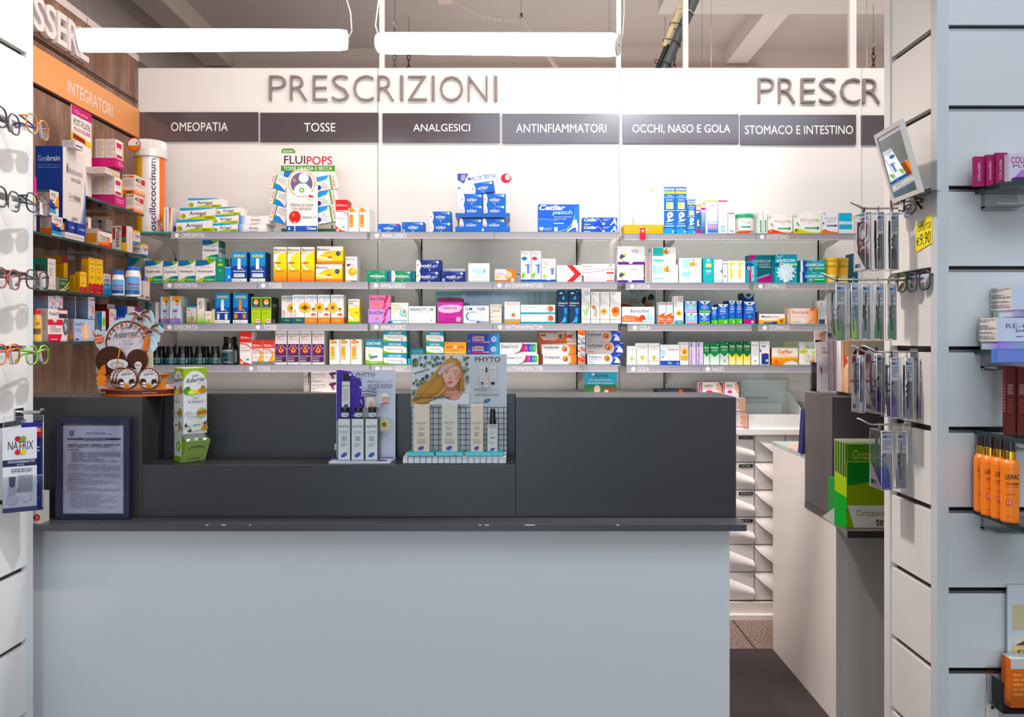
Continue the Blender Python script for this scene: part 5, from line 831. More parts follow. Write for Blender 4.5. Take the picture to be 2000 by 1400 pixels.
    tag(m.build('display_card'),'grey-green card with an orange swoosh and embracing couple behind the lozenge carton','display card')
    P(S,1215,599,1278.5,None,dict(c='#f3f1f0',F=[t('Borocillina',.26,.13,.83,.35,'#4a4a68',.8),t('GOLA',.26,.42,.48,.52,'#b0d8d4',.3),t('& VOCE',.5,.42,.76,.52,'#f0b0a0',.3),p([(0,.58),(.1,.5),(.4,.54),(.7,.72),(.85,.82),(.6,.88),(0,.88)],'#ef6a24'),t('gusto cola',.04,.58,.38,.68,'#fbe0d0',.8),l(.04,.72,.4,.84,2,'#fbd8c4'),c(.62,.68,.1,'#d8441f'),c(.84,.64,.11,'#a9dcdc'),r(.62,.78,1,.86,'#c4e8e6')]),'wide white lozenge carton with an orange swoosh',dp=.06)
    GA = dict(c='#f2eeea',F=[r(0,.04,1,.1,'#c8b8ac'),t('Borocillina',.05,.06,.95,.11,'#5a4a44',.6),r(.0,.22,.6,.5,'#cfeae6'),p([(0,.6),(.9,.48),(.75,.62),(0,.72)],'#ef5f24'),p([(0,.64),(1,.62),(.95,.92),(.6,1),(0,1)],'#ee5a22'),r(.1,.78,.9,.82,'#f8d4c4'),t('SPRAY',.1,.7,.6,.76,'#fbe8de',.5),r(.05,.88,.8,.9,'#f8d4c4')])
    PS(S,[(1286.3,590,1300.8,None),(1301.2,590,1314.6,None)],GA,'narrow white and orange throat spray carton,',['by the wide lozenge carton','by the tall sunflower carton'],grp='narrow throat spray cartons',dp=.06)
    P(S,1316,578,1335,None,dict(c='#f3f1ee',F=[r(.4,.02,1,.2,'#d8c4bc'),t('grintuss',.12,.05,.3,.4,'#7aa8d8',.5,0,90),fl(.52,.62,.36,12,'#f0c030','#8a5a1c'),r(.08,.88,.95,1,'#2aa0a8'),t('Aboca',.35,.92,.75,.97,'#eaf4f4',.6,.3)]),'tall white carton with one sunflower and teal foot')
    VP = lambda a,b,cc: dict(c=a,F=[p([(0,0),(1,0),(.85,.16),(.65,.28),(.5,.3),(.35,.28),(.15,.16)],'#f3f4f8'),p([(.4,.08),(.6,.08),(.6,.18),(.5,.26),(.4,.18)],'#2a8a74'),t('Vicks',.3,.36,.7,.46,'#f3f6fb',1.5),t(b,.22,.5,.78,.6,'#f3f6fb',1.2),r(.3,.66,.7,.7,'#d4e0f4'),r(.05,.8,1,.97,cc)],L=[r(0,0,1,1,'#1c48b8')])
    PS(S,[(1338.5,611.2,1362,None),(1337.3,588,1361,611)],VP('#8fc8e8','Sedaflu','#f0a8c0'),'pale blue cold-remedy carton with a pink strip,',['lower one','upper one'],grp='pale blue cold-remedy cartons',dp=.06)
    PS(S,[(1364.8,611.2,1387.5,None),(1365,587.5,1388.3,611)],VP('#1a62c8','Flu','#6ac43a'),'deep blue cold-remedy carton with a green strip,',['lower one','upper one'],grp='deep blue cold-remedy cartons',dp=.06)
    VN = lambda s,foot='#5cc034': dict(c='#1a5cc8',F=[p([(0,0),(1,0),(.85,.1),(.65,.17),(.5,.18),(.35,.17),(.15,.1)],'#f3f4f8'),p([(.38,.04),(.62,.04),(.62,.1),(.5,.16),(.38,.1)],'#2a8a74'),t('Vicks',.25,.22,.75,.29,'#f3f6fb',1.5),t(s,.2,.31,.8,.39,'#f3f6fb',1.5),l(.2,.44,.8,.56,3,'#a8c4ec'),c(.5,.67,.12,'#4ac88a'),r(0,.78,1,1,foot),r(.65,.86,.8,.97,'#e4f4dc')],L=[r(0,0,1,1,'#12368a'),l(.3,.1,.7,.9,5,'#3a68b8')])
    P(S,1389,600,1401.3,None,VN('Sinex'),'smallest blue and green nasal carton, shield emblem on top',dp=.06)
    P(S,1402,594,1422.6,None,VN('Sinex'),'wide blue and green nasal spray carton with a shield emblem',dp=.07)
    PS(S,[(1423.2,587,1436.6,None),(1437,587,1450,None)],VN('Sinex Aloe'),'slim blue and green nasal carton with a shield emblem,',['beside the wide nasal spray one','beside the taller magenta-footed one'],grp='slim blue nasal cartons',dp=.09)
    P(S,1450.4,572,1473,None,dict(c='#1a58b4',F=[p([(0,0),(1,0),(.85,.12),(.5,.2),(.15,.12)],'#dcdce2'),p([(.3,.02),(.7,.02),(.7,.09),(.5,.14),(.3,.09)],'#246a5c')],L=[r(0,0,1,1,'#14386c')]),'tall blue carton standing behind the magenta-footed one',d=3.215)
    P(S,1452,589,1476,None,VN('MediNait','#c02a7c'),'blue cold syrup carton with a magenta foot',dp=.06)
    P(S,1482.5,613,1533.5,None,dict(c='#f6f2ec',F=[t('Maalox',.07,.15,.52,.37,'#3a3a50',.8,.25),t('Plus',.55,.2,.78,.37,'#e0643c',.3,.25),l(.08,.43,.7,.48,1,'#c8c0bc'),p([(0,.6),(.3,.68),(.65,.62),(1,.35),(1,1),(0,1)],'#f6b81c'),k([(0,.6),(.3,.68),(.65,.62),(1,.35)],.03,'#f6e0a0'),c(.86,.72,.1,'#f08a2a'),c(.86,.72,.04,'#8a3a2a'),r(.18,.8,.7,1,'#3a3070'),r(.2,.84,.5,.9,'#b8b0c8')]),'flat white and yellow antacid carton',dp=.06)
    P(S,1478.3,609,1481.8,None,dict(c='#5a3a30'),'brown sliver of a carton beside the antacid one',dp=.05)
    P(S,1540.5,602,1595.5,None,dict(c='#f5e4da',F=[g(.55,0,1,1,'#f5e4da','#f08a3c'),t('Similase',.12,.14,.7,.36,'#e07a5a',.1),r(.78,.0,.92,.15,'#ef6a2a'),l(.13,.5,.6,.55,1,'#e4c8bc'),t('la Nuova',.13,.82,.4,.89,'#5a4a4a',.2),p([(.6,1),(.8,.7),(.95,.6),(.75,.85),(.7,1)],'#f4b890'),p([(0,0),(.05,.0),(.05,1),(0,1)],'#f0b478')],R=[r(0,0,1,1,'#e07a3a')]),'pale orange digestive carton beside the hanging packs',dp=.06)
    P(S,1597,587,1615,None,dict(c='#f0eceb',F=[t('E',.3,.1,.5,.25,'#8a8a90'),r(.1,.8,.8,1,'#4a5268')]),'tall white carton behind the hanging spectacle packs',d=3.16,dp=.06)
    # framed pale blue panel leaning on the partition behind the third and fourth shelves
thirdshelf()
def fourthshelf():
    S = '4a'; d = BD; z = ROW[S]
    gl = [(.1,.62,210,335,'#135058'),(.1,.62,339,352,'#cfcac6')]
    for (ua,ub,dd),s,lab in (((297,309,d),'FERRO','dark bottle peeping out beside the cardboard display'),((303.5,320,3.2),'ZINCO','dark bottle standing back between two others by the display'),((318.3,340,d),'CALCIO','dark calcium bottle, first one fully in view'),((342.5,362,d),'RODIOLA','dark bottle next to the calcium one'),((361,374.5,3.19),'IODIO','dark bottle standing back with a pale side label'),((376,395.8,d),'SELENIO','dark bottle after the gap in the row'),((394,407,3.2),'BORO','dark bottle standing back near the big magnesium bottle'),((407.3,426,d),'POTASSIO','dark bottle beside the big magnesium bottle')):
        bottle(z,ua,ub,676,dd,lab,'#0d1112','#151414',gl,grp='small dark supplement bottles',capv=685.5,neckr=.8,capr=.82,shoulder=.2,text=[(s,.58,.49,240,318,'#e4e8e8'),('Complesso',.27,.22,240,312,'#b8c8c8')])
    bottle(z,428.5,459.5,657.5,d,'big black magnesium bottle with a dark green label','#0f0f10','#161415',[(.12,.86,195,318,'#0f3a3c'),(.1,.8,322,345,'#8a8480')],n='medicine_bottle',capv=670,neckr=.76,capr=.8,shoulder=.17,text=[('MAGNESIO',.82,.74,210,305,'#e8ecec'),('COMPLETO',.71,.66,210,285,'#a8bcbc'),('Integratore',.4,.36,210,270,'#b8c8c8'),('BIOS',.16,.1,240,290,'#c8d0d0')])
    FL = lambda big: dict(c='#efe8e4',F=[r(0,0,1,.33,'#ef2c14'),t('FLUI',.09,.145 if big else .17,.55,.205 if big else .26,'#fff',1.2),t('fort',.58,.155 if big else .18,.92,.205 if big else .26,'#fbe4dc',.6),k([(0,.36),(.5,.38),(.85,.46),(1,.52)],.03,'#ef2c14')]+([l(.08,.48,.7,.52,1,'#bab2b0'),t('SCIROPPO',.08,.55,.88,.6,'#e08070',.3),r(.55,.82,.78,.87,'#5a96a4'),p([(0,.8),(.35,.92),(1,.99),(1,1),(0,1)],'#ef3a22'),c(.18,.94,.12,'#f4dcd4')] if big else [l(.1,.42,.75,.58,4,'#bcb4b4'),r(.1,.68,.45,.7,'#e08a7a'),c(.82,.52,.14,'#f0982a'),p([(.5,.86),(.6,.72),(.8,.6),(.98,.62),(1,.86)],'#f2a82c'),c(.93,.76,.1,'#f6e04a'),r(0,.87,1,1,'#8a7f7c'),t('bustine',.35,.9,.75,.95,'#b0504a',.3)]))
    P(S,468.2,648,492,None,FL(1),'tall red and white syrup carton on the fourth shelf beside the dark bottles')
    PS(S,[(492.6,664.5,514,None),(514.4,664.5,536.6,None)],FL(0),'smaller red-topped sachet carton with an orange figure,',['next to the tall syrup one','next to the purple cartons'],grp='red-topped sachet cartons',dp=.06)
    BP = dict(c='#ece4e0',F=[t('Borocillina',.08,.075,.95,.125,'#3a3238',1),t('Fluidificante',.13,.145,.8,.18,'#c84a4c',.4),t('Tosse',.13,.185,.42,.22,'#c84a4c',.4),l(.14,.24,.8,.28,2,'#b8b0b0'),r(.02,.39,.98,.93,'#5a1c5c','#4a1a50'),e(.5,.56,.35,.12,'#8a1f5a'),c(.5,.58,.2,'#f0a02a'),c(.5,.57,.09,'#7a2a3a'),p([(.44,.42),(.54,.42),(.56,.52),(.42,.52)],'#e8803a'),k([(.05,.55),(.3,.46),(.36,.4)],.015,'#d8b0d0'),k([(.95,.55),(.7,.46),(.64,.4)],.015,'#d8b0d0'),t('TRATTAMENTO',.06,.74,.96,.765,'#f0e4ec',.6),l(.06,.8,.6,.86,2,'#c8a8c4'),r(.06,.88,.6,.9,'#e0d0dc')],R=[r(0,0,1,1,'#c8bfb8')])
    PS(S,[(537.4,646.3,560.3,None),(561.6,646.3,584.4,None),(585,646.3,608.2,None),(609.6,646.3,633.8,None)],BP,'tall purple and white cough syrup carton,',['first of four, beside the sachet cartons','second in the row of four','third in the row of four','last in the row of four'],grp='purple cough syrup cartons')
    O = dict(c='#f3ebe6',F=[r(.1,0,.5,.18,'#f0a01c'),r(.5,.08,.62,.15,'#f0a01c'),c(.65,.11,.07,'#6a3a1c'),t('VITAMIN',.1,.22,.92,.26,'#d4cbc4'),r(.1,.28,.5,.79,'#eea31e'),c(.28,.72,.16,'#f4cc8a'),l(.55,.74,.85,.78,1,'#c9c0ba')])
    PS(S,[(643.3,663,663.5,None),(664,662.5,684.5,None),(685,662.5,706.6,None)],O,'white carton with two amber blocks,',['beside the purple syrups','the middle of three','with its plain side showing by the teal-topped carton'],grp='amber-block cartons',dp=.06)
    # bottom shelf goods
    LJ = dict(c='#efe6e0',F=[t('Lift junior',.03,.16,.36,.34,'#5a3a5a',.8),t('M & A',.4,.16,.6,.33,'#a86a6a',.4),l(.04,.42,.58,.55,2,'#c8bcb8'),r(.04,.6,.16,.66,'#8a7a80')]+[c(.06+.075*j,.87,.022,('#3a1a40','#5a1f5a','#6a2a68','#7a3a78','#b88aac','#d8b4cc')[j]) for j in range(6)]+[p([(.7,.16),(.83,0),(.82,.4)],'#5f1846'),p([(.85,0),(1,0),(1,.16),(.93,.3),(.85,.1)],'#5f1846'),p([(.73,.2),(.84,.06),(.92,.26),(.83,.46)],'#5f1846'),p([(.8,.5),(.88,.36),(.96,.5),(.88,.74)],'#9a5a8a')])
    PS('5',[(607.3,746.8,657,None),(607.3,726.3,657,746.6)],LJ,'cream and purple childrens carton behind the silver hair poster,',['lower one','upper one'],grp='cream purple-diamond cartons',dp=.06)
    P('5',593,726.5,605,None,LJ,'cream and purple childrens carton standing behind the stacked pair',d=3.21,dp=.06)
    m = M(); carton(m,X(322,d),X(350,d),d,d+.004,ROW['5']+.0005,Z(750,d),dict(c='#efe0dc',F=[t('iflu',.3,.2,.9,.75,'#c0506a',.3,.3),r(.4,.1,.5,.2,'#5a2a4a')])); tag(m.build('display_card'),'small white card with red lettering peeping out behind the lime dispenser','display card')
    AJ = dict(c='#1f9ab8',F=[t('Ajovex',.3,.08,.75,.35,'#2a3a48',.8),r(.22,.1,.32,.2,'#c8d4d8'),t('Per tutte le piccole',.16,.36,.84,.46,'#dff0f4',.2),t('che un bacio non guarisce',.1,.5,.9,.6,'#dff0f4',.2),r(0,.62,1,1,'#2f6a3a'),e(.39,.82,.1,.18,'#d8b49a'),p([(.27,1),(.33,.96),(.5,.96),(.52,1)],'#3a8ad8'),e(.78,.9,.17,.2,'#7a4a34'),e(.68,.98,.07,.14,'#d8b49a')])
    m = M(); zt = Z(724.5,d); xa,xb = X(1141.5,d),X(1204.5,d); zb = ROW['5']+.0005; m.prism([(xa,zb),(xb,zb),(xb,zt-.008),(xb-.008,zt),(xa+.008,zt),(xa,zt-.008)],'y',d,d+.003,'#1f9ab8'); draw(m,(xa,d,zt),(xb-xa,0,0),(0,0,zb-zt),(0,-1,0),AJ['F']); m.box((xa+.03,d+.0035,zb),(xb-.03,d+.05,zb+.05),'#d8d4cc'); tag(m.build('display_card'),'turquoise round-cornered card with a mother and child photo on the lowest shelf','display card')
    P('5',1284,761.5,1360,None,dict(c='#2a2c3c',F=[r(.3,.2,.5,.7,'#3f4a6a'),c(.6,.6,.06,'#d8604a')]),'flat dark navy box lying on the lowest shelf',d=3.16,dp=.1)
    SM = dict(c='#efe3e2',F=[r(0,0,.14,1,'#b81a5c'),t('RINO',.03,.1,.1,.9,'#f4d8e4',.6,0,90),t('SAMISPIRA',.2,.2,.62,.42,'#6a8a4a',.8),r(.18,.5,.6,.56,'#e8a0b4'),e(.45,.9,.16,.16,'#e84a8a'),p([(.72,.1),(1,0),(1,1),(.85,1),(.88,.85),(.8,.8),(.84,.7),(.72,.6),(.8,.4)],'#e4b49a'),p([(.86,0),(1,0),(1,.5),(.95,.2)],'#5a3a30'),p([(.3,.86),(.6,1),(.5,1)],'#d82a6c')],L=[r(0,0,1,1,'#d8c4c8')])
    z5 = ROW['5']
    P('5',1365.5,747,1409.5,None,SM,'pink nasal strip carton with a face in profile, by the flat navy box',dp=.08)
    P('5',1411,746.5,1443,None,SM,'pink nasal strip carton with a face in profile, at the shelf end',d=3.138,dp=.08)
    zt = Z(839,3.14)
    def wt(u0,v0,u1,v1,D,lab,d,dp):
        m = M(); z0 = zt+.0004 if v1 is None else Z(v1,d)+.0004; carton(m,X(u0,d),X(u1,d),d,d+dp,z0,Z(v0,d),D); tag(m.build('medicine_box'),lab,'medicine box','nasal cartons on the worktop')
    S2 = dict(c='#efe3e2',F=[t('SAMISPIRA',.15,.15,.6,.35,'#5a8a7a',.8),r(.15,.45,.55,.52,'#e8a0b4'),p([(.72,.1),(1,0),(1,1),(.85,1),(.88,.85),(.8,.8),(.84,.7),(.72,.6),(.8,.4)],'#e4b49a'),p([(0,.7),(1,.86),(1,.9),(0,.74)],'#d82a6c')])
    wt(1404,809,1460.5,None,S2,'nasal strip carton on the white worktop, lower of two',3.15,.07); wt(1400,777,1455.5,808.6,S2,'nasal strip carton on the white worktop, upper of two',3.15,.07)
    S = '4b'; TL = '#1a92aa'
    OK_ = lambda wide: dict(c='#f0ece4',F=[p([(0,0),(1,0),(1,.55),(.85,.4),(.55,.37),(0,.38)],TL),t('OKITASK',.22,.14,.78,.31,'#f4f8f8',1.5),t('40 mg compresse',.18,.56,.82,.72,'#5aa0b4',.2),c(.8,.82,.03,'#3a7ab0'),p([(0,.78),(.25,.92),(.6,.97),(1,.96),(1,1),(0,1)],'#86bc24')],R=[r(0,0,1,1,'#1a7a8c'),r(0,.9,1,1,'#86bc24')])
    P(S,713.5,662,747.8,None,dict(c='#f0ece4',F=[p([(0,0),(1,0),(1,.38),(.8,.33),(0,.31)],TL),t('OKITASK',.07,.12,.92,.23,'#f4f8f8',1.5),c(.25,.65,.09,'#8cc02c'),p([(.25,.69),(.7,.65),(.72,.72),(.27,.77)],'#1a7a9c'),p([(.25,.78),(.5,.76),(.5,.79),(.25,.83)],'#b8cc6a'),l(.2,.43,.85,.5,2,'#dcd8cc'),p([(0,.8),(.3,.88),(1,.87),(1,1),(0,1)],'#86bc24'),r(.3,.92,.7,.94,'#d8e8b0')]),'upright white, teal and green painkiller sachet carton',dp=.06)
    PS(S,[(748.6,690,794.6,None),(748.6,667.3,794.6,689.8),(748.6,645.3,794.6,667.1)],OK_(1),'teal-topped white tablet carton in the stack of three beside the sachet carton,',['lowest','middle','topmost'],grp='stack of teal-topped cartons',dp=.08)
    P(S,799.5,679,830.8,None,dict(c='#1a7e8e',F=[t('OKITASK',.15,.12,.85,.32,'#7fc8d0',.8)]),'teal carton in shade between the two teal stacks',d=3.2)
    P(S,796,700,801.5,None,dict(c='#22a8bc'),'slim bright teal box tucked beside the poster',dp=.05)
    PS(S,[(832,690,867,None),(832,667.8,867,689.8),(832,646.3,867,667.6)],OK_(0),'teal-topped white tablet carton in the stack above the hair poster,',['lowest, behind the poster','middle','topmost'],grp='second stack of teal-topped cartons',dp=.08)
    KD = dict(c='#f2a51c',F=[t('KET',.09,.34,.42,.56,'#c8321c',1.5,.2),c(.5,.45,.075,'#f4e8d0'),c(.5,.45,.05,'#d8d0c8'),t('DOL',.58,.34,.92,.56,'#c8321c',1.5,.2),r(.07,.1,.16,.14,'#7a4a1c'),r(.28,.7,.7,.76,'#d8862a'),r(0,.9,1,.96,'#f6d890')])
    PS(S,[(867.5,690.3,911,None),(867.5,668,911,690.1)],KD,'orange tablet carton with red lettering,',['lower one hidden behind the poster','upper one'],grp='orange tablet cartons',dp=.06)
    LS = dict(c='#2038a0',F=[g(.6,0,1,1,'#2038a0','#2aa8e0'),p([(.45,.12),(.6,.2),(.5,.5),(.4,.6)],'#1c2c80'),t('LASONIL',.15,.2,.53,.47,'#f2c46a',1.5,.25),t('ANTIDOLORE',.15,.54,.53,.68,'#f3f4f8',1.2,.25),r(.15,.76,.72,.88,'#c82a5a'),t('10% GEL',.5,.77,.7,.87,'#f4e4ec',.8),c(.83,.52,.085,'#bfe4f4'),c(.83,.52,.065,'#2a90d0'),c(.83,.52,.05,'#f2f2f4'),c(.83,.52,.03,'#d83a2a'),c(.06,.74,.03,'#8fc4e4'),c(.06,.74,.02,'#2a48a8')])
    PS(S,[(912,691.4,974.5,None),(912,672,974.8,691.2),(912.3,652,976,671.8)],LS,'flat blue pain gel carton with a red target,',['lowest, hidden behind the poster','middle one','topmost one'],grp='flat blue pain gel cartons',dp=.06)
    DC = dict(c='#f3f1ee',F=[t('Diclo',.04,.2,.26,.48,'#2f2a40',.9),t('reum',.27,.24,.49,.48,'#8a8690',-.2),l(.05,.56,.25,.62,1,'#c8c4c4'),p([(.4,.92),(.53,.75),(.6,.4),(.63,.1),(.66,.1),(.66,.78)],'#d8205a'),g(.62,.12,.74,.78,'#d81f78','#c83a9c'),g(.74,.12,.84,.78,'#6a4ac0','#2a7ad0'),g(.84,.12,.93,.78,'#1f9ac0','#2aa85a'),g(.93,.12,.98,.78,'#4ab83a','#c8d83a'),k([(.4,.95),(.53,.78),(.6,.4),(.62,.03)],.05,'#2a1f50'),t('X',.69,.3,.74,.6,'#f0c8dc',.3),t('X',.8,.3,.84,.6,'#c8e0f0',.3),t('X',.88,.3,.92,.6,'#d0ecd0',.3)],R=[r(0,0,1,1,'#d8d4cc')])
    P(S,988.5,692,1052,None,DC,'long white gel carton with rainbow squares, lower of two',dp=.06)
    P(S,975.6,669,1049.3,691.8,DC,'long white gel carton with rainbow squares, upper of two',dp=.06)
    VE = dict(c='#a8421c',F=[p([(.04,.1),(.75,.05),(.6,.7),(.45,.85),(.15,.85),(.05,.5)],'#b4a8a0'),p([(.6,.6),(.75,.2),(.9,0),(1,0),(1,1),(.3,1)],'#c05a1c'),p([(.75,0),(1,0),(1,.95),(.75,.95)],'#c8b8ac'),t('Voltaren Emulgel',.05,.08,.52,.24,'#1f1a18',1),r(.07,.3,.2,.5,'#b03020'),c(.6,.5,.08,'#e08a2a'),p([(.55,.35),(.64,.3),(.62,.55),(.66,.7),(.55,.7)],'#1f4a6a'),p([(.75,.4),(.85,.35),(.95,.3),(.88,.5),(.93,.75),(.83,.6),(.76,.65)],'#b03a1a')])
    P(S,1053.3,667.8,1126,None,dict(VE,F=VE['F'][:4]),'rust and grey gel carton, lower one half hidden by the bright orange pair',d=3.165,dp=.05)
    P(S,1050.3,646,1125.5,667.6,VE,'rust and grey gel carton lying on top behind the orange pair',d=3.165,dp=.05)
    VO = dict(c='#f3efec',F=[g(.74,0,1,1,'#f3a05a','#f07a2a'),p([(.55,0),(.74,0)]+arc(.68,.5,.14,.55,-60,60,10)+[(.74,1),(.55,1)],'#f3efec'),k(arc(.66,.5,.14,.5,-50,60,10),.05,'#b8b4b0'),t('Voltaren',.03,.1,.5,.42,'#3a3a6c',.6),l(.05,.5,.42,.6,1,'#b8d4d8'),l(.05,.7,.48,.85,2,'#e0dcd8'),c(.67,.42,.085,'#e85a2a'),c(.685,.4,.06,'#f6c42a'),p([(.65,.6),(.68,.4),(.64,.25),(.7,.35),(.73,.2),(.72,.5),(.7,.65)],'#9a3a6a'),r(.9,.82,.97,.88,'#d83a1a')])
    PS(S,[(1060.3,692.3,1126.5,None),(1058.3,673,1125,692.1)],VO,'white and orange pain gel carton with a yellow disc,',['lower one','upper one'],grp='orange-ended pain gel cartons',dp=.022)
    VB = lambda grey: dict(c='#1f3fae',F=[r(0,0,.6,1,'#b0a8a6' if grey else '#f2eff0'),p([(.55,0),(.64,0)]+arc(.62,.5,.14,.55,-62,62,10)+[(.64,1),(.55,1)],'#b8b0ae' if grey else '#f2eff0'),t('Voltaren',.03,.12,.45,.42,'#2a2a44' if grey else '#6a6a94',1 if grey else .5),l(.05,.52,.36,.6,1,'#6a8a9a'),l(.05,.78,.2,.86,1,'#5a5458'),c(.6,.4,.09,'#c8581f' if grey else '#e8703a'),c(.62,.38,.06,'#f0b02a'),p([(.58,.6),(.61,.4),(.57,.25),(.63,.32),(.65,.2),(.65,.5),(.62,.62)],'#8a3020'),p([(.8,.85),(.86,.5),(.8,.35),(.9,.3),(.97,.55),(1,.9)],'#d8d8e4'),k(arc(.88,.5,.1,.3,170,280,8),.05,'#8fb8e4'),r(.92,.04,.99,.1,'#c8d0ec')],R=[r(0,0,1,1,'#162c80')])
    P(S,1146.8,691.3,1212,None,VB(False),'white and royal blue pain gel carton, bottom of the night-gel stack',dp=.05)
    P(S,1143.8,668.3,1217.5,691.1,VB(True),'grey and royal blue pain gel carton, middle of the night-gel stack',dp=.06)
    P(S,1143.8,646.5,1211.5,668.1,VB(True),'grey and royal blue pain gel carton, top of the night-gel stack',dp=.06)
    th = thing('clip_strip','crinkled orange and silver clip-strip packet hanging before the gel cartons','packet',(X(1135.5,3.10),3.10,Z(711,3.1)))
    m = M(); N = 14
    cols = ['#ef6a24','#ee6822','#d8d4d6','#a9acb4','#c8c8d0','#8f949e','#cfd0d6','#a8a8b0','#e08a6a','#d0d0d6','#b0b4bc','#ef6a3a','#f0603a','#e8785a','#ef6a3a']
    for i in range(N):
        va,vb = 645+65*i/N,645+65*(i+1)/N; oo = .0035*math.sin(i*2.2); o2 = .0035*math.sin((i+1)*2.2)
        m.add([pt(1128.5,va,3.106+oo),pt(1135,va,3.099-oo),pt(1143,va,3.106+oo*.5),pt(1128.5,vb,3.106+o2),pt(1135,vb,3.099-o2),pt(1143,vb,3.106+o2*.5)],[(0,1,4,3),(1,2,5,4)],cols[i],'gloss')
    m.box(pt(1129,712,3.1075),pt(1142.5,644,3.1095),'#c9c6c8','satin'); q = m.build('packet'); q.parent = th; q.location = Vector(q.location)-Vector(th.location)
    S = '4c'
    PR = lambda line: dict(c='#f4f2ee',F=[t('Propol',.12,.1,.93,.24,'#b4b0aa',.1),t('gemma',.2,.25,.8,.33,'#c8c4bc',0),l(.3,.38,.75,.44,2,'#d8d4cc'),e(.5,.66,.15,.11,'#a8b41c'),e(.5,.66,.06,.1,'#d0d44a'),c(.84,.7,.05,'#8a908a'),r(0,.8,1,.82,line),t('Aboca',.4,.86,.72,.93,'#b8c0c8',.2,.3),c(.12,.94,.04,'#e07a7a')])
    P(S,1224.5,676,1242.8,None,PR('#b8c43a'),'white throat carton with a green bud, the smallest of three',dp=.06)
    P(S,1243.3,670,1265.8,None,PR('#f0c04a'),'white throat carton with a green bud and yellow line')
    P(S,1266.2,670,1288.3,None,PR('#ef8a4a'),'white throat carton with a green bud and orange line')
    P(S,1289,673,1327.6,None,dict(c='#f2f2f4',F=[p([(0,.2),(.28,.3),(.33,.5),(.1,.55),(.08,.75),(0,.75)],'#b8d8f0'),c(.14,.62,.045,'#e0444a'),t('Golamir',.4,.16,.93,.3,'#b8607a',.1),l(.44,.4,.9,.46,2,'#d4d8e0'),c(.48,.62,.06,'#d4d4d8'),r(.0,.79,1,1,'#1a4ab4'),t('Aboca',.38,.84,.6,.95,'#e8eef8',.8,.3),c(.9,.93,.035,'#eef0f8')]),'white and blue throat tablet carton',dp=.06)
    P(S,1328.3,668,1345,None,dict(c='#f3eee6',F=[t('Propol',.1,.06,.9,.13,'#8a7a6a',.3),p([(.05,.3),(.1,.22),(.9,.22),(.95,.3),(.95,.72),(.85,.78),(.1,.78),(.05,.7)],'#f6d8a0'),r(.05,.6,.95,.76,'#f0a81c'),c(.5,.42,.3,'#ee8a24'),c(.55,.44,.16,'#d86a14'),r(.1,.77,.9,.8,'#9ab05a'),t('Aboca',.3,.88,.7,.93,'#c8c8c8',.2,.3)]),'white and orange honey throat carton',dp=.06)
    LV = dict(c='#d6c2e6',F=[r(0,0,1,.6,'#e6dcea','#d6c4e4'),r(.2,.03,.42,.22,'#2a86c8'),t('RINAZINA',.2,.3,.42,.96,'#7a5aa8',.6,0,90),p([(.45,.85),(.9,.75),(.9,.8),(.6,.87),(.9,.95),(.9,.99)],'#f0e8f4')])
    PS(S,[(1346,668,1359.5,None),(1360.3,668,1373.8,None)],LV,'slim lilac nasal carton with a blue tab,',['beside the honey carton','beside the green cartons'],grp='slim lilac nasal cartons',dp=.06)
    NG = lambda low,b=0: dict(c='#0f7a44',F=[r(0,.5,1,1,low,'#f2f2ec'),p([(0,0),(1,0),(1,.5),(.5,.66),(0,.5)],'#12803f'),k([(0,.5),(.5,.66),(1,.5)],.03,'#f0f4f0'),t('Rinazina',.1,.16,.9,.25,'#f0f4f0',1.2),r(.2,.33,.8,.36,'#bfe0c8'),c(.85,.05,.06,'#e8f0e8')]+([c(.5,.8,.22,'#eef2f0'),c(.5,.8,.17,'#b8c8c0'),c(.5,.8,.1,'#3aa88a')] if b else []),L=[r(0,0,1,.5,'#1a8a6a'),r(0,.5,1,1,'#a8d8c8'),c(.6,.55,.2,'#dff0ea')])
    P(S,1374.4,670,1385.8,None,NG('#b8c8a8'),'green nasal carton with a grey-green foot, first of the green row',dp=.06)
    P(S,1386.4,670,1405.3,None,NG('#9fd8c4'),'green nasal carton with a mint foot and its side showing',dp=.1)
    P(S,1406,668,1423,None,NG('#a8acb0',1),'green nasal carton with a grey foot and round emblem',dp=.06)
    NY = lambda v: dict(c='#0f6a3a',F=[r(0,.5,1,1,'#f4d41c','#f6f0b8'),p([(0,0),(1,0),(1,.5),(.5,.66),(0,.5)] if v else [(0,0),(1,0),(1,.5),(0,.5)],'#0f6a38'),t('Rinazina',.1,.14,.9,.23,'#f0f4f0',1.2),r(.1,.26,.9,.28,'#d8c83a'),l(.2,.34,.8,.4,2,'#7ab894'),c(.85,.05,.06,'#e8f0e8')])
    PS(S,[(1423.5,667,1437,None),(1437.4,667,1451.5,None),(1452,667,1466,None)],NY(1),'green and yellow nasal carton,',['beside the grey-footed one','in the middle of three','beside the white spray carton'],grp='green and yellow nasal cartons',dp=.06)
    P(S,1467,667,1482.5,None,dict(c='#f0f0ee',F=[t('Rinofa',.12,.12,.85,.19,'#6a7a74',.5),l(.15,.3,.85,.42,2,'#d0d4d0'),e(.5,.5,.4,.1,'#d8dce4'),p([(.4,.82),(.6,.78),(.55,.88)],'#4a6a4a')]),'white spray carton with a small leaf beside the yellow ones',dp=.06)
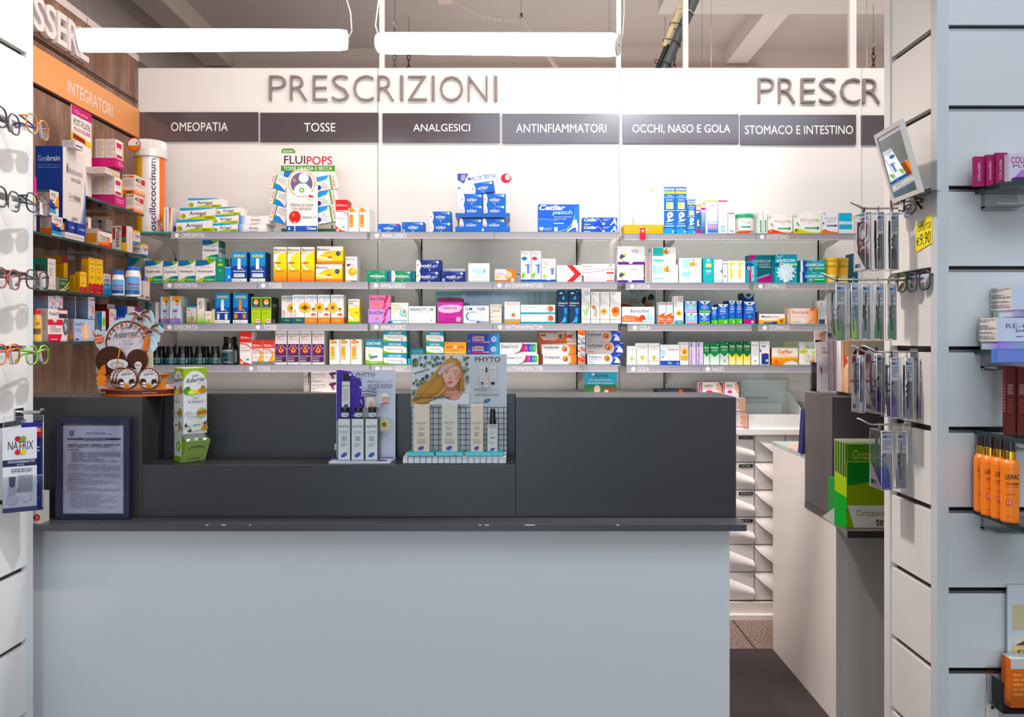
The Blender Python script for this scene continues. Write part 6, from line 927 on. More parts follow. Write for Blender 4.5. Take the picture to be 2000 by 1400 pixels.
    P(S,1484,666.5,1503.5,None,dict(c='#f2f0f2',F=[t('Dolce',.25,.07,.8,.12,'#9a9ac8',.3),r(.2,.19,.6,.23,'#5a5aa0'),p([(.15,.52),(.6,.5),(.9,.53),(.9,.97),(.15,.97)],'#1f3f9c'),p([(.15,.52),(.6,.5),(.6,.53),(.15,.57)],'#d83a6a'),c(.72,.82,.15,'#f0c02a'),c(.74,.8,.06,'#f6e8b0'),e(.05,.4,.08,.05,'#5a3a7a')]),'white carton with a royal blue block and yellow dot',dp=.06)
    P(S,1507,679,1558.8,None,dict(c='#f7f0e4',F=[r(0,.4,1,.6,'#f7f0e4','#f8c46a'),r(0,.6,1,1,'#f6a83a','#f07a1c'),t('Geffer',.22,.12,.8,.33,'#ec7a3c',.7),l(.28,.38,.78,.43,1,'#c8a89a'),p([(.42,1),(.55,.82),(.8,.75),(.95,.85),(1,.95),(1,1)],'#f3ece0'),p([(.78,.7),(.9,.65),(.92,.75),(.82,.78)],'#f0982a'),c(.17,.8,.07,'#e86a2a')],L=[r(0,0,1,1,'#a85a1c')]),'orange and cream fizzy antacid carton',dp=.06)
    P(S,1561,667.5,1599,None,dict(c='#f4f2ec',F=[r(.3,.15,1,.28,'#6ab42a'),t('Diger',.32,.14,.92,.27,'#f6f8f0',1.2,.2),t('fast',.35,.06,.6,.11,'#a0a89a',.2),e(.22,.42,.2,.08,'#c8d44a'),c(.45,.65,.23,'#f0ece0')]+[c(.45+.18*math.cos(j*2.4)*((j % 5)/5+.2),.65+.2*math.sin(j*2.4)*((j % 5)/5+.2),.018,('#4a5a8a','#d8604a','#5a7a3a')[j % 3]) for j in range(16)]+[r(.6,.42,1,.6,'#a8cc4a','#e8ecc8'),p([(.5,.9),(.75,.72),(1,.66),(1,.92)],'#f09a2a'),l(.03,.93,.4,.97,1,'#c8c4bc')]),'white digestive carton with a speckled ball, half behind the leaflets',dp=.06)
    P(S,1534,667,1560,678.8,dict(c='#a8a890',F=[c(.15+.2*j,.45,.05,'#8a9a4a') for j in range(4)]),'dull carton lying behind on top of the fizzy antacid one',d=3.15,dp=.04)
fourthshelf()
def behind():
    # pale blue board against the partition, a reflection of the outside painted in blocks
    db = WD-.012; m = M(); z1 = Z(569,db); z0 = Z(628,db); x0,x1 = X(851,db),X(1092,db); m.box((x0,db,ROW['3b']+.001),(x1,db+.008,z1),'#b9d0e4','gloss')
    draw(m,(x0,db,z1),(x1-x0,0,0),(0,0,z0-z1),(0,-1,0),[r(0,0,.2,1,'#8ac8cc','#9ad4d8'),r(.2,0,.36,1,'#8fb4dc'),r(.21,.1,.24,.4,'#c4ddf0'),r(.36,0,.46,1,'#a4c0e0'),r(.46,0,.52,.55,'#b8cdea'),r(.53,0,.63,.5,'#c4d8f0'),r(.63,0,.74,1,'#bcdce8'),r(.74,0,.88,1,'#a8ccd4'),r(.8,0,.805,1,'#5a7a84'),r(.84,0,.845,1,'#5a7a84'),r(.9,0,1,1,'#a8bcbc'),r(0,.24,.2,.27,'#8fc8c8'),r(.2,.5,.63,.53,'#6a8cb8'),r(.63,.6,.9,.62,'#7aa0b0')],'gloss')
    tag(m.build('reflection_board'),'glossy pale blue printed board standing behind the painkillers on the third shelf','display board')
    # white plastic tray and bin on the worktop
    zt = Z(839,3.14); d = 3.15
    th = thing('plastic_tray','deep white plastic tray with a cut-out side on the worktop','tray',(X(1516,d),d,zt))
    def part(m,n):
        q = m.build(n); q.parent = th; q.location = Vector(q.location)-Vector(th.location)
    xa,xb = X(1462.5,d),X(1570,d); m = M(); m.box((xa,d,zt+.0005),(xb,d+.004,Z(809,d)),'#f2efec','gloss'); part(m,'front_wall')
    m = M(); m.box((xa,d+.004,zt+.0005),(xb,d+.2,zt+.004),'#f2efec','gloss'); part(m,'bottom')
    m = M(); m.prism([(d+.0045,zt+.004),(d+.2,zt+.004),(d+.2,Z(764,d+.2)),(d+.16,Z(764,d+.2)),(d+.0045,Z(809,d))],'x',X(1553,d+.1),X(1553,d+.1)+.004,'#e6e8e8','gloss'); part(m,'side_wall')
    m = M(); m.box((xa,d+.2005,zt+.0005),(xb-.02,d+.204,Z(787,d+.2)),'#dfe2e2','gloss'); part(m,'back_wall')
    m = M(); d2 = 3.372; m.box((X(1447,d2),d2,zt+.0005),(X(1536,d2),d2+.01,Z(741,d2)),'#dfe6e8','gloss'); m.box((X(1447,d2)-.004,d2-.002,Z(779,d2)),(X(1500,d2),d2,Z(775,d2)),'#b8c0c4','gloss'); tag(m.build('white_mirror_panel'),'glossy white upright panel leaning on the partition behind the plastic tray','panel')  # mirror whose bright reflections are put into its white colour
    m = M(); d3 = 3.2; R = random.Random(3)
    for j in range(9):
        x = X(1573+j*1.0,d3)-.0; m.box((x,d3+.002*j,zt+.0005),(x+.0035,d3+.13,Z(787+R.random()*5,d3)),R.choice(['#e8e2dc','#cfc8c4','#efeae6','#a8a4a4']))
    tag(m.build('paper_bag'),'crumpled clear and white paper bag behind the second counter','bag')
    m = M(); m.prism([(X(1541,2.66),2.66),(X(1580,2.62),2.62),(X(1590,2.7),2.72),(X(1548,2.76),2.78)],'z',.7675,.772,'#e6b9a6'); draw(m,(X(1541,2.66),2.66,.772),(.07,0,0),(.02,.08,0),(0,0,1),[l(.1,.3,.9,.8,3,'#c88a76')]); tag(m.build('paper_sheet'),'pink leaflet lying on the glass top of the second counter','paper')
    m = M(); m.prism([(X(1566,2.535),.7675),(X(1574,2.535),.7675),(X(1575,2.535),Z(800,2.535)),(X(1572,2.535),Z(800,2.535))],'y',2.535,2.57,'#232a5a'); tag(m.build('sample_pouch'),'dark navy pouch standing on the glass top beside the dark riser','pouch')
behind()
# ================================================================ BOARDED WALL SHELVES
def scl(ops,W_,H_):
    """printing given in the pixels of a W_ x H_ drawing"""
    out = []
    for q in ops:
        a = q[0]
        if a in 'rg': out.append((a,q[1]/W_,q[2]/H_,q[3]/W_,q[4]/H_,q[5],q[6]))
        elif a == 'e': out.append((a,q[1]/W_,q[2]/H_,q[3]/W_,q[4]/H_,q[5]))
        elif a == 'c': out.append((a,q[1]/W_,q[2]/H_,q[3]/W_,q[4]))
        elif a == 'p': out.append((a,[(x/W_,y/H_) for x,y in q[1]],q[2]))
        elif a == 't': out.append((a,q[1],q[2]/W_,q[3]/H_,q[4]/W_,q[5]/H_,q[6],q[7],q[8],q[9]/H_ if q[9] not in (0,90,-90) else q[9]))
        elif a == 'l': out.append((a,q[1]/W_,q[2]/H_,q[3]/W_,q[4]/H_,q[5],q[6]))
        elif a == 'f': out.append((a,q[1]/W_,q[2]/H_,q[3]/W_)+q[4:])
        elif a == 'k': out.append((a,[(x/W_,y/H_) for x,y in q[1]],q[2]/H_,q[3]))
    return out
def child(m,n,th,par=None):
    q = m.build(n); off = Vector(th.location)+(Vector(par.location) if par is not None else Vector()); q.parent = par or th; q.location = Vector(q.location)-off; return q
LZ = dict(A=1.637,B=1.472,C=1.301,D=1.139)
def wallshelves():
    for kk,y0,y1,xe,lab,br in (('A',2.63,3.035,-1.455,'short upper glass shelf on the boarded wall under the magenta display',(2.75,2.95)),('B',2.1,3.02,-1.435,'glass shelf on the boarded wall holding the tall blue display box',(2.3,2.85)),('C',2.1,3.07,-1.435,'glass shelf on the boarded wall with yellow cartons and blue-capped bottles',(2.3,2.9)),('D',2.1,3.03,-1.435,'lowest glass shelf on the boarded wall, metal plates under it',(2.47,2.57,2.9))):
        z = LZ[kk]; th = thing('wall_shelf',lab,'shelf',(xe,y0,z-.009),'glass shelves on the boarded wall')
        m = M(); m.box((LW+.001,y0,z-.008),(xe-.003,y1,z-.0004),'#fff','glass'); m.box((xe-.003,y0,z-.008),(xe,y1,z-.0004),'#20403c','gloss'); child(m,'glass_board',th)
        for y in br:
            m = M(); m.box((LW+.0006,y,z-.03),(LW+.004,y+.05,z-.0086),'#b5aaa4','brushed'); m.box((LW+.001,y,z-.0115),(LW+.1,y+.05,z-.0086),'#b5aaa4','brushed'); child(m,'bracket',th)
    cnt = [0]
    def PL(kk,u0,v0,u1,v1,u2,D,lab,xe=-1.45,grp=None,name='medicine_box',cat='medicine box',z=None):
        d = -xe*F/(1000-u1); d2 = -xe*F/(1000-u2); x0 = X(u0,d); z0 = (z if z is not None else LZ[kk]+.0004) if v1 is None else Z(v1,d); z1 = Z(v0,d)
        m = M(); carton(m,x0,xe,d,d2,z0,z1,D); tag(m.build(name),lab,cat,grp); return d,d2,x0,z0,z1
    GP = '#d9c9c0'
    # --- upper shelf: magenta two-tier counter display
    MG = '#c4126a'; xe = -1.46; D_ = lambda u: -xe*F/(1000-u); y0,y1 = D_(224),D_(245); xL = X(165,y0); zb = LZ['A']+.0005
    th = thing('counter_display','magenta two-tier tray display with a flu recovery header card','display',(xL,y0,zb))
    zt1 = Z(380,y0); yb,yc = D_(225),D_(242.5); z2b,z2t = Z(325,yb),Z(308,yb)
    m = M(); m.box((xL,y0,zb),(xe,y1,zt1),MG); draw(m,(xe,y0,zt1),(0,y1-y0,0),(0,0,zb-zt1),(1,0,0),[l(.2,.3,.8,.75,2,'#e0a0c0')]); child(m,'tray',th)
    m = M(); m.box((xL,yb,z2b),(xe,yc,z2t),MG); draw(m,(xe,yb,z2t),(0,yc-yb,0),(0,0,z2b-z2t),(1,0,0),[l(.35,.3,.85,.8,2,'#efc0d8')]); child(m,'tray',th)
    xh = -1.53; yh0,yh1 = -xh*F/(1000-140),-xh*F/(1000-179); zh1 = Z(203,yh0); zh0 = Z(272,yh0)
    m = M(); m.box((xh-.003,yh0,LZ['A']+.001),(xh,yh1,zh1),'#efe2dc'); draw(m,(xh,yh0,zh1),(0,yh1-yh0,0),(0,0,zh0-zh1),(1,0,0),[r(0,0,1,.27,MG),t('Guna',.15,.1,.8,.2,'#e8b0cc',.3),t('POST-FLU',.08,.36,.72,.54,'#4a3a40',.4),t('DEC',.74,.37,.95,.54,'#c03a7a',.2),t('PRONTO RECUPERO',.1,.6,.95,.71,'#c03a7a',0),p([(0,.76),(.4,.78),(1,.88),(1,1),(0,1)],'#f2c21c'),p([(.05,.8),(.6,.85),(.7,.98),(.05,.95)],'#8a1f3a')]); child(m,'header_card',th)
    PB = dict(c=GP,F=[r(0,0,1,1,'#ddcdc6'),r(.93,0,1,1,'#e0a24a'),l(.12,.08,.85,.92,12,'#b8a6a2')],R=[r(.0,0,1,1,'#efe4de'),r(.12,.15,.75,.42,MG),l(.15,.5,.7,.6,2,'#b8a6a2'),r(.1,.78,.8,.95,MG),r(.85,0,1,1,'#e8b04a')])
    z3 = zt1+.0003
    for q,(ua,ub) in enumerate(((159,180),(180.5,201),(201.5,223))):
        d = D_(223); m = M(); carton(m,X(ua,d),X(ub,d),d+.001,D_(239),z3,Z(345,d),PB if q == 2 else dict(PB,R=[])); tag(m.build('medicine_box'),'cream flu-recovery carton in the lower magenta tray, '+('against the blue display box','middle of three','with its printed end in view')[q],'medicine box','cartons in the magenta display')
    d = D_(206); m = M(); carton(m,max(X(150,d),-1.5275),xe,d,D_(234),Z(345,D_(223))+.0005,Z(325.5,d),dict(c=GP,F=[l(.05,.2,.95,.9,5,'#b8a6a2')],R=[l(.1,.2,.9,.5,2,'#c09a9a'),r(.5,.6,.95,.9,'#d8b84a')])); tag(m.build('medicine_box'),'cream flu-recovery carton lying flat under the upper magenta tray','medicine box','cartons in the magenta display')
    d = D_(196)
    for q,(ua,ub) in enumerate(((155.5,175.5),(176,196))):
        m = M(); carton(m,X(ua,d),X(ub,d),yb+.002,yb+.06,z2t+.0004,Z(271,yb),PB if q else dict(PB,R=[])); tag(m.build('medicine_box'),'cream flu-recovery carton in the upper magenta tray, '+('half behind the header card' if not q else 'with its printed end in view'),'medicine box','cartons in the magenta display')
    MK = dict(c='#e4d3ca',F=[t('MGK',.08,.06,.5,.16,'#5a4038',.8),r(.52,.05,.95,.15,'#e86a2a'),l(.1,.25,.9,.6,5,'#c0a8a0'),r(0,.8,1,1,'#e8804a'),r(.3,.86,.8,.95,'#5a4038')],R=[r(0,.6,1,1,'#efe0d8','#ef7a3a'),t('MGK',.12,.12,.6,.35,'#4a3a38',.6),r(.62,.12,.98,.4,'#c84a4a'),l(.12,.45,.85,.6,2,'#d0a89a')])
    PL('A',246,379,262,None,280,MK,'orange and white magnesium carton at the shelf end, lower of two',-1.462,'magnesium cartons')
    PL('A',239,341,263,378.6,283,MK,'orange and white magnesium carton at the shelf end, upper of two',-1.462,'magnesium cartons')
    # --- second shelf
    d,d2,x0,z0,z1 = PL('B',69,285,122.5,None,167,dict(c='#0e3f96',F=[t('Guna',.1,.1,.45,.16,'#c8d4ee',0),t('brain',.45,.1,.9,.16,'#e8eef8',1),r(.1,.2,.9,.206,'#7a94c8'),l(.1,.225,.9,.25,1,'#7a94c8')],R=[p([(0,0),(1,.0),(1,.3),(.95,.6),(.8,.85),(.65,.97),(.45,1),(.2,.9),(0,.85)],'#e6d8d2'),p([(.98,.3),(1,.5),(.9,.75),(.65,1),(.5,1),(.75,.8),(.9,.6)],'#8fa8d8'),p([(1,.5),(1,.75),(.8,1),(.62,1),(.85,.78)],'#5a6a8a'),t('Affaticamento',.18,.2,.85,.27,'#9a8a92',0,0,.001),t('mentale',.35,.29,.78,.35,'#9a8a92',0,0,.001),t('Guna',.25,.48,.48,.54,'#b0a0a4',0),t('brain',.5,.48,.75,.55,'#5a4a52',.6),r(.25,.56,.76,.565,'#b0a0a4'),t('guna',.38,.74,.62,.79,'#6a5a7a',.4),p([(.15,.2),(.2,.15),(.2,.27),(.16,.27)],'#7a6a5a'),c(.84,.85,.06,'#a8b83a')]),'tall royal blue and white upright display box on the boarded wall',name='display_box',cat='display')
    m = M(); dd = d+.02; carton(m,X(121,dd),X(146,dd),dd,dd+.05,z1+.0004,Z(273,dd),dict(c='#e2d4cd',F=[t('Guna',.3,.3,.8,.5,'#a89a98',.2)],R=[r(.1,.55,.9,.75,'#3a5aa8')])); tag(m.build('medicine_box'),'small white carton lying on the tall blue display box','medicine box')
    yA,yB = -1.43*F/-(1000-131),-1.43*F/-(1000-168)
    th = thing('carton_tray','small white tray with dark blue cartons at the foot of the blue display box','display',(-1.449,2.5,LZ['B']))
    m = M(); m.box((-1.4495,yA,LZ['B']+.0004),(-1.436,yB,LZ['B']+.02),'#dccfc9'); draw(m,(-1.436,yA,LZ['B']+.02),(0,yB-yA,0),(0,0,-.02),(1,0,0),[l(.05,.5,.95,.8,1,'#8a94b8')]); child(m,'tray',th)
    for q,(a,b) in enumerate(((131.5,145),(147,166))):
        ya,yb2 = 1.44*F/(1000-a),1.44*F/(1000-b); m = M(); carton(m,-1.449,-1.4365,ya,yb2-.002,LZ['B']+.0204,LZ['B']+.058,dict(c='#12348c',F=[],R=[t('Guna',.15,.35,.5,.6,'#8fa4d8',.2),t('brain',.5,.35,.85,.6,'#e0e6f4',.9)])); tag(m.build('medicine_box'),'tiny dark blue carton in the tray below the display box, '+('towards the orange splash cartons' if not q else 'towards the electrolyte cartons'),'medicine box','tiny dark blue cartons')
    MGM = dict(c='#c9aea4',F=[r(0,.0,1,.1,'#7a8fa4'),l(.1,.15,.7,.8,9,'#a88f88'),r(0,.62,1,1,'#d9772a','#c85a10')],R=[r(0,0,1,1,'#e6d8d2'),p([(0,.35),(.55,.5),(.65,.75),(0,.72)],'#1f3f8c'),p([(1,.1),(1,.7),(.6,.5),(.75,.25)],'#f0941f'),p([(0,.72),(.6,.75),(.7,.9),(0,.88)],'#2a9ac8'),t('mag',.15,.1,.62,.28,'#9a90a4',0,0,.001),p([(.1,.3),(.62,.38),(.45,.5),(.3,.5)],'#e8ddd8'),p([(.18,.34),(.4,.37),(.36,.46),(.26,.44)],'#d8583a'),r(.1,.6,.8,.68,'#242c54')])
    PL('B',78,420,101,None,131,MGM,'white supplement carton with orange and blue splashes, lower of two',grp='splash cartons')
    PL('B',71,370,97,419.6,114.5,dict(MGM,F=[r(0,0,1,.1,'#4a7a9c'),l(.1,.15,.7,.85,9,'#a88f88')]),'white supplement carton with orange and blue splashes, upper of two',grp='splash cartons')
    PL('B',52,345,66,None,71,dict(c='#dccac2',F=[r(0,0,1,.5,'#e8508a')],R=[r(0,0,1,.3,'#e85a94'),r(0,.3,1,.55,'#f2b41c'),c(.6,.7,.25,'#d8348a')]),'pink and yellow carton peeping past the panel edge')
    PO = lambda ex: dict(c='#dccac2',F=[l(.1,.1,.9,.2,1,'#c8b4ac'),r(.1,.25,.9,.82,'#eda464')]+[r(.12,.3+.1*j,.88,.32+.1*j,'#d8843c') for j in range(5)],R=[p([(0,0),(1,.0),(1,.2),(0,.12)],'#4a4a58'),p([(0,0),(.3,0),(.1,.2),(0,.2)],'#d82a3c'),r(0,.12,1,.62,'#e8dad4'),t('Polase',.1,.3,.75,.52,'#3a3038',.8,0,.001),r(.1,.56,.6,.6,'#d85a5a'),p([(0,.72),(1,.66),(1,1),(0,1)],'#ef7a3a'),p([(0,.88),(1,.85),(1,1),(0,1)],'#d8302a'),c(.75,.5,.1,'#f0783a'),r(.8,.66,.97,.84,'#d8302a')])
    PL('B',163,446,192,None,218,PO(0),'white and red electrolyte carton with an orange table on its side')
    PL('B',158,424,172,445.4,178,dict(c='#e4d4cc',F=[r(0,.6,1,1,'#f0a080'),c(.7,.35,.1,'#e86a3a'),r(.75,.5,.95,.7,'#c83a3a')]),'white and orange electrolyte carton lying behind the front one',-1.49)
    PL('B',181,427,206,None,220,dict(c='#d4c2bb',F=[t('Polase',.4,.05,.7,1.3,'#3a3038',.8,0,-90)],R=[t('Polase',.3,.3,.6,.9,'#b0a09a',.2,0,-90)]),'grey-white carton with sideways black lettering behind the red one',-1.565)
    PL('B',219,441,249,None,259,dict(c='#dfcdc5',F=[t('Polase',.26,.06,.55,.8,'#33292e',.9,0,-90),r(.04,.06,.2,.5,'#c0504a'),r(.62,0,.92,.62,'#8a2a30'),c(.78,.5,.14,'#2f8a3a'),r(.6,.64,.95,1,'#eeb03a')],R=[t('Polase',.3,.25,.6,.9,'#b0a09a',.2,0,-90)]),'white electrolyte carton with big sideways black lettering and discount stripe')
    PB2 = dict(c='#e2d2ca',F=[r(0,0,1,.17,'#f0a81c'),t('Polase',.2,.3,.85,.5,'#4a5278',.6),l(.2,.55,.75,.7,2,'#c0aca8'),r(0,.86,1,1,'#2a8ac0')],R=[r(0,0,1,.17,'#f0a81c'),t('Polase',.12,.25,.9,.5,'#2a3a70',.9,0,.001),r(.15,.56,.6,.62,'#8a94b0'),r(0,.84,1,1,'#2a8ac0')])
    PL('B',251,475,278,None,289,PB2,'white electrolyte carton with an orange top and blue foot, lowest at the shelf end',grp='blue-foot electrolyte cartons')
    PL('B',250,449,262,474.6,274,PB2,'white electrolyte carton with an orange top and blue foot, upper at the shelf end',grp='blue-foot electrolyte cartons')
    # --- third shelf
    PL('C',55,504,93,None,108.5,dict(c='#12705a',F=[r(0,.6,1,1,'#0f6450')],R=[r(0,0,1,1,'#d8cbc4'),t('INFLUVIT',.15,.14,.85,.2,'#5a9a8a',.5),l(.2,.3,.6,.6,3,'#b0a6a0'),l(.2,.85,.9,.9,1,'#b0a6a0')]),'teal-green carton with a white end at the near end of its shelf')
    bottle(LZ['C'],64.5,82.5,516,2.30,'small bottle with a black ribbed cap beside the teal carton','#d0c4c0','#1a1718',[],capv=529,neckr=.8,capr=.9,ribs=True) 
    YE = '#d89c14'
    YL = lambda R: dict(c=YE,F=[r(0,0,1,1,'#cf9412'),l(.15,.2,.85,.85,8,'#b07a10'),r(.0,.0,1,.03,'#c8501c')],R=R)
    PL('C',84,500,120,None,131,dict(c='#c88c12',F=[r(0,0,1,1,'#cb8d12')],R=[r(0,0,1,.35,'#b8202c'),r(0,.35,1,1,'#e8a81c')]),'tall dark yellow carton with a red-topped end behind the green and yellow one',-1.53,'yellow supplement cartons')
    PL('C',108.5,513,124.5,None,132,YL([r(0,0,1,1,'#e0ac28')]),'dark yellow carton touching the teal-green one',-1.50,'yellow supplement cartons')
    PL('C',109,541,116,None,134,dict(c='#c8beb0',F=[],R=[r(0,0,1,1,'#2c4a26'),r(.05,.06,.9,.2,'#3a3a38'),t('SUSTENIUM',.08,.08,.85,.18,'#c8c0b0',1,0,.001),l(.1,.35,.7,.55,3,'#a8b88a'),k([(0,.95),(.4,.85),(.75,.6),(1,.3)],.1,'#e0d02a'),k([(0,1.0),(.5,.95),(.9,.75),(1,.6)],.06,'#e8e4d0')]),'dark green and yellow energy carton in front of the yellow ones')
    AP = [r(0,0,1,1,'#f0bc1c'),p([(.1,.02),(.9,.02),(.9,.2),(.7,.38),(.5,.4),(.3,.38),(.1,.2)],'#efa01c'),c(.5,.2,.38,'#efc868'),t('apoteke',.15,.12,.88,.2,'#8a4a1c',.6,0,.001),t('family',.3,.25,.7,.3,'#8a4a1c',.3),l(.15,.5,.7,.58,2,'#c8861c'),p([(0,.72),(.25,.68),(.5,.74),(.75,.68),(1,.72),(1,1),(0,1)],'#b81f34'),l(.15,.78,.7,.88,2,'#d86a6a'),l(.1,.93,.6,.97,1,'#f0c030')]
    PL('C',136,536,145.5,None,146,YL([]),'slim yellow carton with sideways print',-1.462,'yellow supplement cartons')
    PL('C',146.5,530,156,None,169,YL(AP),'small yellow and red vitamin carton in front',-1.45,'yellow supplement cartons')
    PL('C',159,503,173,None,186.5,YL(AP),'tall yellow and red vitamin carton, first with its end in view',-1.452,'yellow supplement cartons')
    PL('C',186.8,505,187.2,None,201,YL(AP),'tall yellow and red vitamin carton, second with its end in view',-1.452,'yellow supplement cartons')
    PL('C',201.4,534,202,None,216,dict(c='#d8d0cc',R=[r(0,0,1,.4,'#e0d4cc')]+[r(.1+.2*j,.06,.2+.2*j,.16,'#e8783a') for j in range(4)]+[r(.1+.2*j,.22,.2+.2*j,.36,'#3a6ab0') for j in range(4)]+[r(0,.45,1,1,'#3a9ad0'),l(.1,.55,.8,.7,2,'#c8e0f0')]),'white and blue carton with orange bars beside the first blue-capped bottle',-1.452)
    MB = [(.12,.88,190,345,'#5a9ad4'),(.12,.4,190,345,'#1f5fb8')]
    def magn(u0,u1,v0,cv,d,lab): return bottle(LZ['C'],u0,u1,v0,d,lab,'#e6ddd8','#1a62c0',[(.1,.9,200,350,'#62a4d8'),(.1,.3,200,350,'#1c58b4')],n='supplement_bottle',grp='blue-capped bottles',capv=cv,neckr=.84,capr=.82,shoulder=.16,text=[('Magnesio',.62,.48,262,345,'#d8203a'),('Supremo',.46,.33,268,340,'#d8203a')])
    magn(214,236.5,528,536,2.72,'white magnesium bottle with a blue cap, half behind the yellow cartons')
    magn(237.5,267,520,527.5,2.80,'white magnesium bottle with a blue cap, the taller one fully in view')
    PL('C',268,540,281,None,292.5,dict(c='#dccac4',F=[r(0,0,1,.18,'#7a1f6a'),r(0,.8,.95,.87,'#e0543a')],R=[r(0,0,1,.18,'#4a7ab0'),r(.5,0,1,.18,'#e0983a'),r(.3,.85,.8,.93,'#6a4a48')]),'white carton with a violet top and red line at the shelf end',-1.455)
    PL('C',212,524,238,None,246,dict(c='#8a7f7c',F=[c(.1,.12,.05,'#b02a3a')]),'grey carton standing behind the blue-capped bottles',-1.6)
    # --- lowest shelf
    RX = '#b8a49c'
    bottle(LZ['D'],58,75.5,604,2.27,'bottle with a red cap and colourful label past the panel edge','#c8a85a','#c02030',[(.1,.9,200,350,'#e0a83a'),(.3,.55,200,350,'#3a4a5a')],capv=614,neckr=.8,capr=.85,text=[('SO',.8,.7,285,330,'#2a2422')])
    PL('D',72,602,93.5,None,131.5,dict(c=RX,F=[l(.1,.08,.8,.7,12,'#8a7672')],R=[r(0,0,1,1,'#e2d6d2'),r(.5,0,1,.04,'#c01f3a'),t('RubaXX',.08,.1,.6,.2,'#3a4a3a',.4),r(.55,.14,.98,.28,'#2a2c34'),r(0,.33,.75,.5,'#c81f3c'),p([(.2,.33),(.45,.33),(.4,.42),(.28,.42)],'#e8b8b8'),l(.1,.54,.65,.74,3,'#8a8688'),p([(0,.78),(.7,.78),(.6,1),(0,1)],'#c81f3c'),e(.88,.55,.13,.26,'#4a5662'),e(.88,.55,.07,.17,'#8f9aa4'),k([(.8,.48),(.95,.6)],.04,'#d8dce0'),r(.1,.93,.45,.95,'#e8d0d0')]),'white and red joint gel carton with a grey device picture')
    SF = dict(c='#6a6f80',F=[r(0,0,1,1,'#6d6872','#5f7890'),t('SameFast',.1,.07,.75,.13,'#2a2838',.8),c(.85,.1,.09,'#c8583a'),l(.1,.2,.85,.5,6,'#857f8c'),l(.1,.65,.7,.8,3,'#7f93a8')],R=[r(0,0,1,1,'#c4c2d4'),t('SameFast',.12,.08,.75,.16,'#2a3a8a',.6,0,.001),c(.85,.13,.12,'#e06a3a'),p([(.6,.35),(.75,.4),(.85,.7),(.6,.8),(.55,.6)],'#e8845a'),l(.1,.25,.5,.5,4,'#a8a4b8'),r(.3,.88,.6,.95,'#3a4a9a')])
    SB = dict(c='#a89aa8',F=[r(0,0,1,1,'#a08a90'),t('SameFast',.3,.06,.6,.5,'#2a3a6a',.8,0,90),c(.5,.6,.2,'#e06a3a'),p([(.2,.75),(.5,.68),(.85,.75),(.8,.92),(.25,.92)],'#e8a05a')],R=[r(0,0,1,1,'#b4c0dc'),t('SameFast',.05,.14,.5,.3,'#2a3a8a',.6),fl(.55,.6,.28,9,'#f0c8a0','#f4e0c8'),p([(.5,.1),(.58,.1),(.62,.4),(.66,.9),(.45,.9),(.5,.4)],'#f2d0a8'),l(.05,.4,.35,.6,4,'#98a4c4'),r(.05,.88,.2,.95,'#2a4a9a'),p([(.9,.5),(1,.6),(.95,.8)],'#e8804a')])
    PL('D',132.5,622.5,144.5,None,184.5,SB,'pale blue muscle supplement carton lying lengthwise with a glowing figure')
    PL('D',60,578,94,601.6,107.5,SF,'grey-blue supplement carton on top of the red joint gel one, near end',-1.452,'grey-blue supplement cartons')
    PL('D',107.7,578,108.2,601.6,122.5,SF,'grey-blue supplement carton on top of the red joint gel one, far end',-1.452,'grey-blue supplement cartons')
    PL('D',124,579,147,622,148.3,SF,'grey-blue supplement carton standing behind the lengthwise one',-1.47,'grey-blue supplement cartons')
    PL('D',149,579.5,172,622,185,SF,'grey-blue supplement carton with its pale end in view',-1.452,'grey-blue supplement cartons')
    PL('D',183,607.5,199,None,206,dict(c='#8a8488',F=[p([(.4,.1),(1,.0),(.9,.6),(.6,.5)],'#2a7ac0'),l(.1,.8,.6,.9,2,'#6a6468')],R=[r(0,0,1,1,'#d8d2cc'),e(.5,.35,.45,.16,'#7ab83a'),r(.45,.6,.7,.9,'#4a9a3a')]),'grey carton with a blue drop and green leaf',-1.452)
    PL('D',185,594,209,606,224,dict(c='#6a1520',F=[r(0,0,1,1,'#6a1520'),l(.3,.5,.8,.7,1,'#b06a6a')],R=[r(0,0,1,1,'#d4c6c4'),t('Sac',.1,.3,.7,.6,'#8a4a5a',.3)]),'dark red carton with a white end lying behind the palm display',-1.5)
    PL('D',203,603,213,None,227,dict(c='#7a1826',F=[],R=[r(0,0,1,1,'#d4c6c4'),t('Sac',.2,.1,.8,.22,'#a84a6a',.3),c(.8,.3,.15,'#b06a9a')]),'dark red carton standing upright behind the palm display',-1.455)
    PL('D',226,598,243,None,248,dict(c='#1a48a8',F=[t('NO',.2,.3,.8,.5,'#a8c4f0',1)],R=[r(0,0,1,1,'#1f3f8c')]),'royal blue carton behind the palm display',-1.458)
    PL('D',248.5,598,249,None,263,dict(c='#d0c8cc',R=[r(0,0,1,1,'#d0c8cc'),t('Ovix',.1,.15,.8,.3,'#4a5a9a',.4)]),'white carton end next to the royal blue one',-1.458)
    PL('D',263.3,599,263.8,None,274,dict(c='#6a1a6a',R=[r(0,0,1,1,'#7a1f7a'),t('Tux',.2,.2,.8,.32,'#e0c0e0',.5)]),'purple carton at the end behind the palm display',-1.458)
    P('2a',250,503,281.9,None,dict(c='#8f8a86',F=[p([(0,0),(.75,0),(.5,.25),(0,.4)],'#14607c'),p([(.55,.05),(.75,.1),(.3,.35)],'#3a8a3a')],R=[r(0,0,1,1,'#cfc8c4')]),'shaded eye-drop carton behind the electrolyte shelf end',d=3.16)  # white carton coloured grey, its shade put into the colour
wallshelves()
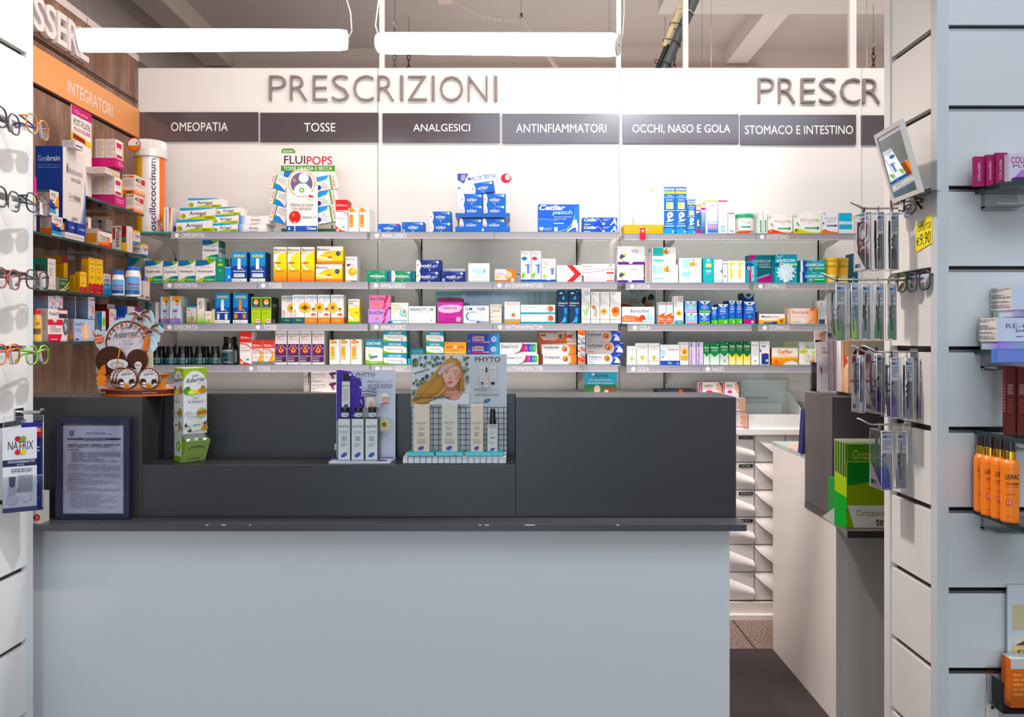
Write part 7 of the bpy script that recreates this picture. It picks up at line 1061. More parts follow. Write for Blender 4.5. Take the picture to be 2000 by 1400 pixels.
# ================================================================ THINGS ON THE COUNTER
CT = Z(775.5,1.72); CR = Z(908,1.72); CLE = Z(1025,1.65)
def frame_px(d,u0,v0,u1,v1): return pt(u0,v0,d),Vector((X(u1,d)-X(u0,d),0,0)),Vector((0,0,Z(v1,d)-Z(v0,d)))
def countertop():
    # coconut pastille display
    d = 1.80; th = thing('counter_display','palm tree and coconut shaped cardboard display on the dark counter riser','display',pt(260,771,1.78)); zb = CT+.0006
    Q = lambda zx,zy: pt(180+zx*.13567,600+zy*.13567,d)
    out = [(90,1180),(60,1090),(110,1000),(60,940),(55,790),(75,690),(110,610),(60,560),(30,490),(70,440),(30,350),(60,320),(120,355),(180,340),(215,345),(250,260),(320,200),(400,165),(480,145),(475,120),(510,90),(600,50),(680,80),(760,35),(850,50),(870,100),(895,180),(890,250),(850,250),(900,270),(960,260),(1030,330),(1010,370),(965,360),(975,440),(960,500),(930,510),(935,570),(900,620),(870,650),(870,1180)]
    P2 = [Q(*q) for q in out]; m = M(); m.prism([(q.x,q.z) for q in P2],'y',d,d+.003,'#b4ccd2')
    o,ex,ey = frame_px(d,180,600,350,790)
    frond = lambda cx,cy,s: [p([(cx,cy),(cx-60*s,cy-60*s),(cx-130*s,cy-50*s),(cx-190*s,cy-10*s),(cx-120*s,cy-20*s)],'#7a4a3a'),p([(cx,cy),(cx-80*s,cy-10*s),(cx-110*s,cy+50*s),(cx-120*s,cy+120*s),(cx-70*s,cy+50*s)],'#9a6a58'),p([(cx,cy),(cx+40*s,cy-70*s),(cx+110*s,cy-90*s),(cx+160*s,cy-60*s),(cx+90*s,cy-40*s)],'#6a3a2c'),p([(cx,cy),(cx+80*s,cy-30*s),(cx+150*s,cy+20*s),(cx+180*s,cy+110*s),(cx+110*s,cy+30*s)],'#8a5a48'),c(cx-15*s,cy+35*s,26*s,'#3a1c12'),c(cx+22*s,cy+38*s,26*s,'#44241a')]
    ops = [p([(60,560),(75,440),(200,380),(210,560),(110,620)],'#c4d4d4'),p([(870,650),(830,600),(840,400),(900,420),(935,560),(900,620)],'#c8d8da'),p([(90,1180),(110,1000),(60,940),(60,760),(110,620),(870,640),(870,1180)],'#dcbfa4'),
        c(510,510,318,'#6a2c14'),c(510,512,300,'#c4622c'),c(510,512,288,'#d8ccd0'),c(510,545,262,'#b87a6a'),c(510,548,256,'#d6cdd2')]
    for j in range(11):
        an = math.radians(196+j*14.6); ops += [c(510+272*math.cos(an),520+266*math.sin(an),16 if j % 2 else 22,'#3a2018'),c(510+276*math.cos(an),524+266*math.sin(an),8,'#d8c8c0')]
    ops += [t('pastilles',430,290,580,345,'#2a2424',.2,.4,25),t('Anberries',320,360,670,450,'#241e20',.5,.4,40),t('Solo e Vivo',550,412,705,448,'#d8603c',0,.4,8),t('COCCO',455,475,580,500,'#4a4248',.2),t('& CURCUMA',410,515,622,540,'#4a4248',.2),l(460,562,580,582,2,'#a89aa0')]
    for j in range(4): ops += [k([(300,480+22*j),(350+8*j,495+18*j)],4,'#a8a0a4'),k([(720,480+22*j),(670-8*j,495+18*j)],4,'#a8a0a4')]
    ops += [p([(720,180),(740,175),(790,300),(770,310)],'#d8702c')]+[p([(800,400),(850,370),(845,480),(835,640),(760,600),(775,500)],'#d8702c')]+frond(715,130,1)+frond(860,325,.85)
    ops += [e(310,770,222,212,'#3c1c10'),e(690,760,158,160,'#44200f')]+[k([(200+55*j,640),(180+60*j,760),(190+55*j,880)],16,'#4e2614') for j in range(5)]+[k([(620+45*j,640),(610+50*j,760),(620+45*j,860)],14,'#5a2e18') for j in range(4)]
    ops += [e(420,850,178,130,'#341810'),e(415,815,150,76,'#d8cfd0'),e(410,825,108,50,'#b0a6a6'),e(405,835,70,28,'#c8c0c0'),p([(440,590),(462,600),(410,860),(396,860)],'#e07a34'),p([(440,590),(462,586),(532,612),(526,622)],'#e07a34'),c(712,830,54,'#ddd2d0'),l(672,815,752,850,2,'#4a3a3a')]
    ops += [p([(130,940),(190,850),(240,815),(260,940),(230,970)],'#e0732a'),e(190,1015,75,50,'#e8802c'),e(195,1090,70,30,'#e8803a'),c(158,460,72,'#d8521c'),t('NUOVO',98,432,212,462,'#f0d8cc',1,0,18),t('GUSTO',110,475,212,504,'#f0d8cc',1,0,18),p([(640,890),(760,880),(720,950),(620,930)],'#d8d0d0'),p([(560,890),(640,880),(650,930),(580,930)],'#b8401c')]
    draw(m,o,ex,ey,(0,-1,0),scl(ops,1253,1400)); m.box((P2[0].x+.01,d+.0035,zb),(P2[-1].x-.01,d+.0055,zb+.09),'#c9b49c'); child(m,'backboard',th)
    arcp = []
    for j in range(13):
        s = j/12; arcp.append((X(191,1.76)+(X(334,1.76)-X(191,1.76))*s,1.775-.042*math.sin(math.pi*s)**.8))
    m = M(); base = arcp+[(X(334,1.76),1.822),(X(191,1.76),1.822)]; m.prism(base,'z',zb,zb+.0035,'#e0682a'); m.prism(base,'z',zb+.0036,zb+.014,'#5a2616'); m.prism([(x,y+.0005) for x,y in base],'z',zb+.0141,zb+.0146,'#c98a5c')
    for s0,s1,tx in ((.05,.12,'anb'),(.58,.86,'Pastiglie gommose naturali')):
        ya = 1.775-.042*math.sin(math.pi*(s0+s1)/2)**.8-.0035; xa = X(191,1.76)+(X(334,1.76)-X(191,1.76))*s0; xb = X(191,1.76)+(X(334,1.76)-X(191,1.76))*s1; m.text((xa,ya,zb+.010),(xb-xa,0,0),(0,0,-.004),tx,'#d8b8a8',.3)
    child(m,'curved_base',th)
    m = M(); bx = pt(312,760,1.808); m.lathe([(.013,zb+.015),(.017,zb+.04),(.0245,Z(730,1.80)),(.0225,Z(730,1.80)-.001),(.016,zb+.042),(0,zb+.04)],(X(313,1.80),1.795,0),'#c88a54','paper',24); tag(m.build('paper_cup'),'small tan paper cup behind the round pastille tins','cup')
    tin = [c(.5,.5,.5,'#4a1f10'),c(.5,.5,.46,'#c87a4a'),c(.5,.5,.445,'#dcd6d6'),t('pastille',.4,.17,.62,.24,'#5a5a6a',.2,.3,.04),t('Anberries',.25,.24,.72,.38,'#3a3f58',.4,.4,.06),t('Cocco',.38,.42,.64,.46,'#a89aa8',.2),c(.25,.64,.15,'#2c1610'),e(.31,.72,.12,.07,'#4a2a1c'),e(.31,.71,.1,.05,'#e4dcd8'),c(.77,.65,.14,'#2c1610'),e(.82,.76,.09,.045,'#e4dcd8'),p([(.36,.88),(.4,.8),(.47,.72),(.53,.68),(.6,.74),(.7,.86),(.6,.92),(.45,.9)],'#e08a2c'),p([(.42,.9),(.5,.8),(.6,.84),(.62,.92)],'#b8641c')]
    for j in range(12):
        an = math.radians(160+j*20); tin.append(c(.5+.4*math.cos(an),.5+.4*math.sin(an),.028,'#4a2a1c' if j % 3 else '#c8582a'))
    rt = .0245
    for u,yy,lab,nf in ((247,1.745,'round pastille tin facing out, front of the group of three on the coconut display',1),(240.5,1.757,'round pastille tin in the middle of the three, mostly edge on',0),(234,1.769,'round pastille tin at the back of the three on the coconut display',0),(290.5,1.746,'round pastille tin standing alone on the coconut display, facing out',1)):
        zc = zb+.0147+rt+.0003; xx = X(u,yy); m = M(); m.lathe([(0,yy),(rt,yy),(rt,yy+.009),(rt*.97,yy+.0095),(0,yy+.0095)],(xx,0,zc),'#6a5a52','satin',32,'y')
        draw(m,(xx-rt,yy,zc+rt),(2*rt,0,0),(0,0,-2*rt),(0,-1,0),tin); tag(m.build('pastille_tin'),lab,'tin','round pastille tins')
    # lime and ginger dispenser, turned by 44 degrees
    w = .0535; cz = CR+.0006; a = math.radians(44); base = pt(372,893,1.775)
    th = thing('sweet_dispenser','tall lime and ginger sweet dispenser carton with a scoop tray, in the counter recess','dispenser',(base.x,base.y,cz)); th.rotation_euler = (0,0,a); th['_w'] = [0,0,0]
    h = Z(718,1.775)-cz; hs = h*.305
    def tp(m,n):
        me = m.build(n,loc=(0,0,0)); me.parent = th; return me
    GL_ = '#8fa83a'
    fr = [r(0,0,1,.2,'#8fae1c'),e(.5,.25,.5,.21,'#d8d6d8'),r(0,.25,1,1,'#d8d6d8'),e(.5,.25,.47,.19,'#d8d6d8'),t('pastilles',.36,.1,.64,.15,'#2a2a2c',.3,.4,.01),t('Anberries',.08,.155,.9,.23,'#222225',.6,.4,.03),t('Solo e Vivo',.6,.225,.95,.245,'#8a8a88',.1,.4),c(.16,.345,.16,'#4f8f1c'),p([(.1,.29),(.28,.275),(.2,.31)],'#2a4a1c'),e(.36,.37,.19,.042,'#b8c83a'),e(.36,.37,.14,.028,'#d4dc7a'),e(.62,.36,.15,.034,'#e8c82a'),e(.8,.345,.19,.04,'#b8884a'),c(.82,.3,.1,'#a87a44'),r(.05,.41,.95,.412,'#b0a8a4'),t('Lime',.38,.44,.62,.465,'#4a4a50',.2),t('& Zenzero',.2,.49,.84,.525,'#4a4a50',.2),r(.05,.475,.95,.477,'#b0a8a4'),c(.76,.68,.21,'#a8bc6a'),e(.65,.685,.1,.03,'#b0642a'),e(.84,.675,.12,.035,'#b86a2a'),l(.05,.66,.5,.71,2,'#b09a84'),l(.12,.73,.6,.76,2,'#9a98a8'),p([(.1,.82),(.0,.87),(.15,.9)],'#2a4a20'),p([(.8,.84),(.98,.81),(.9,.88)],'#24401c'),p([(.18,.84),(.3,.8),(.75,.8),(.8,.93),(.35,.96)],'#cdd2c0'),t('Anberries',.35,.85,.7,.89,'#3a3a40',.3,.4,.01),p([(.1,.94),(.3,.93),(.25,.98)],'#1c3a18'),c(.87,.91,.13,'#b88424')]
    m = M(); m.box((-w/2,-w/2,hs),(w/2,w/2,h),'#d2d0d2'); draw(m,(-w/2,-w/2,h),(w,0,0),(0,0,hs-h),(0,-1,0),fr); draw(m,(-w/2,w/2,h),(0,-w,0),(0,0,hs-h),(-1,0,0),fr); tp(m,'carton')
    m = M(); m.box((-w/2,-w/2+.012,0),(w/2,w/2,hs-.0004),'#c9ccc4'); draw(m,(-w/2,w/2,hs),(0,-w*.78,0),(0,0,-hs),(-1,0,0),[c(.6,.45,.28,'#7a9a34'),e(.6,.45,.14,.1,'#c0cc7a'),r(0,.8,1,1,'#7f9a3a')]); tp(m,'lower_carton')
    m = M(); f0 = (-w/2,-w/2+.010,.0005); f1 = (w/2,-w/2+.010,.0005); g0 = (-w/2,-w/2-.021,hs*.78); g1 = (w/2,-w/2-.021,hs*.78); th_ = .0012
    b0 = (-w/2,-w/2+.011,hs*.97); b1 = (w/2,-w/2+.011,hs*.97)
    m.add([f0,f1,g1,g0],[(0,1,2,3)],'#9fb36a'); m.add([(x,y+th_*1.5,z) for x,y,z in (f0,f1,g1,g0)],[(3,2,1,0)],'#c4ccb0'); m.add([f0,g0,b0],[(0,1,2)],'#7f9f24'); m.add([f1,g1,b1],[(0,1,2)],'#7f9f24'); m.add([g0,g1,(g1[0],g1[1]+th_*1.5,g1[2]),(g0[0],g0[1]+th_*1.5,g0[2])],[(0,1,2,3)],'#dfe2d4')
    nn = Vector((0,-hs*.78,.031*-1)).normalized(); draw(m,Vector(g0),Vector(g1)-Vector(g0),Vector(f0)-Vector(g0),Vector((0,-1,-.5)).normalized(),[k(arc(.5,.55,.4,.3,205,335,12),.05,'#6a7f4a'),t('Assaggiami!',.25,.2,.75,.38,'#6a7f4a',.4),r(.05,.72,.95,.73,'#7a8f54'),l(.2,.82,.75,.9,1,'#4a5a34')]); tp(m,'scoop_tray')
    R = random.Random(5)
    for j in range(5):
        m = M(); x,y,z = -w*.36+w*.18*j,-w/2-.003-R.random()*.006,hs*.74; m.tube([(x-.005,y,z-.004+R.random()*.003),(x,y,z+.003),(x+.006,y+.002,z+.001+R.random()*.004)],[.002,.0045,.002],['#dfe4d0','#5a8a34','#c8d4b0','#3a6a2a','#e8e8dc'][j],'gloss',8)
        q = m.build('sweet',loc=(0,0,0)); q.matrix_world = Matrix.Translation(th.location) @ Matrix.Rotation(a,4,'Z'); tag(q,'wrapped lime sweet in the dispenser scoop, '+('against the carton side wall','second along','in the middle','fourth along','at the far side')[j],'sweet','wrapped sweets in the scoop')
    # silver hair display
    d = 1.80; zr = CR+.0006
    th = thing('counter_display','purple splash shampoo poster stand with two portrait photos in the counter recess','display',(X(714,d),d,zr))
    o,ex,ey = frame_px(d,630,700,1010,930); m = M(); z1 = Z(722.5,d); m.box((X(657,d),d,zr+.0005),(X(772,d),d+.003,z1),'#cfd1dc')
    ops = [p([(145,120),(180,118),(290,135),(330,190),(395,230),(410,300),(440,480),(330,640),(145,640)],'#5a44a0')]
    R = random.Random(11)
    for j in range(70):
        an = R.uniform(-1.3,1.2); rr = R.uniform(215,300); ops.append(c(170+rr*math.cos(an)*.95,380+rr*math.sin(an),R.uniform(4,15),R.choice(['#5a44a0','#6a54b0','#7a68bc','#cfd1dc'])))
    ops += [p([(230,152),(285,152),(285,228),(228,228)],'#1a1a1e'),p([(215,232),(297,232),(297,500),(213,500)],'#d4d2c8'),t('PHYTO',220,268,292,286,'#3a3a3a',.6),l(228,310,284,440,8,'#9a9a94'),p([(236,478),(255,462),(277,462),(268,486),(240,492)],'#2c3f8c'),t('PHYTO',362,142,550,180,'#3a3c44',1),l(370,184,548,190,1,'#9a9ca8'),t('PHYTO',478,224,594,248,'#4a4c54',.8),t('ARGENT',596,224,732,248,'#9a9ca8',0),r(478,257,732,259,'#8a8c98'),l(478,264,732,310,3,'#5a6088'),
        g(415,304,560,382,'#a8aab4','#70727c')]+[k([(418,320+14*j),(480,312+16*j),(558,330+14*j)],7,('#c8cad2','#5a5c66','#d8dae0','#6a6c76')[j % 4]) for j in range(4)]
    ops += [r(452,390,615,496,'#b8b6ba'),e(508,445,44,55,'#ddd2c0'),e(516,462,27,34,'#e0b49c'),p([(470,400),(540,395),(552,440),(520,425),(480,440)],'#e8dcc8'),p([(480,440),(490,500),(470,500),(466,450)],'#d8cab0'),r(505,480,532,485,'#b85a54'),c(507,460,3,'#5a4038'),c(527,460,3,'#5a4038'),r(584,346,694,460,'#c4c4c8'),e(660,400,34,44,'#d8a888'),p(arc(660,388,37,42,180,360,10),'#e4e2e2'),c(649,396,3.5,'#4a3a34'),c(672,396,3.5,'#4a3a34'),p([(646,420),(674,420),(660,432)],'#f0e4e0'),p([(620,460),(630,445),(690,445),(694,460)],'#c86a5a'),fl(650,668,78,12,'#d4c8a0','#8a6a2c',.3),r(145,860,600,925,'#c4c2de')]
    draw(m,o,ex,ey,(0,-1,0),scl(ops,2000,1211)); child(m,'poster_board',th)
    m = M(); yf = 1.735; m.prism([(X(642,yf),yf),(X(762,yf),yf),(X(773,1.80),1.80),(X(655,1.80),1.80)],'z',zr,zr+.004,'#d4d0d8'); draw(m,(X(650,1.8),1.8,zr+.004),(X(770,1.8)-X(650,1.8),0,0),(0,-.06,0),(0,0,1),[p([(0,0),(.2,0),(.1,.5),(0,.6)],'#6a54a8'),p([(.72,.0),(1,.0),(1,.3),(.8,.2)],'#6a54a8'),fl(.85,.75,.1,8,'#6a54a8','#8a78bc',.4)]); child(m,'base_board',th)
    PHB = [p([(0,0),(1,0),(1,1),(0,1)],'#cfd2d0'),t('PHYTO',.1,.155,.92,.215,'#3a3c3c',.8),l(.15,.29,.88,.37,3,'#a8acaa'),r(.1,.28,.9,.282,'#a8acaa'),l(.3,.42,.75,.54,4,'#7a7e7c'),r(.1,.56,.9,.562,'#a8acaa'),l(.2,.58,.8,.68,3,'#a8acaa'),p([(.28,.86),(.5,.81),(.78,.81),(.7,.88),(.55,.91),(.28,.92)],'#2a46a0'),t('PHYTO',.38,.845,.66,.875,'#9ab0e0',.8),r(.05,.975,.95,.99,'#8aa0b8')]
    for q,(a0,a1) in enumerate(((660.5,683.5),(687,710),(714,737))):
        d2 = 1.752; m = M(); x0,x1 = X(a0,d2),X(a1,d2); za,zb2 = zr+.0045,Z(817,d2); m.box((x0-.002,d2,za),(x1+.0025,d2+.03,zb2),'#222226','satin'); draw(m,(x0,d2,zb2-.001),(x1-x0,0,0),(0,0,za-zb2+.001),(0,-1,0),PHB); lab = ('beside the lime dispenser side','in the middle','beside the edelweiss picture')[q]
        tag(m.build('shampoo_box'),'slim black shampoo box with a pale label, '+lab,'shampoo box','black shampoo boxes'); cx = (x0+x1)/2
        th = thing('tester_jar','black-lidded sample bottle standing on the black shampoo box '+lab,'jar',(cx,d2+.012,zb2),'sample bottles on the shampoo boxes')
        m = M(); m.lathe([(0,zb2+.0004),(.0088,zb2+.0004),(.0088,zb2+.0165),(.0082,zb2+.017)],(cx,d2+.012,0),'#1e1e22','satin',24); m.lathe([(.009,zb2+.003),(.009,zb2+.0125)],(cx,d2+.012,0),'#c8d0d8','paper',14,'z',math.radians(200),math.radians(340)); vs,fs = glyphs('100',.8); m.add([(cx+.0096*math.cos(math.radians(265+40*x)),d2+.012+.0096*math.sin(math.radians(265+40*x)),zb2+.0095-.004*y) for x,y in vs],fs,'#2a5a8a'); child(m,'body',th)
        m = M(); m.lathe([(.0092,zb2+.0172),(.0094,zb2+.0172),(.0094,zb2+.0245),(.0088,zb2+.025),(0,zb2+.025)],(cx,d2+.012,0),'#121214','satin',24); child(m,'lid',th)
    # hair detox display
    d = 1.795; th = thing('counter_display','large hair care poster stand with a long-haired woman and eucalyptus leaves','display',(X(895,d),d,zr))
    m = M(); x0,x1 = X(803,d),X(990,d); m.box((x0,d,zr+.0005),(x1,d+.003,Z(692,d)),'#c6c8cc'); o,ex,ey = frame_px(d,800,690,1000,800)
    GRN = ['#5a7058','#44584a','#6f8a6c','#7f9a9a','#3a4a44','#8aa4a8','#56704a']; R = random.Random(4)
    ops = [r(50,40,1165,985,'#d2d4d6')]
    for x,y,s in ((85,165,70),(130,210,55),(70,220,50),(180,130,42),(210,80,36),(445,75,42),(530,65,30),(570,98,30),(500,128,38),(660,92,44),(335,178,32),(228,218,34),(295,242,42),(400,180,36),(465,235,38),(540,205,42),(605,188,30),(340,452,46),(262,500,38),(215,555,40),(310,555,38),(240,590,38),(160,610,34),(135,528,30),(85,580,32),(90,740,44),(70,790,30),(1085,110,42),(1120,210,38),(1045,290,40),(1072,350,42),(1130,312,38),(1140,470,44),(1150,545,36),(320,48,40),(1150,80,30),(450,390,36),(820,70,30),(1060,60,30)):
        ops.append(e(min(max(x,52+s*.8),1163-s*.8),max(y,42+s),s*.85,s,R.choice(GRN)))
    for j in range(12): ops.append(p([(80+26*j,400-8*j),(100+26*j,370-8*j+(j % 2)*50),(125+26*j,385-8*j)],'#2f3a38'))
    ops += [p([(830,85),(930,100),(1000,175),(1025,280),(1050,380),(1070,480),(1062,600),(1088,722),(1040,748),(960,700),(930,560),(800,300)],'#a8763c'),p([(830,85),(740,110),(660,180),(600,260),(520,340),(430,440),(420,510),(300,575),(200,640),(150,710),(150,790),(90,860),(50,900),(60,945),(150,962),(360,950),(430,905),(560,850),(700,770),(770,640),(720,480),(860,280)],'#b5884c')]
    for j in range(13): ops.append(k([(620-10*j+4*(j % 3),300+14*j),(520-14*j,470+16*j),(380-16*j+10*(j % 2),620+18*j),(260-10*j,740+14*j)],14,['#d0a868','#8a6030','#c49a58','#9a6c38','#dcb87c'][j % 5]))
    ops += [k([(740,560),(700,680),(600,790),(430,890)],26,'#d4ac70'),k([(700,480),(640,640),(520,760),(300,860)],22,'#a87a40'),k([(200,850),(150,900),(60,900)],20,'#8a6030'),k([(380,880),(240,930),(100,935)],20,'#c89c5c'),
        p([(715,600),(940,600),(955,700),(1030,760),(1005,850),(885,908),(765,875),(685,800),(715,720)],'#c9917c'),p([(700,640),(780,655),(860,648),(940,590),(950,680),(860,730),(720,720)],'#a86e5c'),p([(380,985),(420,930),(560,875),(690,845),(780,893),(885,912),(980,872),(1040,775),(1165,760),(1165,985)],'#cccfd4'),
        p([(655,440),(662,380),(690,320),(770,250),(865,212),(955,235),(1003,310),(1012,410),(990,500),(945,580),(870,642),(800,652),(740,618),(690,540)],'#dfb29f'),p([(905,300),(1003,320),(1012,410),(990,500),(945,580),(870,642),(930,540),(960,420)],'#d09c88'),p([(660,470),(690,540),(740,618),(770,635),(720,560)],'#cf9f8e'),
        k([(835,345),(880,325),(940,345)],12,'#8a6248'),k([(700,355),(745,335),(785,345)],11,'#8a6248'),e(740,380,30,13,'#e8dcd8'),e(742,380,13,12,'#6a7a84'),k([(708,382),(740,366),(775,380)],6,'#4a342c'),e(900,378,32,13,'#e8dcd8'),e(902,378,13,12,'#6a7a84'),k([(866,382),(900,362),(936,378)],6,'#4a342c'),p([(800,400),(815,400),(835,480),(800,492),(785,478)],'#d09c88'),e(795,484,10,5,'#a86a5c'),e(828,482,9,5,'#a86a5c'),p([(742,545),(785,532),(805,538),(830,530),(872,545),(830,575),(800,580),(770,572)],'#c86f74'),k([(745,547),(800,552),(870,546)],6,'#8a3f44'),e(700,460,30,26,'#e2aa9c'),e(935,465,28,30,'#cf9080'),
        p([(985,430),(1015,410),(1020,460),(1000,485)],'#cc9480'),p([(880,130),(960,140),(1010,240),(1000,300),(960,225),(880,190)],'#b07a3c'),p([(560,385),(640,240),(720,180),(850,160),(930,200),(850,230),(760,290),(690,335),(640,400),(600,420)],'#bfa6a4'),p([(640,230),(720,140),(830,100),(920,120),(950,190),(860,175),(760,195)],'#b98a50'),k([(960,400),(1000,415),(930,425),(890,415)],12,'#a4784c'),k([(1040,380),(1050,480),(1010,640),(1020,730)],20,'#c49658'),k([(960,560),(980,640),(1010,720)],18,'#8a6034'),p([(940,590),(985,500),(990,700),(960,720)],'#7a5230')]
    ops += [t('CAPELLI PULITI A LUNGO?',95,765,880,808,'#6a5c50',0),t("SCOPRI L'HAIR DETOX!",90,828,805,873,'#2a2826',1.3),t('PHYTO',1285,65,1775,160,'#34363a',1.1),l(1285,178,1775,192,1,'#8a8c90'),t('PHYTO',1270,672,1505,724,'#44464a',.9),t('DETOX',1518,676,1770,724,'#8fa4b0',0),r(1272,752,1770,756,'#9a9ea4'),l(1275,785,1770,830,2,'#5a5e64'),p([(1455,950),(1470,890),(1520,875),(1580,868),(1570,920),(1530,945)],'#2c4a94'),t('PHYTO',1480,900,1550,922,'#a8c0e4',.6)]
    for xa,xb,y0,y1,cc in ((1385,1475,240,540,'#d4d2c8'),(1575,1690,240,540,'#d8d6cc')): ops += [p([(xa,y0),(xb,y0),(xb-12,y1),(xa+12,y1)],cc),r(xa+14,300,xb-14,320,'#9a9a94'),l(xa+20,340,xb-20,460,5,'#b0aea4'),p([(xa+30,500),(xb-35,475),(xb-30,490),(xa+40,505)],'#2c4a94')]
    ops += [p([(1412,542),(1448,542),(1440,598),(1418,598)],'#1c1c20'),r(1595,542,1665,598,'#222226'),r(1492,268,1525,365,'#2a2a30'),r(1462,368,1548,635,'#d8c8b8'),r(1475,392,1535,405,'#8a8a84'),l(1478,430,1534,540,5,'#b4a89c'),p([(1482,590),(1520,565),(1522,580),(1490,596)],'#2c4a94')]
    draw(m,o,ex,ey,(0,-1,0),scl(ops,2000,1100))
    zg1,zg0 = Z(795,d),zr+.001
    for j in range(18):
        u = 803+10.6*j
        if u < 990: m.face([(X(u,d),d-.0004,zg1),(X(u+1.2,d),d-.0004,zg1),(X(u+1.2,d),d-.0004,zg0),(X(u,d),d-.0004,zg0)],'#2a2c30')
    for j in range(10):
        z = zg1-(zg1-zg0)*j/9.6; m.face([(x0,d-.0004,z),(x1,d-.0004,z),(x1,d-.0004,z-.0013),(x0,d-.0004,z-.0013)],'#2a2c30')
    child(m,'poster_board',th)
    m = M(); yf = 1.735; zt = Z(893.5,yf); xa,xb = X(787,yf),X(988.5,yf); m.prism([(yf,zr),(1.794,zr),(1.794,zt+.004),(yf,zt)],'x',xa,xb,'#d6d8dc'); draw(m,(xa,yf,zt),(xb-xa,0,0),(0,0,zr-zt),(0,-1,0),[r(0,.0,1,.07,'#2a2c30'),r(0,.93,1,1,'#2a2c30')]+[r(.045+.0585*j,0,.05+.0585*j,1,'#2a2c30') for j in range(16)]); draw(m,(xa,1.794,zt+.004),(xb-xa,0,0),(0,yf-1.794,-.004),(0,0,1),[r(.045+.0585*j,0,.05+.0585*j,1,'#2a2c30') for j in range(16)]+[r(0,.3,1,.33,'#2a2c30'),r(0,.65,1,.68,'#2a2c30'),p([(.47,.8),(.53,.72),(.55,.8),(.5,.9)],'#4a5a7a')]); child(m,'base_board',th)
    d2 = 1.75; zt0 = zt+.0045
    for ua,ub in ((796,848),(852.5,904),(910,982.5)):
        m = M(); m.box((X(ua,d2),d2-.006,zt0-.002),(X(ub,d2),d2+.034,Z(882.5,d2)),'#35b8c0','satin'); m.box((X(ua,d2)+.003,d2-.002,Z(882.5,d2)),(X(ub,d2)-.003,d2+.031,Z(882.5,d2)+.0004),'#2aa0aa','satin'); child(m,'turquoise_tray',th)
    zt1 = Z(882.5,d2)+.0008
    DB = [t('PHYTO',.2,.37,.78,.405,'#4a4440',.7),t('DETOX',.35,.415,.64,.435,'#a89a90',0),r(.2,.455,.8,.457,'#a89c94'),l(.28,.48,.72,.54,3,'#b0a298'),l(.3,.58,.7,.68,4,'#9a8c84'),r(.2,.71,.8,.712,'#b0a298'),l(.2,.72,.8,.84,4,'#b8aaa0'),p([(.3,.96),(.32,.9),(.48,.885),(.66,.88),(.62,.94),(.5,.965)],'#2a44a0'),t('PHYTO',.37,.912,.58,.935,'#a8bce8',.7)]
    for u0,u1,v0,cc,lab in ((808,838.5,791,'#d9c9b8','beside the poster edge with the woman'),(863,893,790,'#cfcabb','greenish foot, in the middle'),(919.5,943.5,791,'#d9c9b8','sharing its tray with the spray bottle')):
        m = M(); carton(m,X(u0,d2),X(u1,d2),d2,d2+.026,zt1,Z(v0,d2),dict(c=cc,F=DB,T=[r(.3,.2,.7,.7,'#b8a898')])); tag(m.build('hair_care_box'),'tall beige hair detox carton on a turquoise tray, '+lab,'hair care box','beige hair detox cartons')
    cx,cy = X(962,d2),d2+.013; th = thing('spray_bottle','hair detox spray bottle with a black pump on a turquoise tray','bottle',(cx,cy,zt1))
    zq = Z(829,d2); m = M(); m.prism([(cx-.0118,cy-.009),(cx+.0118,cy-.009),(cx+.0118,cy+.009),(cx-.0118,cy+.009)],'z',zt1,zq,'#a89274','gloss'); draw(m,(cx-.0092,cy-.009,zq),(.0184,0,0),(0,0,zt1-zq),(0,-1,0),[r(0,.02,1,1,'#d4d4d0'),r(.05,.04,.95,.07,'#5a6270'),t('PHYTO',.1,.1,.92,.155,'#3a3c3c',.8),l(.15,.2,.85,.4,5,'#a8acaa'),l(.2,.45,.8,.55,3,'#7a7e7c'),l(.15,.62,.85,.76,4,'#a8acaa'),p([(.2,.97),(.24,.9),(.5,.87),(.8,.87),(.75,.94),(.55,.97)],'#2a44a0'),t('PHYTO',.35,.905,.66,.935,'#a8bce8',.7)]); child(m,'body',th)
    m = M(); m.lathe([(.0062,zq),(.0076,zq+.0002),(.0074,zq+.011),(.0064,zq+.0115),(.0060,Z(801,d2)),(.0052,Z(799,d2)),(0,Z(799,d2))],(cx,cy,0),'#17171b','satin',24); child(m,'pump_cap',th)
    # framed notice and small box on the ledge
    d = 1.695; zl = CLE+.0004; th = thing('framed_notice','privacy notice in a dark navy frame standing on the counter ledge','notice',(X(180,d),d,zl)); x0,x1,z1 = X(108,d),X(252,d),Z(816,d)
    def fb(m,a,b,col): m.box(a,b,col,'satin')
    m = M(); bw = X(119,d)-x0; col = '#191c38'; yb = d+.012; fb(m,(x0,d,zl),(x0+bw,yb,z1),col); fb(m,(x1-bw,d,zl),(x1,yb,z1),col); fb(m,(x0+bw,d,z1-bw),(x1-bw,yb,z1),col); fb(m,(x0+bw,d,zl),(x1-bw,yb,zl+bw),col); child(m,'frame',th)
    m = M(); xa,xb,za,zb_ = x0+bw,x1-bw,zl+bw,z1-bw; m.box((xa,d+.007,za),(xb,d+.010,zb_),'#4a4648'); o,ex,ey = frame_px(d+.0068,119,831,242,1003); m.face([o,o+ex,o+ex+ey,o+ey],'#c6bcd2','gloss')
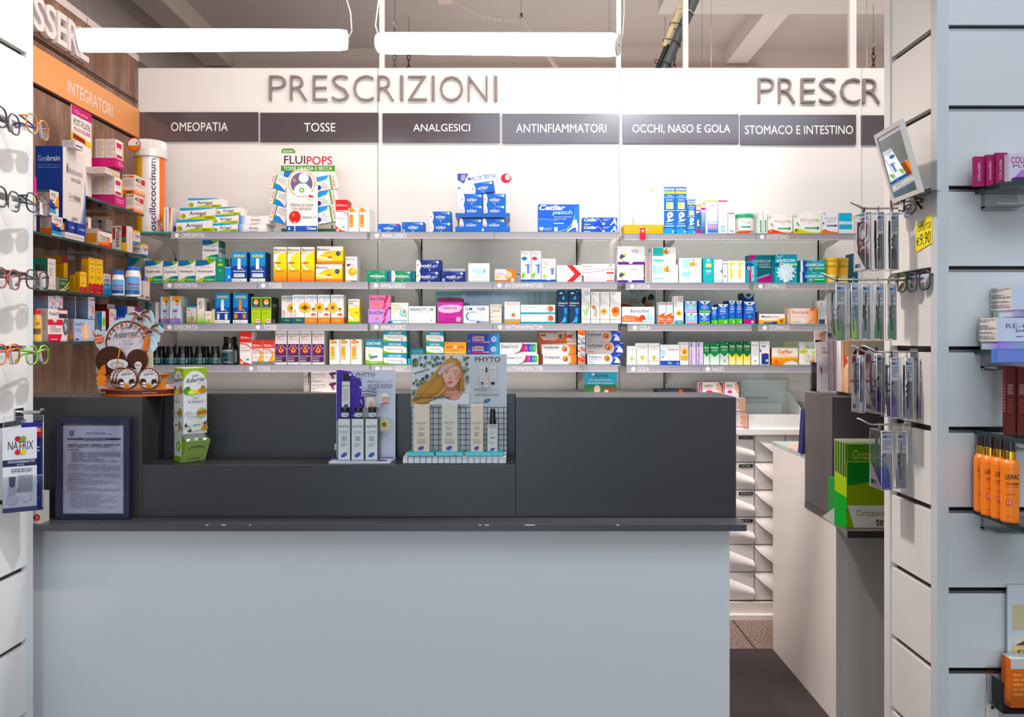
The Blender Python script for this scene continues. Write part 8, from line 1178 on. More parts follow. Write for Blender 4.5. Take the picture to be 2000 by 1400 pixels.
    body = [l(.11,.21+0,.95,.24,1,'#6a6478'),l(.11,.225,.95,.255,2,'#6a6478'),l(.11,.27,.4,.29,1,'#4a4458'),l(.17,.3,.95,.37,5,'#7a7488'),l(.17,.375,.95,.415,3,'#7a7488'),l(.11,.435,.4,.445,1,'#4a4458'),l(.11,.445,.95,.515,5,'#7a7488'),l(.11,.535,.42,.545,1,'#4a4458'),l(.11,.545,.95,.59,3,'#7a7488'),l(.11,.605,.55,.615,1,'#4a4458'),l(.11,.62,.95,.675,4,'#7a7488'),l(.11,.69,.3,.7,1,'#4a4458'),l(.11,.705,.95,.745,3,'#7a7488'),l(.11,.765,.3,.775,1,'#4a4458'),l(.14,.78,.92,.94,9,'#8a8496'),l(.45,.965,.62,.975,1,'#6a6478')]
    draw(m,o,ex,ey,(0,-1,0),[p([(.13,.055),(.21,.055),(.21,.1),(.17,.128),(.13,.1)],'#2a3a7a'),c(.17,.085,.022,'#5a7ab0'),l(.4,.08,.82,.105,2,'#5a5468'),r(.1,.14,.955,.165,'#2f3566'),t('PRIVACY - INFORMATIVA CLIENTI',.36,.146,.72,.159,'#b8b4cc',.4),l(.36,.17,.7,.18,1,'#5a5468')]+body,'gloss'); child(m,'notice_sheet',th)
    m = M(); m.box((xa,d+.004,za),(xb,d+.0055,zb_),'#fff','clear'); child(m,'glass_pane',th)
    m = M(); d3 = 1.66; carton(m,X(47,d3),X(80,d3),d3,d3+.03,CLE+.0004,Z(962,d3),dict(c='#cfc6bf',F=[t('Aboca',.3,.2,.72,.4,'#3a3a34',.3,.3),c(.76,.8,.2,'#b8301f'),t('20',.68,.76,.84,.85,'#e8b0a0',.5)])); tag(m.build('medicine_box'),'white carton with a red dot on the ledge, tucked behind the leaflet rack','medicine box')
countertop()
# ================================================================ SPECTACLES, HANGING PACKS AND THE RIGHT-HAND SHELVES
def foreground():
    def rim(cx,cz,rx,rz,n=22): return [(cx+rx*math.copysign(abs(math.cos(a))**.75,math.cos(a)),cz+rz*math.copysign(abs(math.sin(a))**.75,math.sin(a))) for a in [2*math.pi*i/n for i in range(n)]]
    def specs(a,b,out,col,label,tcol=None,grp=None,lens='lens'):
        """folded reading glasses whose front spans a -> b; out: unit vector the lenses face"""
        a,b = Vector(a),Vector(b); w = (b-a); W2 = w.length; w = w/W2; up = Vector((0,0,1)); out = Vector(out); o = (a+b)/2
        T = lambda x,z,y=0: o+w*x+up*z+out*y
        th = thing('reading_glasses',label,'glasses',o-up*.02,grp); q = W2/.132; tcol = tcol or col
        m = M()
        for s in (-1,1):
            R = rim(s*.0335*q,0,.0275*q,.0185); m.tube([T(x,z,-.002*abs(x)/.06) for x,z in R],.0016,col,'gloss',8,True)
            m.tube([T(s*.059*q,.009,0),T(s*.065*q,.010,-.003),T(s*.066*q,.009,-.012)],.0019,col,'gloss',8)
        m.tube([T(-.008*q,.004),T(0,.008,.002),T(.008*q,.004)],.0017,col,'gloss',8); child(m,'frame',th)
        for s in (-1,1):
            m = M(); m.face([T(x,z) for x,z in rim(s*.0335*q,0,.0265*q,.0175)],'#fff',lens); child(m,'lens',th)
            m = M(); zz = .009-.004*(s > 0); m.tube([T(s*.066*q,.009,-.012),T(s*.05*q,zz,-.016-.003*s),T(-s*.03*q,zz-.004,-.019-.003*s),T(-s*.055*q,zz-.018,-.019-.003*s)],[.0022,.002,.002,.0028],tcol,'gloss',8); child(m,'temple',th)
        m = M(); m.add([T(-.004,.006,.004),T(.004,.006,.004),T(.009,-.02,.006),T(-.009,-.02,.006),T(-.009,-.02,-.008),T(-.004,.006,-.008),T(.009,-.02,-.008),T(.004,.006,-.008)],[(0,1,2,3),(0,3,4,5),(1,2,6,7)],'#fff','clear'); child(m,'display_clip',th)  # front plate of the display clip, grouped with the glasses
        return o
    def holder(o,out,depth,root):
        """clear plastic nose rest reaching out of the groove"""
        out = Vector(out); s = Vector((0,0,1)).cross(out); m = M(); b = o-out*depth
        o = o-out*.026; P = [b+s*.006,b-s*.006,o-s*.005,o+s*.005]
        m.add([q+Vector((0,0,-.004)) for q in P]+[q+Vector((0,0,-.0015)) for q in P],[(0,1,2,3),(4,5,6,7),(0,1,5,4),(1,2,6,5),(2,3,7,6),(3,0,4,7)],'#fff','clear')
        child(m,'eyewear_holder',root)
    panel = bpy.data.objects['slatted_panel']; pillar = bpy.data.objects['slatted_pillar']
    rows = [(242,('#2e2a33','#e08a2c'),('black-rimmed glasses on the top row of the sunlit panel','amber and violet glasses on the top row of the sunlit panel')),(393,('#23222a','#25264a'),('black glasses on the second row of the sunlit panel','dark navy glasses on the second row of the sunlit panel')),
            (546,('#a83a44','#5c2440'),('red glasses on the third row of the sunlit panel','plum glasses on the third row of the sunlit panel')),(691,('#e8702a','#8fc43a'),('orange glasses on the lowest row of the sunlit panel','lime green glasses on the lowest row of the sunlit panel'))]
    for v,cs,labs in rows:
        for q in range(2):
            ya,yb,xa,xb = ((1.385,1.49,-.935,-.952),(1.502,1.605,-.950,-.966))[q]; z = Z(v+(8 if q else 0)*(1 if v < 500 else .2),(1.46,1.56)[q])
            nrm = Vector((0,0,1)).cross(Vector((xb-xa,yb-ya,0))).normalized()*-1
            o = specs((xa,ya,z),(xb,yb,z),nrm,cs[q],labs[q],tcol='#6a5a9a' if cs[q] == '#e08a2c' else None,grp='glasses on the sunlit panel'); holder(o,nrm,.072,panel)
    for (ua,va,da,ub,vb,db,cc,lab) in ((1738,402,1.60,1790,397,1.515,'#2a1c1c','dark brown glasses under the tilted mirror on the pillar'),(1733,556,1.62,1771,551,1.56,'#4a6a3a','green glasses on the pillar beside the blue pair'),(1769,553,1.555,1818,545,1.49,'#2a3846','blue glasses on the pillar at the edge of the row')):
        a,b = pt(ua,va,da),pt(ub,vb,db); nrm = Vector((0,0,1)).cross(b-a).normalized(); nrm = nrm if nrm.x < 0 else -nrm
        o = specs(a,b,nrm,cc,lab,tcol='#2a6f9c' if cc == '#2a3846' else None,grp='glasses on the pillar'); holder(o,nrm,max(.01,PX-o.x-.004),pillar)
    # hooks
    def hook(z,xt,y,label,rise=.012):
        m = M()
        for s in (-.0022,.0022): m.tube([(PX+.010,y+s,z),(xt+.03,y+s,z),(xt+.022,y+s,z+.001),(xt,y+s,z+rise),(xt-.002,y+s*.3,z+rise+.0005)],.0019,'#c9ccc8','metal',8)
        m.box((PX-.002,y-.014,z-.016),(PX-.0003,y+.014,z+.006),'#b0b4b2','metal'); tag(m.build('display_hook'),label,'hook','chrome hooks on the pillar')
    def pack(uf,un,ur,v0,v1,y0,frame,case_,label,card=1,low=0):
        X0 = (un-1000)*y0/F; y1 = min(X0*F/(uf-1000),y0+.075); X1 = max(X0+.007,(ur-1000)*y0/F-.001); z1,z0 = Z(v0,y0),Z(v1,y0); w = y1-y0; h = z1-z0
        th = thing('spectacle_pack',label,'glasses pack',(X0,y0,z0),'clear spectacle packs on hooks')
        m = M(); m.box((X0,y0,z0),(X1,y1,z1),'#fff','clear'); m.box(((X0+X1)/2-.0006,y0+w*.3,z1),((X0+X1)/2+.0006,y0+w*.7,z1+.013),'#fff','clear')
        for a,b in ((y0,z0),(y1,z0),(y0,z1),(y1,z1)): m.tube([(X0,a,b),(X1,a,b)],.0006,'#c8d0d4','gloss',5)
        for x in (X0,X1): m.tube([(x,y0,z0),(x,y1,z0),(x,y1,z1),(x,y0,z1)],.0006,'#c8d0d4','gloss',5,True)
        child(m,'clear_case',th)
        m = M(); xc = X1-.0012
        m.box((xc-.0006,y0+.002,z0+.003),(xc,y1-.002,z1-.003),'#c3bdc0'); prn = [r(.12,.03,.5,.08,'#4a4a5a'),r(.52,.03,.8,.08,'#6a9ac8'),l(.15,.12,.85,.17,2,'#8a8486'),l(.2,.2,.8,.26,3,'#6a6468'),c(.5,.34,.12,'#8a8486'),c(.5,.34,.08,'#d8d2d2')]
        draw(m,(xc-.0006,y1-.002,z1-.003),(0,-(w-.004),0),(0,0,.006-h),(-1,0,0),prn)
        if card: m.face([(X0+.001,y0+.001,z1-.005),(X1-.001,y0+.001,z1-.005),(X1-.001,y0+.001,z1-h*.38),(X0+.001,y0+.001,z1-h*.38)],'#b9b3b6'); draw(m,(X0+.001,y0+.0008,z1-.006),(X1-X0-.002,0,0),(0,0,-h*.33),(0,-1,0),[r(.1,.06,.5,.2,'#4a4a5a'),r(.52,.06,.9,.2,'#6a9ac8'),l(.1,.3,.9,.85,5,'#7a7478')])
        if low: m.prism([(y1-.001,z0+.002),(y0+.002,z0+.002),(y1-.001,z0+h*.42)],'x',X0+.0008,X0+.0013,'#dcd4d4'); draw(m,(X0+.0007,y1-.001,z0+h*.14),(0,-w*.55,0),(0,0,-h*.1),(-1,0,0),[r(.1,.1,.55,.8,'#4a4a5a'),r(.6,.1,.95,.8,'#6a9ac8')])
        child(m,'header_card',th)
        m = M(); xm = (X0+X1)/2-.0006; yc = (y0+y1)/2; P = lambda s,z: (xm,yc+s,z)
        for zc,rz in ((z1-h*.30,h*.16),(z1-h*.70,h*.15)): m.tube([P(yy*min(w*.40,.019),zc+zz*rz) for yy,zz in rim(0,0,1,1)],.0018,frame,'gloss',7,True)
        m.tube([P(-.004,z1-h*.47),P(-.006,z1-h*.51),P(-.004,z1-h*.55)],.0018,frame,'gloss',7); child(m,'spectacle_frame',th)
        m = M(); m.tube([P(w*.36,z1-h*.12),P(w*.38,z1-h*.45),P(w*.22,z1-h*.8),P(w*.08,z1-h*.93)],[.0022,.0025,.0026,.003],frame,'gloss',7); child(m,'temple',th)
        m = M(); m.prism([(y0+w*.12,z0+.003),(y0+w*.55,z0+.003),(y0+w*.62,z0+h*.24),(y0+w*.42,z0+h*.38),(y0+w*.2,z0+h*.3)],'x',X0+.002,xc-.0012,case_,'satin'); child(m,'slip_case',th)
    y = 1.56
    hook(Z(407,1.585),X(1664,1.585),1.585,'chrome double hook above the top row of spectacle packs')
    hook(Z(546,1.585),X(1607,1.585),1.585,'long chrome double hook above the second row of packs')
    hook(Z(687,1.56),X(1687,1.56),1.56,'chrome double hook above the third row of packs, towards the corner post'); hook(Z(687,1.64),X(1667,1.64),1.64,'chrome double hook above the third row of packs, reaching to the leaflet stand')
    hook(Z(829,1.585),X(1677,1.585),1.585,'lowest chrome hook, carrying two packs over the green leaflets')
    for q in ((1668,1690,1703,414,527,'#6a1a2c','#3a3a40','spectacle pack with dark red frames, first on the top hook',0,1),(1702,1713,1728,414,527,'#5a1c24','#6a6a5a','spectacle pack with a red-edged temple, second on the top hook',1,0),(1729,1740,1756,415,527,'#3a3a40','#44464c','spectacle pack with a grey case, last on the top hook',1,0),
              (1615,1633,1652,552,665,'#5a7a9a','#6a8a3a','spectacle pack at the tip of the second hook',1,1),(1655,1663,1678,553,664,'#7a9ab0','#8ab83a','spectacle pack with a lime case, second on the second hook',1,0),(1679,1684,1701,553,664,'#3a4a2a','#7a7a78','spectacle pack with olive frames, third on the second hook',1,0),(1703,1710,1727,553,664,'#34442c','#2f6a3a','spectacle pack with a green case, fourth on the second hook',1,0),(1729,1736,1752,554,664,'#4a4a4a','#3a7a4a','spectacle pack beside the pillar on the second hook',1,0)):
        pack(*q[:5],y,*q[5:8],q[8],q[9])
    for q in ((1664,1679,1690,694,806,1.615,'#2a4a6a','#b8b8c4','spectacle pack with blue frames at the tip of the third-row hook',0,1),(1690,1712,1730,690,808,1.615,'#4a2a6a','#5a3a7a','spectacle pack with violet frames, second in the third row',1,1),(1722,1740,1757,699,816,1.535,'#3a3a5a','#5a3a7a','spectacle pack with dark frames, third in the third row',1,0),(1758,1768,1784,699,819,1.535,'#2a1c34','#6a6a74','spectacle pack with near-black frames, fourth in the third row',1,0),(1785,1795,1811,699,819,1.535,'#3a2a3c','#4a3a6a','spectacle pack next to the corner post in the third row',1,0),
              (1699,1722,1744,842,957,1.57,'#2a6a8a','#3a3a8a','spectacle pack with teal frames and a blue cord, lowest hook',1,1),(1745,1752,1771,842,955,1.57,'#5a5a64','#6a6c78','spectacle pack with a grey case, lowest hook',1,0)):
        pack(*q)
    # tilted mirror
    Mc = pt(1752,318,1.53); tgt = Vector((X(1022,BD),BD,Z(520,BD))); n = ((Vector((0,0,H))-Mc).normalized()+(tgt-Mc).normalized()).normalized()
    up = Vector((0,0,1)); sx = up.cross(n).normalized(); roll = math.radians(MIRROLL); uy = n.cross(sx); sx,uy = sx*math.cos(roll)+uy*math.sin(roll),uy*math.cos(roll)-sx*math.sin(roll)
    if uy.z < 0: sx,uy = -sx,-uy
    th = thing('tilted_mirror','small tilted square mirror on a bracket reflecting the shelf','mirror',Mc); w,h = .050,.064
    Q = lambda x,y,z=0: Mc+sx*x+uy*y+n*z
    def slab(m,x0,y0,x1,y1,z0,z1,col,mat): p8 = [Q(x,yy,z) for z in (z0,z1) for yy in (y0,y1) for x in (x0,x1)]; m.add(p8,[(0,2,3,1),(4,5,7,6),(0,1,5,4),(2,6,7,3),(0,4,6,2),(1,3,7,5)],col,mat)
    m = M(); b = .009
    for q in ((-w-b,-h-b,-w,h+b),(w,-h-b,w+b,h+b),(-w,h,w,h+b),(-w,-h-b,w,-h)): slab(m,*q,-.006,.002,'#cfc6c0','satin')
    slab(m,-w,-h,w,h,-.006,-.0012,'#1c1a1a','satin'); child(m,'frame',th)
    m = M(); m.face([Q(-w+.001,-h+.001,.0002),Q(w-.001,-h+.001,.0002),Q(w-.001,h-.001,.0002),Q(-w+.001,h-.001,.0002)],'#fff','mirror'); child(m,'mirror_glass',th)
    ends = sorted([Q(-w-b,h+b,-.006),Q(w+b,h+b,-.006),Q(-w-b,-h-b,-.006),Q(w+b,-h-b,-.006)],key=lambda q: -q.x)[:2]; ends.sort(key=lambda q: -q.z)
    m = M(); e0,e1 = ends; xw = PX-.0005; m.add([e0,e1,Vector((xw,e1.y-.01,e1.z+.006)),Vector((xw,e0.y-.01,e0.z+.012))],[(0,1,2,3)],'#c6cac4','satin'); q4 = [Vector((xw,e0.y+.05,e0.z)),Vector((xw,e0.y-.012,e0.z+.012)),Vector((xw,e1.y-.012,e1.z)),Vector((xw,e1.y+.05,e1.z))]; m.face(q4,'#b8bab4','satin'); child(m,'side_bracket',th)
    # yellow offer tag
    ya,yb = PX*F/790,PX*F/821; z1,z0 = Z(436,ya)+.004,Z(493,ya)+.004; m = M(); xx = PX-.0015; P5 = [(ya,z0-.004),(ya,z1-.008),(yb,z1+.006),(yb,z0+.008)]; m.prism(P5,'x',xx,PX-.0003,'#f2dc1a'); o = Vector((xx,ya,z1)); ex,ey = Vector((0,yb-ya,0)),Vector((0,0,z0-z1)); draw(m,o,ex,ey,(-1,0,0),[t('offerta',.14,.1,.95,.4,'#2a281c',-.6,.2,.06),t('€',.05,.58,.24,.86,'#2a281c',-.4),t('9,90',.3,.48,.94,.93,'#2a281c',-1,.1,.04)]); tag(m.build('price_tag'),'yellow handwritten offer tag reading 9,90 on the pillar side','price tag')
    # leaflet stand on the second counter
    zt = .9725; d = 2.36; th = thing('leaflet_stand','revolving cardboard leaflet stand with portrait photos on the dark riser','stand',(X(1690,d),d,zt))
    m = M(); m.tube([(X(1684,2.42),2.42,zt+.0004),(X(1684,2.42),2.42,zt+.008)],.075,'#2c2422','satin',28); child(m,'turntable',th)
    m = M(); xa,xb = X(1657,d),X(1736,d); zb,z1 = zt+.0085,Z(665,d); db = d*657/642; carton(m,xa,xb,d,db+.03,zb,z1,dict(c='#e8c8a8',F=[r(.03,.05,.95,.95,'#d8c8c4'),e(.32,.42,.2,.2,'#d8744a'),p(arc(.32,.36,.24,.24,160,380),'#6a2c1c'),p([(.0,.95),(.05,.75),(.3,.68),(.6,.8),(.7,.95)],'#b8563c'),r(.02,.8,.6,.95,'#e4dcdc')],L=[p([(.3,0),(1,.0),(1,.3),(.5,.35),(.3,.2)],'#a8785a'),p([(.0,.3),(.7,.25),(1,.4),(.6,.55),(0,.68)],'#c05a3c'),p([(0,.7),(1,.5),(1,1),(0,1)],'#e0b088')])); child(m,'cardboard_body',th)
    m = M(); d4 = d+.05; m.box((X(1600,d4),d4+.03,zb+.002),(X(1643,d4),d4+.034,Z(664,d4)),'#e2dad6'); m.box((X(1637,d4),d4-.02,zb+.002),(X(1642.5,d4),d4+.03,Z(664,d4)),'#e6ded8'); m.prism([(X(1598,d4),Z(668,d4)),(X(1616,d4),Z(668,d4)),(X(1616,d4),Z(648,d4)),(X(1612,d4),Z(645,d4)),(X(1602,d4),Z(646,d4)),(X(1598,d4),Z(649,d4))],'y',d4+.03,d4+.034,'#e8d4cc'); draw(m,pt(1598,646,d4+.03),(X(1616,d4)-X(1598,d4),0,0),(0,0,-.03),(0,-1,0),[e(.5,.7,.32,.42,'#d8a48c'),p(arc(.5,.5,.4,.4,160,350),'#b08a70')]); child(m,'back_card',th)
    m = M(); x0,x1 = X(1588,d4),X(1623,d4); m.box((x0,d4-.026,zb+.002),(x1,d4-.0245,Z(707,d4)),'#fff','clear'); m.box((x0,d4-.0245,zb+.002),(x0+.0015,d4+.03,Z(707,d4)),'#fff','clear'); child(m,'clear_pocket',th)
    for j in range(6):
        m = M(); ua = 1600+5*j; dd = d4-.018+.007*j; p4 = [(X(ua-4,dd),zb+.003),(X(ua+18,dd),zb+.003-.0),(X(ua+18-2,dd),Z(667-j*.6,dd)),(X(ua-2,dd),Z(667,dd))]; m.prism(p4,'y',dd,dd+.0012,('#e4d8d8','#cfc0c8','#d8ccd0','#a898a8','#c8bcc4','#5a4a58')[j])
        if not j: draw(m,pt(1598,667,dd),(X(1618,dd)-X(1598,dd),0,0),(0,0,Z(760,dd)-Z(667,dd)),(0,-1,0),[t('hya',.4,.1,.75,.18,'#5a5054',.2),t('DONNA',.35,.19,.92,.26,'#5a5054',.2),l(.45,.32,.95,.42,4,'#a89a9c'),l(.5,.52,.95,.66,4,'#b8aaac'),p([(.1,.55),(.3,.5),(.45,.62),(.3,.72)],'#b87a84')])
        tag(m.build('leaflet'),'pale pink leaflet in the clear pocket of the revolving stand, '+('front one with printed title','second','third','fourth','fifth','rearmost and darkest')[j],'leaflet','leaflets in the revolving stand')
    # green leaflet dispenser
    zg = .6135; d = 2.17; th = thing('leaflet_dispenser','green and lime cardboard leaflet dispenser on the low dark ledge','dispenser',(X(1690,d),d,zg)); x0,x1 = X(1654,d),X(1745,d); z1 = Z(902,d); zw = zg+.0005
    m = M(); m.box((x0,d,zw),(x1,d+.003,z1),'#8fa80f'); hh = zw-z1; draw(m,(x0,d,z1),(x1-x0,0,0),(0,0,hh),(0,-1,0),[p([(0,0),(1,0),(1,.27),(.6,.29),(.25,.33),(.06,.36),(0,.33)],'#0a8424'),p([(0,.66),(1,.66),(1,1),(.15,1),(.03,.7)],'#dfe0d4'),t('OrizzonteS',.2,.73,.98,.82,'#8a9a6a',.2),t('teva',.62,.86,.95,.97,'#2a3a34',1)])
    m.prism([(x0,d+.003),(x0-.020,d+.035),(x0-.020,d+.08),(x0,d+.08)],'z',zw,zw+.13,'#0a7a2c'); m.add([(x0-.0202,d+.034,zw),(x0-.0005,d-.0005,zw),(x0-.0005,d-.0005,zw+.1),(x0-.0202,d+.034,zw+.13)],[(0,1,2,3)],'#2f9a3a'); m.add([(x0-.0204,d+.0335,zw+.10),(x0-.0007,d-.0009,zw+.085),(x0-.0007,d-.0009,z1-.045),(x0-.0204,d+.0335,z1-.03)],[(0,1,2,3)],'#9ab820'); m.add([(x0-.021,d+.0334,zw),(x0-.021,d+.0334,zw+.05),(x0-.05,d+.05,zw+.02)],[(0,1,2)],'#c4c8bc'); child(m,'cardboard_holder',th)
    for j in range(6):
        m = M(); xa = x0-.009+.0035*j; dd = d+.06-.009*j; carton(m,xa,x1,dd,dd+.0015,zw,Z(862,d)-.001*j,dict(c='#dfe4c8' if j < 5 else '#4f8f14',F=[r(0,0,.98,1,'#4f8f14' if j == 5 else '#6a9a2a'),r(0,0,1,.02,'#dfe4c8')]+([t('OrizzonteS',.12,.09,.95,.2,'#b8cc7a',.3),l(.12,.28,.5,.36,2,'#2f5a14')] if j == 5 else [])))
        tag(m.build('leaflet'),'green leaflet in the lime dispenser, '+('rearmost','second from the rear','third from the rear','fourth from the rear','fifth from the rear','front one with pale lettering')[j],'leaflet','leaflets in the green dispenser')
    # shelves and goods on the pillar front
    yb = 1.4815
    def glass(z,yf,x0,ch,lab):
        m = M(); th = thing('pillar_shelf',lab,'shelf',(x0,yf,z-.009),'thick glass shelves on the pillar'); P = [(x0,yb),(x0,yf+ch*.6),(x0+ch,yf),(1.28,yf),(1.28,yb)]; m.prism(P,'z',z-.009,z-.0004,'#fff','glass'); e_ = [(x,yy) for x,yy in P[:4]]
        for i in range(3): a,b2 = e_[i],e_[i+1]; m.add([(a[0]-.0004,a[1]-.0004,z-.0092),(b2[0]-.0004,b2[1]-.0004,z-.0092),(b2[0]-.0004,b2[1]-.0004,z-.0002),(a[0]-.0004,a[1]-.0004,z-.0002)],[(0,1,2,3)],'#12302a','gloss')
        child(m,'glass_board',th); m = M(); m.box((x0+.012,yb-.05,z-.036),(x0+.075,yb,z-.0325),'#a8a8a8','brushed'); m.box((x0+.012,yb-.012,z-.04),(x0+.075,yb,z-.0095),'#a9aaac','brushed'); child(m,'bracket',th)
    def fb(u0,v0,u1,d,z,D,lab,dp=.02,ul=None,name='cosmetic_box',cat='cosmetic box',grp=None):
        x0 = X(u0,d); dp = x0*F/(ul-1000)-d if ul else dp; m = M(); carton(m,x0,X(u1,d),d,min(d+dp,yb-.001),z+.0004,Z(v0,d),D); tag(m.build(name),lab,cat,grp)
    z = 1.435; glass(z,1.385,.893,.03,'thick glass shelf on the pillar with pink collagen cartons'); CO = dict(c='#9a3a60',F=[t('COLLAGEN',.28,.22,.52,.82,'#e8c4d4',.6,0,90)],L=[r(0,0,1,1,'#a03c64')])
    for u0,v0,u1,dd,lab in ((1904,305.5,1924.5,1.445,'nearest the pillar edge'),(1927,302,1944,1.44,'in the middle of the three'),(1945.5,298,1968,1.435,'beside the open white one')): fb(u0,v0,u1,dd,z,CO,dp=.008,lab= 'upright dark pink collagen carton, '+(lab if 'nearest' not in lab else 'first from the pillar edge'),grp='dark pink collagen cartons')
    fb(1970.5,300,2052,1.42,z,dict(c='#c9bccb',F=[t('COLLAGEN',.05,.1,.8,.32,'#a8286a',.8),t('PLUS',.1,.36,.6,.46,'#6a4a6a',0),p([(.02,.95),(.3,.55),(.6,.45),(.8,.6),(.4,.95)],'#a87ab8'),e(.25,.86,.2,.08,'#4a2a5a'),l(.4,.5,.8,.6,1,'#3a2a3a')]),'white and mauve collagen carton cut by the picture edge',dp=.05)
    z = 1.128; glass(z,1.36,.892,.002,'thick glass shelf on the pillar at eye level under white lilac cartons')
    RC = lambda s: dict(c='#c8ccda',F=s,L=[r(0,0,1,1,'#d8cfc8'),l(.06,.06,.94,.22,4,'#6a6468'),l(.06,.3,.94,.52,6,'#6a6468'),l(.06,.6,.94,.7,2,'#6a6468'),l(.06,.75,.94,.93,5,'#6a6468')])
    LT = lambda a,b: dict(c=a,F=[g(0,0,.3,1,a,b),g(.3,0,1,1,b,a)],L=[g(0,0,1,1,'#b8d0c0',a)])
    for u0,ul,va,vb,vc,lab,s,L2 in ((1947,1911,620,667,680,'lower of the two stacked',[t('RE-CO',.12,.25,.55,.45,'#5a5a74',0),t('DAILY BI',.25,.5,.6,.6,'#3a3a54',.8),l(.25,.78,.6,.85,1,'#5a5a74')],LT('#a88ad8','#8fa8c8')),(1977,1935,559,605,619,'upper of the two stacked',[t('RE',.25,.28,.6,.48,'#5a5a74',0)],LT('#b8b0c8','#7a6aa0'))):
        d = 1.414; x0 = X(u0,d); db = x0*F/(ul-1000); z0 = z+.0004 if va > 600 else Z(619,d)+.0004; zt2 = Z(vb,d); m = M(); x1 = x0+.14
        th = thing('cosmetic_box','white serum carton with a holographic lilac base, '+lab,'cosmetic box',(x0,d,z0),'stacked serum cartons'); carton(m,x0+.003,x1,d+.002,db-.002,z0,zt2,L2); child(m,'lilac_base',th)
        m = M(); carton(m,x0,x1,d,db,zt2+.0002,Z(va,d),RC(s)); child(m,'upper_sleeve',th)
    m = M(); d = 1.352; m.box((X(1939,d),d,Z(708,d)),(1.2,d+.004,Z(681,d)),'#5a72c4','gloss'); draw(m,(X(1939,d),d,Z(681,d)),(.2,0,0),(0,0,-27*d/F),(0,-1,0),[r(0,0,.04,1,'#4a7ac8'),g(.04,.1,1,.95,'#6a84cc','#6a7ac0')],'gloss'); tag(m.build('shelf_banner'),'glossy blue banner strip fixed to the edge of the eye-level pillar shelf','banner')
    z = .974; glass(z,1.335,.892,.004,'thick glass shelf on the pillar under the dark red cartons'); RD2 = dict(c='#5c1a14',F=[l(.15,.26,.75,.42,6,'#b89088'),l(.15,.48,.7,.7,6,'#8a4a40')],L=[r(0,0,1,1,'#541712'),l(.1,.26,.8,.7,9,'#9a6a62')])
    fb(1965,717,1983,1.405,z,RD2,'tall dark red carton on the pillar shelf, its narrow side in view',ul=1958.5,grp='tall dark red cartons'); fb(1987,717,2012,1.405,z,RD2,'tall dark red carton on the pillar shelf, cut by the picture edge',dp=.04,grp='tall dark red cartons')
    z = .82; glass(z,1.335,.892,.006,'thick glass shelf on the pillar holding orange spray bottles')
    for cu,dd,v0,lab in ((1929,1.462,851,'at the back, by the pillar'),(1943,1.433,854,'second from the back'),(1963,1.408,858,'third from the back'),(1982.5,1.380,862,'in front, fully in view')):
        bottle(z,cu-16,cu+16,v0,dd-.0155,'orange sun spray bottle with a gold collar, '+lab,'#f07c12','#2a2120',[(.36,.93,205,335,'#f07c12'),(.30,.40,218,249,'#d8342a'),(.02,.06,210,330,'#e87008')],n='sun_spray_bottle',grp='orange sun spray bottles',capv=v0+36,neckr=.7,capr=.6,shoulder=.06,mat='satin',text=[('LIERAC',.82,.74,212,298,'#3a2a1c'),('SUNISSIME',.68,.645,215,298,'#3a2a1c'),('spf',.5,.47,215,268,'#8a4a1c'),('LAIT SOYEUX',.62,.6,215,298,'#8a4a1c'),('15',.385,.315,225,243,'#f6e0d0'),('150 ml',.12,.1,218,265,'#8a4a1c')])
        cx,R2 = X(cu,dd-.0155),16*(dd-.0155)/F; m = M(); zc = Z(v0+36,dd-.0155); m.lathe([(R2*.66,zc-.002),(R2*.7,zc-.001),(R2*.7,zc+.0135),(R2*.6,zc+.0145)],(cx,dd-.0155+R2,0),'#d8a83a','metal',24); th = [o for o in bpy.data.objects if o.name.startswith('sun_spray_bottle')]; th.sort(key=lambda o: o.name); child(m,'gold_collar',th[-1] if len(th) > 1 else th[0])
    d = 1.472; m = M(); x0,x1 = X(1968,d),X(2060,d); carton(m,x0,x1,d,d+.004,Z(1352,d),Z(1143,d),dict(c='#c9ccd0',F=[r(.1,.18,1,.42,'#c9b99a'),r(.12,.48,1,.56,'#d8cfc4'),p([(.15,.56),(.6,.46),(1,.46),(1,.56)],'#7a4a3c'),r(.1,.57,1,.7,'#d8c084'),t('SUN',.2,.6,.7,.66,'#2a2a2a',.5)])); tag(m.build('display_card'),'tall pale sun care card in the bottom corner of the pillar front','display card')
    d = 1.44; m = M(); carton(m,X(1974,d),X(2060,d),d,d+.028,Z(1382,d),Z(1300,d)+.012,dict(c='#d8691c',F=[r(0,0,1,.2,'#c9c4c0'),l(.05,.3,.9,.8,5,'#e8a070')],T=[r(0,0,1,1,'#b8c0bc')])); tag(m.build('cosmetic_box'),'orange and grey sun care carton in the acrylic rack','cosmetic box')
    m = M(); z0 = Z(1384,d)-.001; x0 = X(1952,d); m.box((x0,d-.012,z0-.002),(1.3,d+.03,z0),'#fff','clear'); m.box((x0,d-.014,z0-.002),(1.3,d-.012,z0+.045),'#fff','clear'); m.box((x0-.002,d-.014,z0-.002),(x0,d+.035,z0+.055),'#fff','clear'); m.box((x0,1.4785,Z(1450,1.478)),(1.3,1.4815,Z(1300,1.478)),'#fff','clear'); tag(m.build('acrylic_rack'),'clear acrylic rack hooked into the lowest pillar groove','rack')
    m = M(); d = 1.4766; m.box((X(1927,d),d,Z(1480,d)),(X(1950,d),d+.005,Z(1350,d)),'#d6cfc8','satin'); m.lathe([(0,d-.002),(.003,d-.0015),(.0034,d)],(X(1938,d),0,Z(1381,d)),'#5a5654','metal',12,'y'); tag(m.build('cover_plate'),'small cream plate with a screw at the foot of the pillar front','plate')
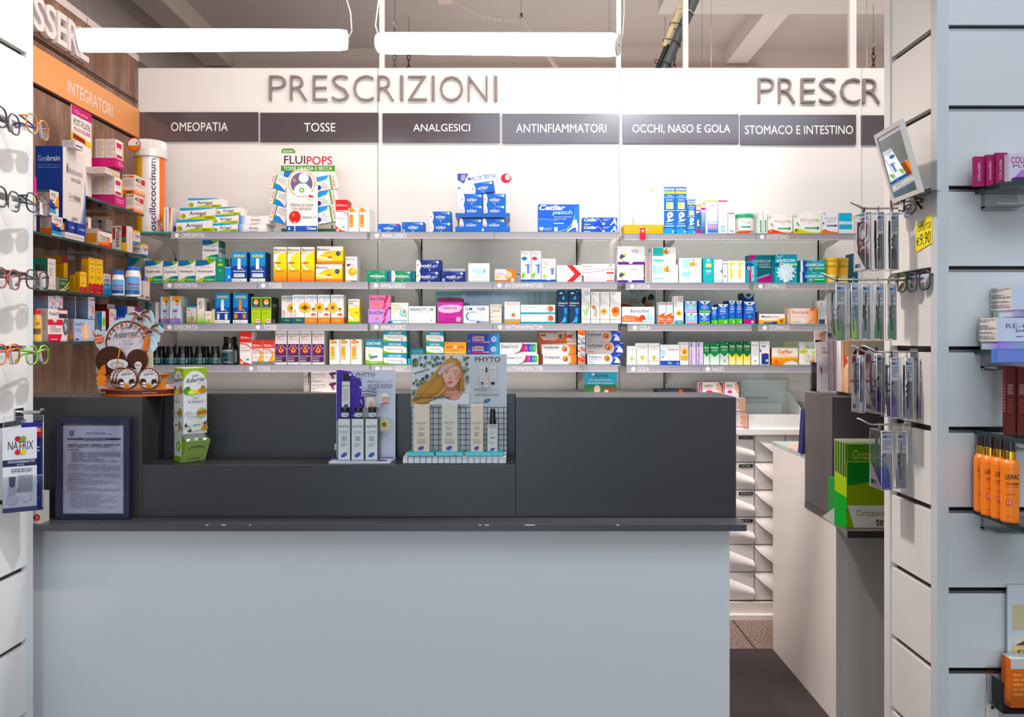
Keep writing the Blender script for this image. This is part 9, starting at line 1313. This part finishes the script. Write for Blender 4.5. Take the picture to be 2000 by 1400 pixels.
    # leaflet rack on the sunlit panel
    A,B = Vector((-1.0165,1.535,0)),Vector((-.958,1.570,0)); w = (B-A); n = Vector((w.y,-w.x,0)).normalized(); th = thing('leaflet_rack','clear acrylic leaflet rack hooked on the sunlit panel, above the ledge','rack',(A.x,A.y,.8)); zb,zt,zf = .806,.992,.876
    def wall(m,a,b,z0,z1,tck=.0014):
        nn = Vector((b.y-a.y,a.x-b.x,0)).normalized()*tck; p8 = [Vector((q.x,q.y,z)) for z in (z0,z1) for q in (a,b,b+nn,a+nn)]; m.add(p8,[(0,1,2,3),(4,5,6,7),(0,1,5,4),(1,2,6,5),(2,3,7,6),(3,0,4,7)],'#fff','clear'); m.tube([p8[0],p8[1],p8[5],p8[4]],.0007,'#aab2bc','gloss',6,True)
    m = M(); dp = n*.034; wall(m,A,B,zb,zt); child(m,'back_panel',th); m = M(); wall(m,A+dp,B+dp,zb,zf); child(m,'front_panel',th); m = M(); wall(m,B,B+dp,zb,zt-.012); child(m,'side_panel',th); m = M(); m.add([Vector((q.x,q.y,zb)) for q in (A,B,B+dp,A+dp)],[(0,1,2,3)],'#fff','clear'); child(m,'floor_panel',th)
    m = M(); b0 = Vector((QX,1.60,.995)); m.tube([b0,(QX+.045,1.60,.995),(QX+.05,1.60,1.002)],.004,'#b8bcc0','metal',8); m.box((QX+.0003,1.585,.978),(QX+.003,1.612,1.004),'#b8bcc0','metal'); child(m,'chrome_hook',th)
    def leaf(s0,s1,off,z0,z1,ops,lab,col='#d4d2d8'):
        a,b = A+w*s0+n*off,A+w*s1+n*off; m = M(); p8 = [Vector((q.x,q.y,z)) for z in (z0,z1) for q in (a,b,b-n*.003,a-n*.003)]; m.add(p8,[(0,1,2,3),(4,5,6,7),(0,1,5,4),(1,2,6,5),(2,3,7,6),(3,0,4,7)],col); draw(m,(a.x,a.y,z1),(b.x-a.x,b.y-a.y,0),(0,0,z0-z1),n,ops); tag(m.build('leaflet'),lab,'leaflet')
    leaf(.0,.84,.031,zb+.001,.972,[p([(.2,.62),(.5,.75),(.1,.9)],'#b0aab4'),r(0,.38,1,.46,'#242848'),t('NATRIX',.15,.16,.9,.26,'#3a3430',.2,.1),c(.44,.13,.09,'#b8283a'),c(.6,.13,.09,'#7a9a2a'),c(.44,.29,.09,'#c83a4a'),c(.6,.29,.09,'#d8c02a'),c(.52,.21,.05,'#e07a2a'),t('FOOD INTOLERANCE TEST',.15,.39,.95,.42,'#d8d8e4',.8,.2),t('(F.I.T.)',.42,.43,.62,.455,'#d8d8e4',.8,.2),l(.25,.49,.85,.54,2,'#5a5468'),l(.45,.57,.88,.78,12,'#6a6478'),p([(.18,.58),(.38,.58),(.36,.68),(.28,.71),(.2,.68)],'#2a3648'),c(.28,.86,.16,'#9a94a4'),c(.7,.84,.14,'#a8a2b0'),r(0,.95,1,1,'#3a3860')],'food intolerance leaflet with coloured apples in the acrylic rack')
    leaf(.45,.97,.018,zb+.001,.980,[r(.3,.05,1,.18,'#c8283c'),t('DIE',.5,.07,.95,.11,'#f0e4e8',.8),l(.3,.24,.9,.36,3,'#c8d0f0'),c(.5,.68,.3,'#3a9ad0'),c(.5,.69,.2,'#1a2438'),l(.2,.85,.9,.9,2,'#6a8ad0')],'dark blue leaflet with a light blue gear behind the food intolerance one','#1c2a7c')
foreground()
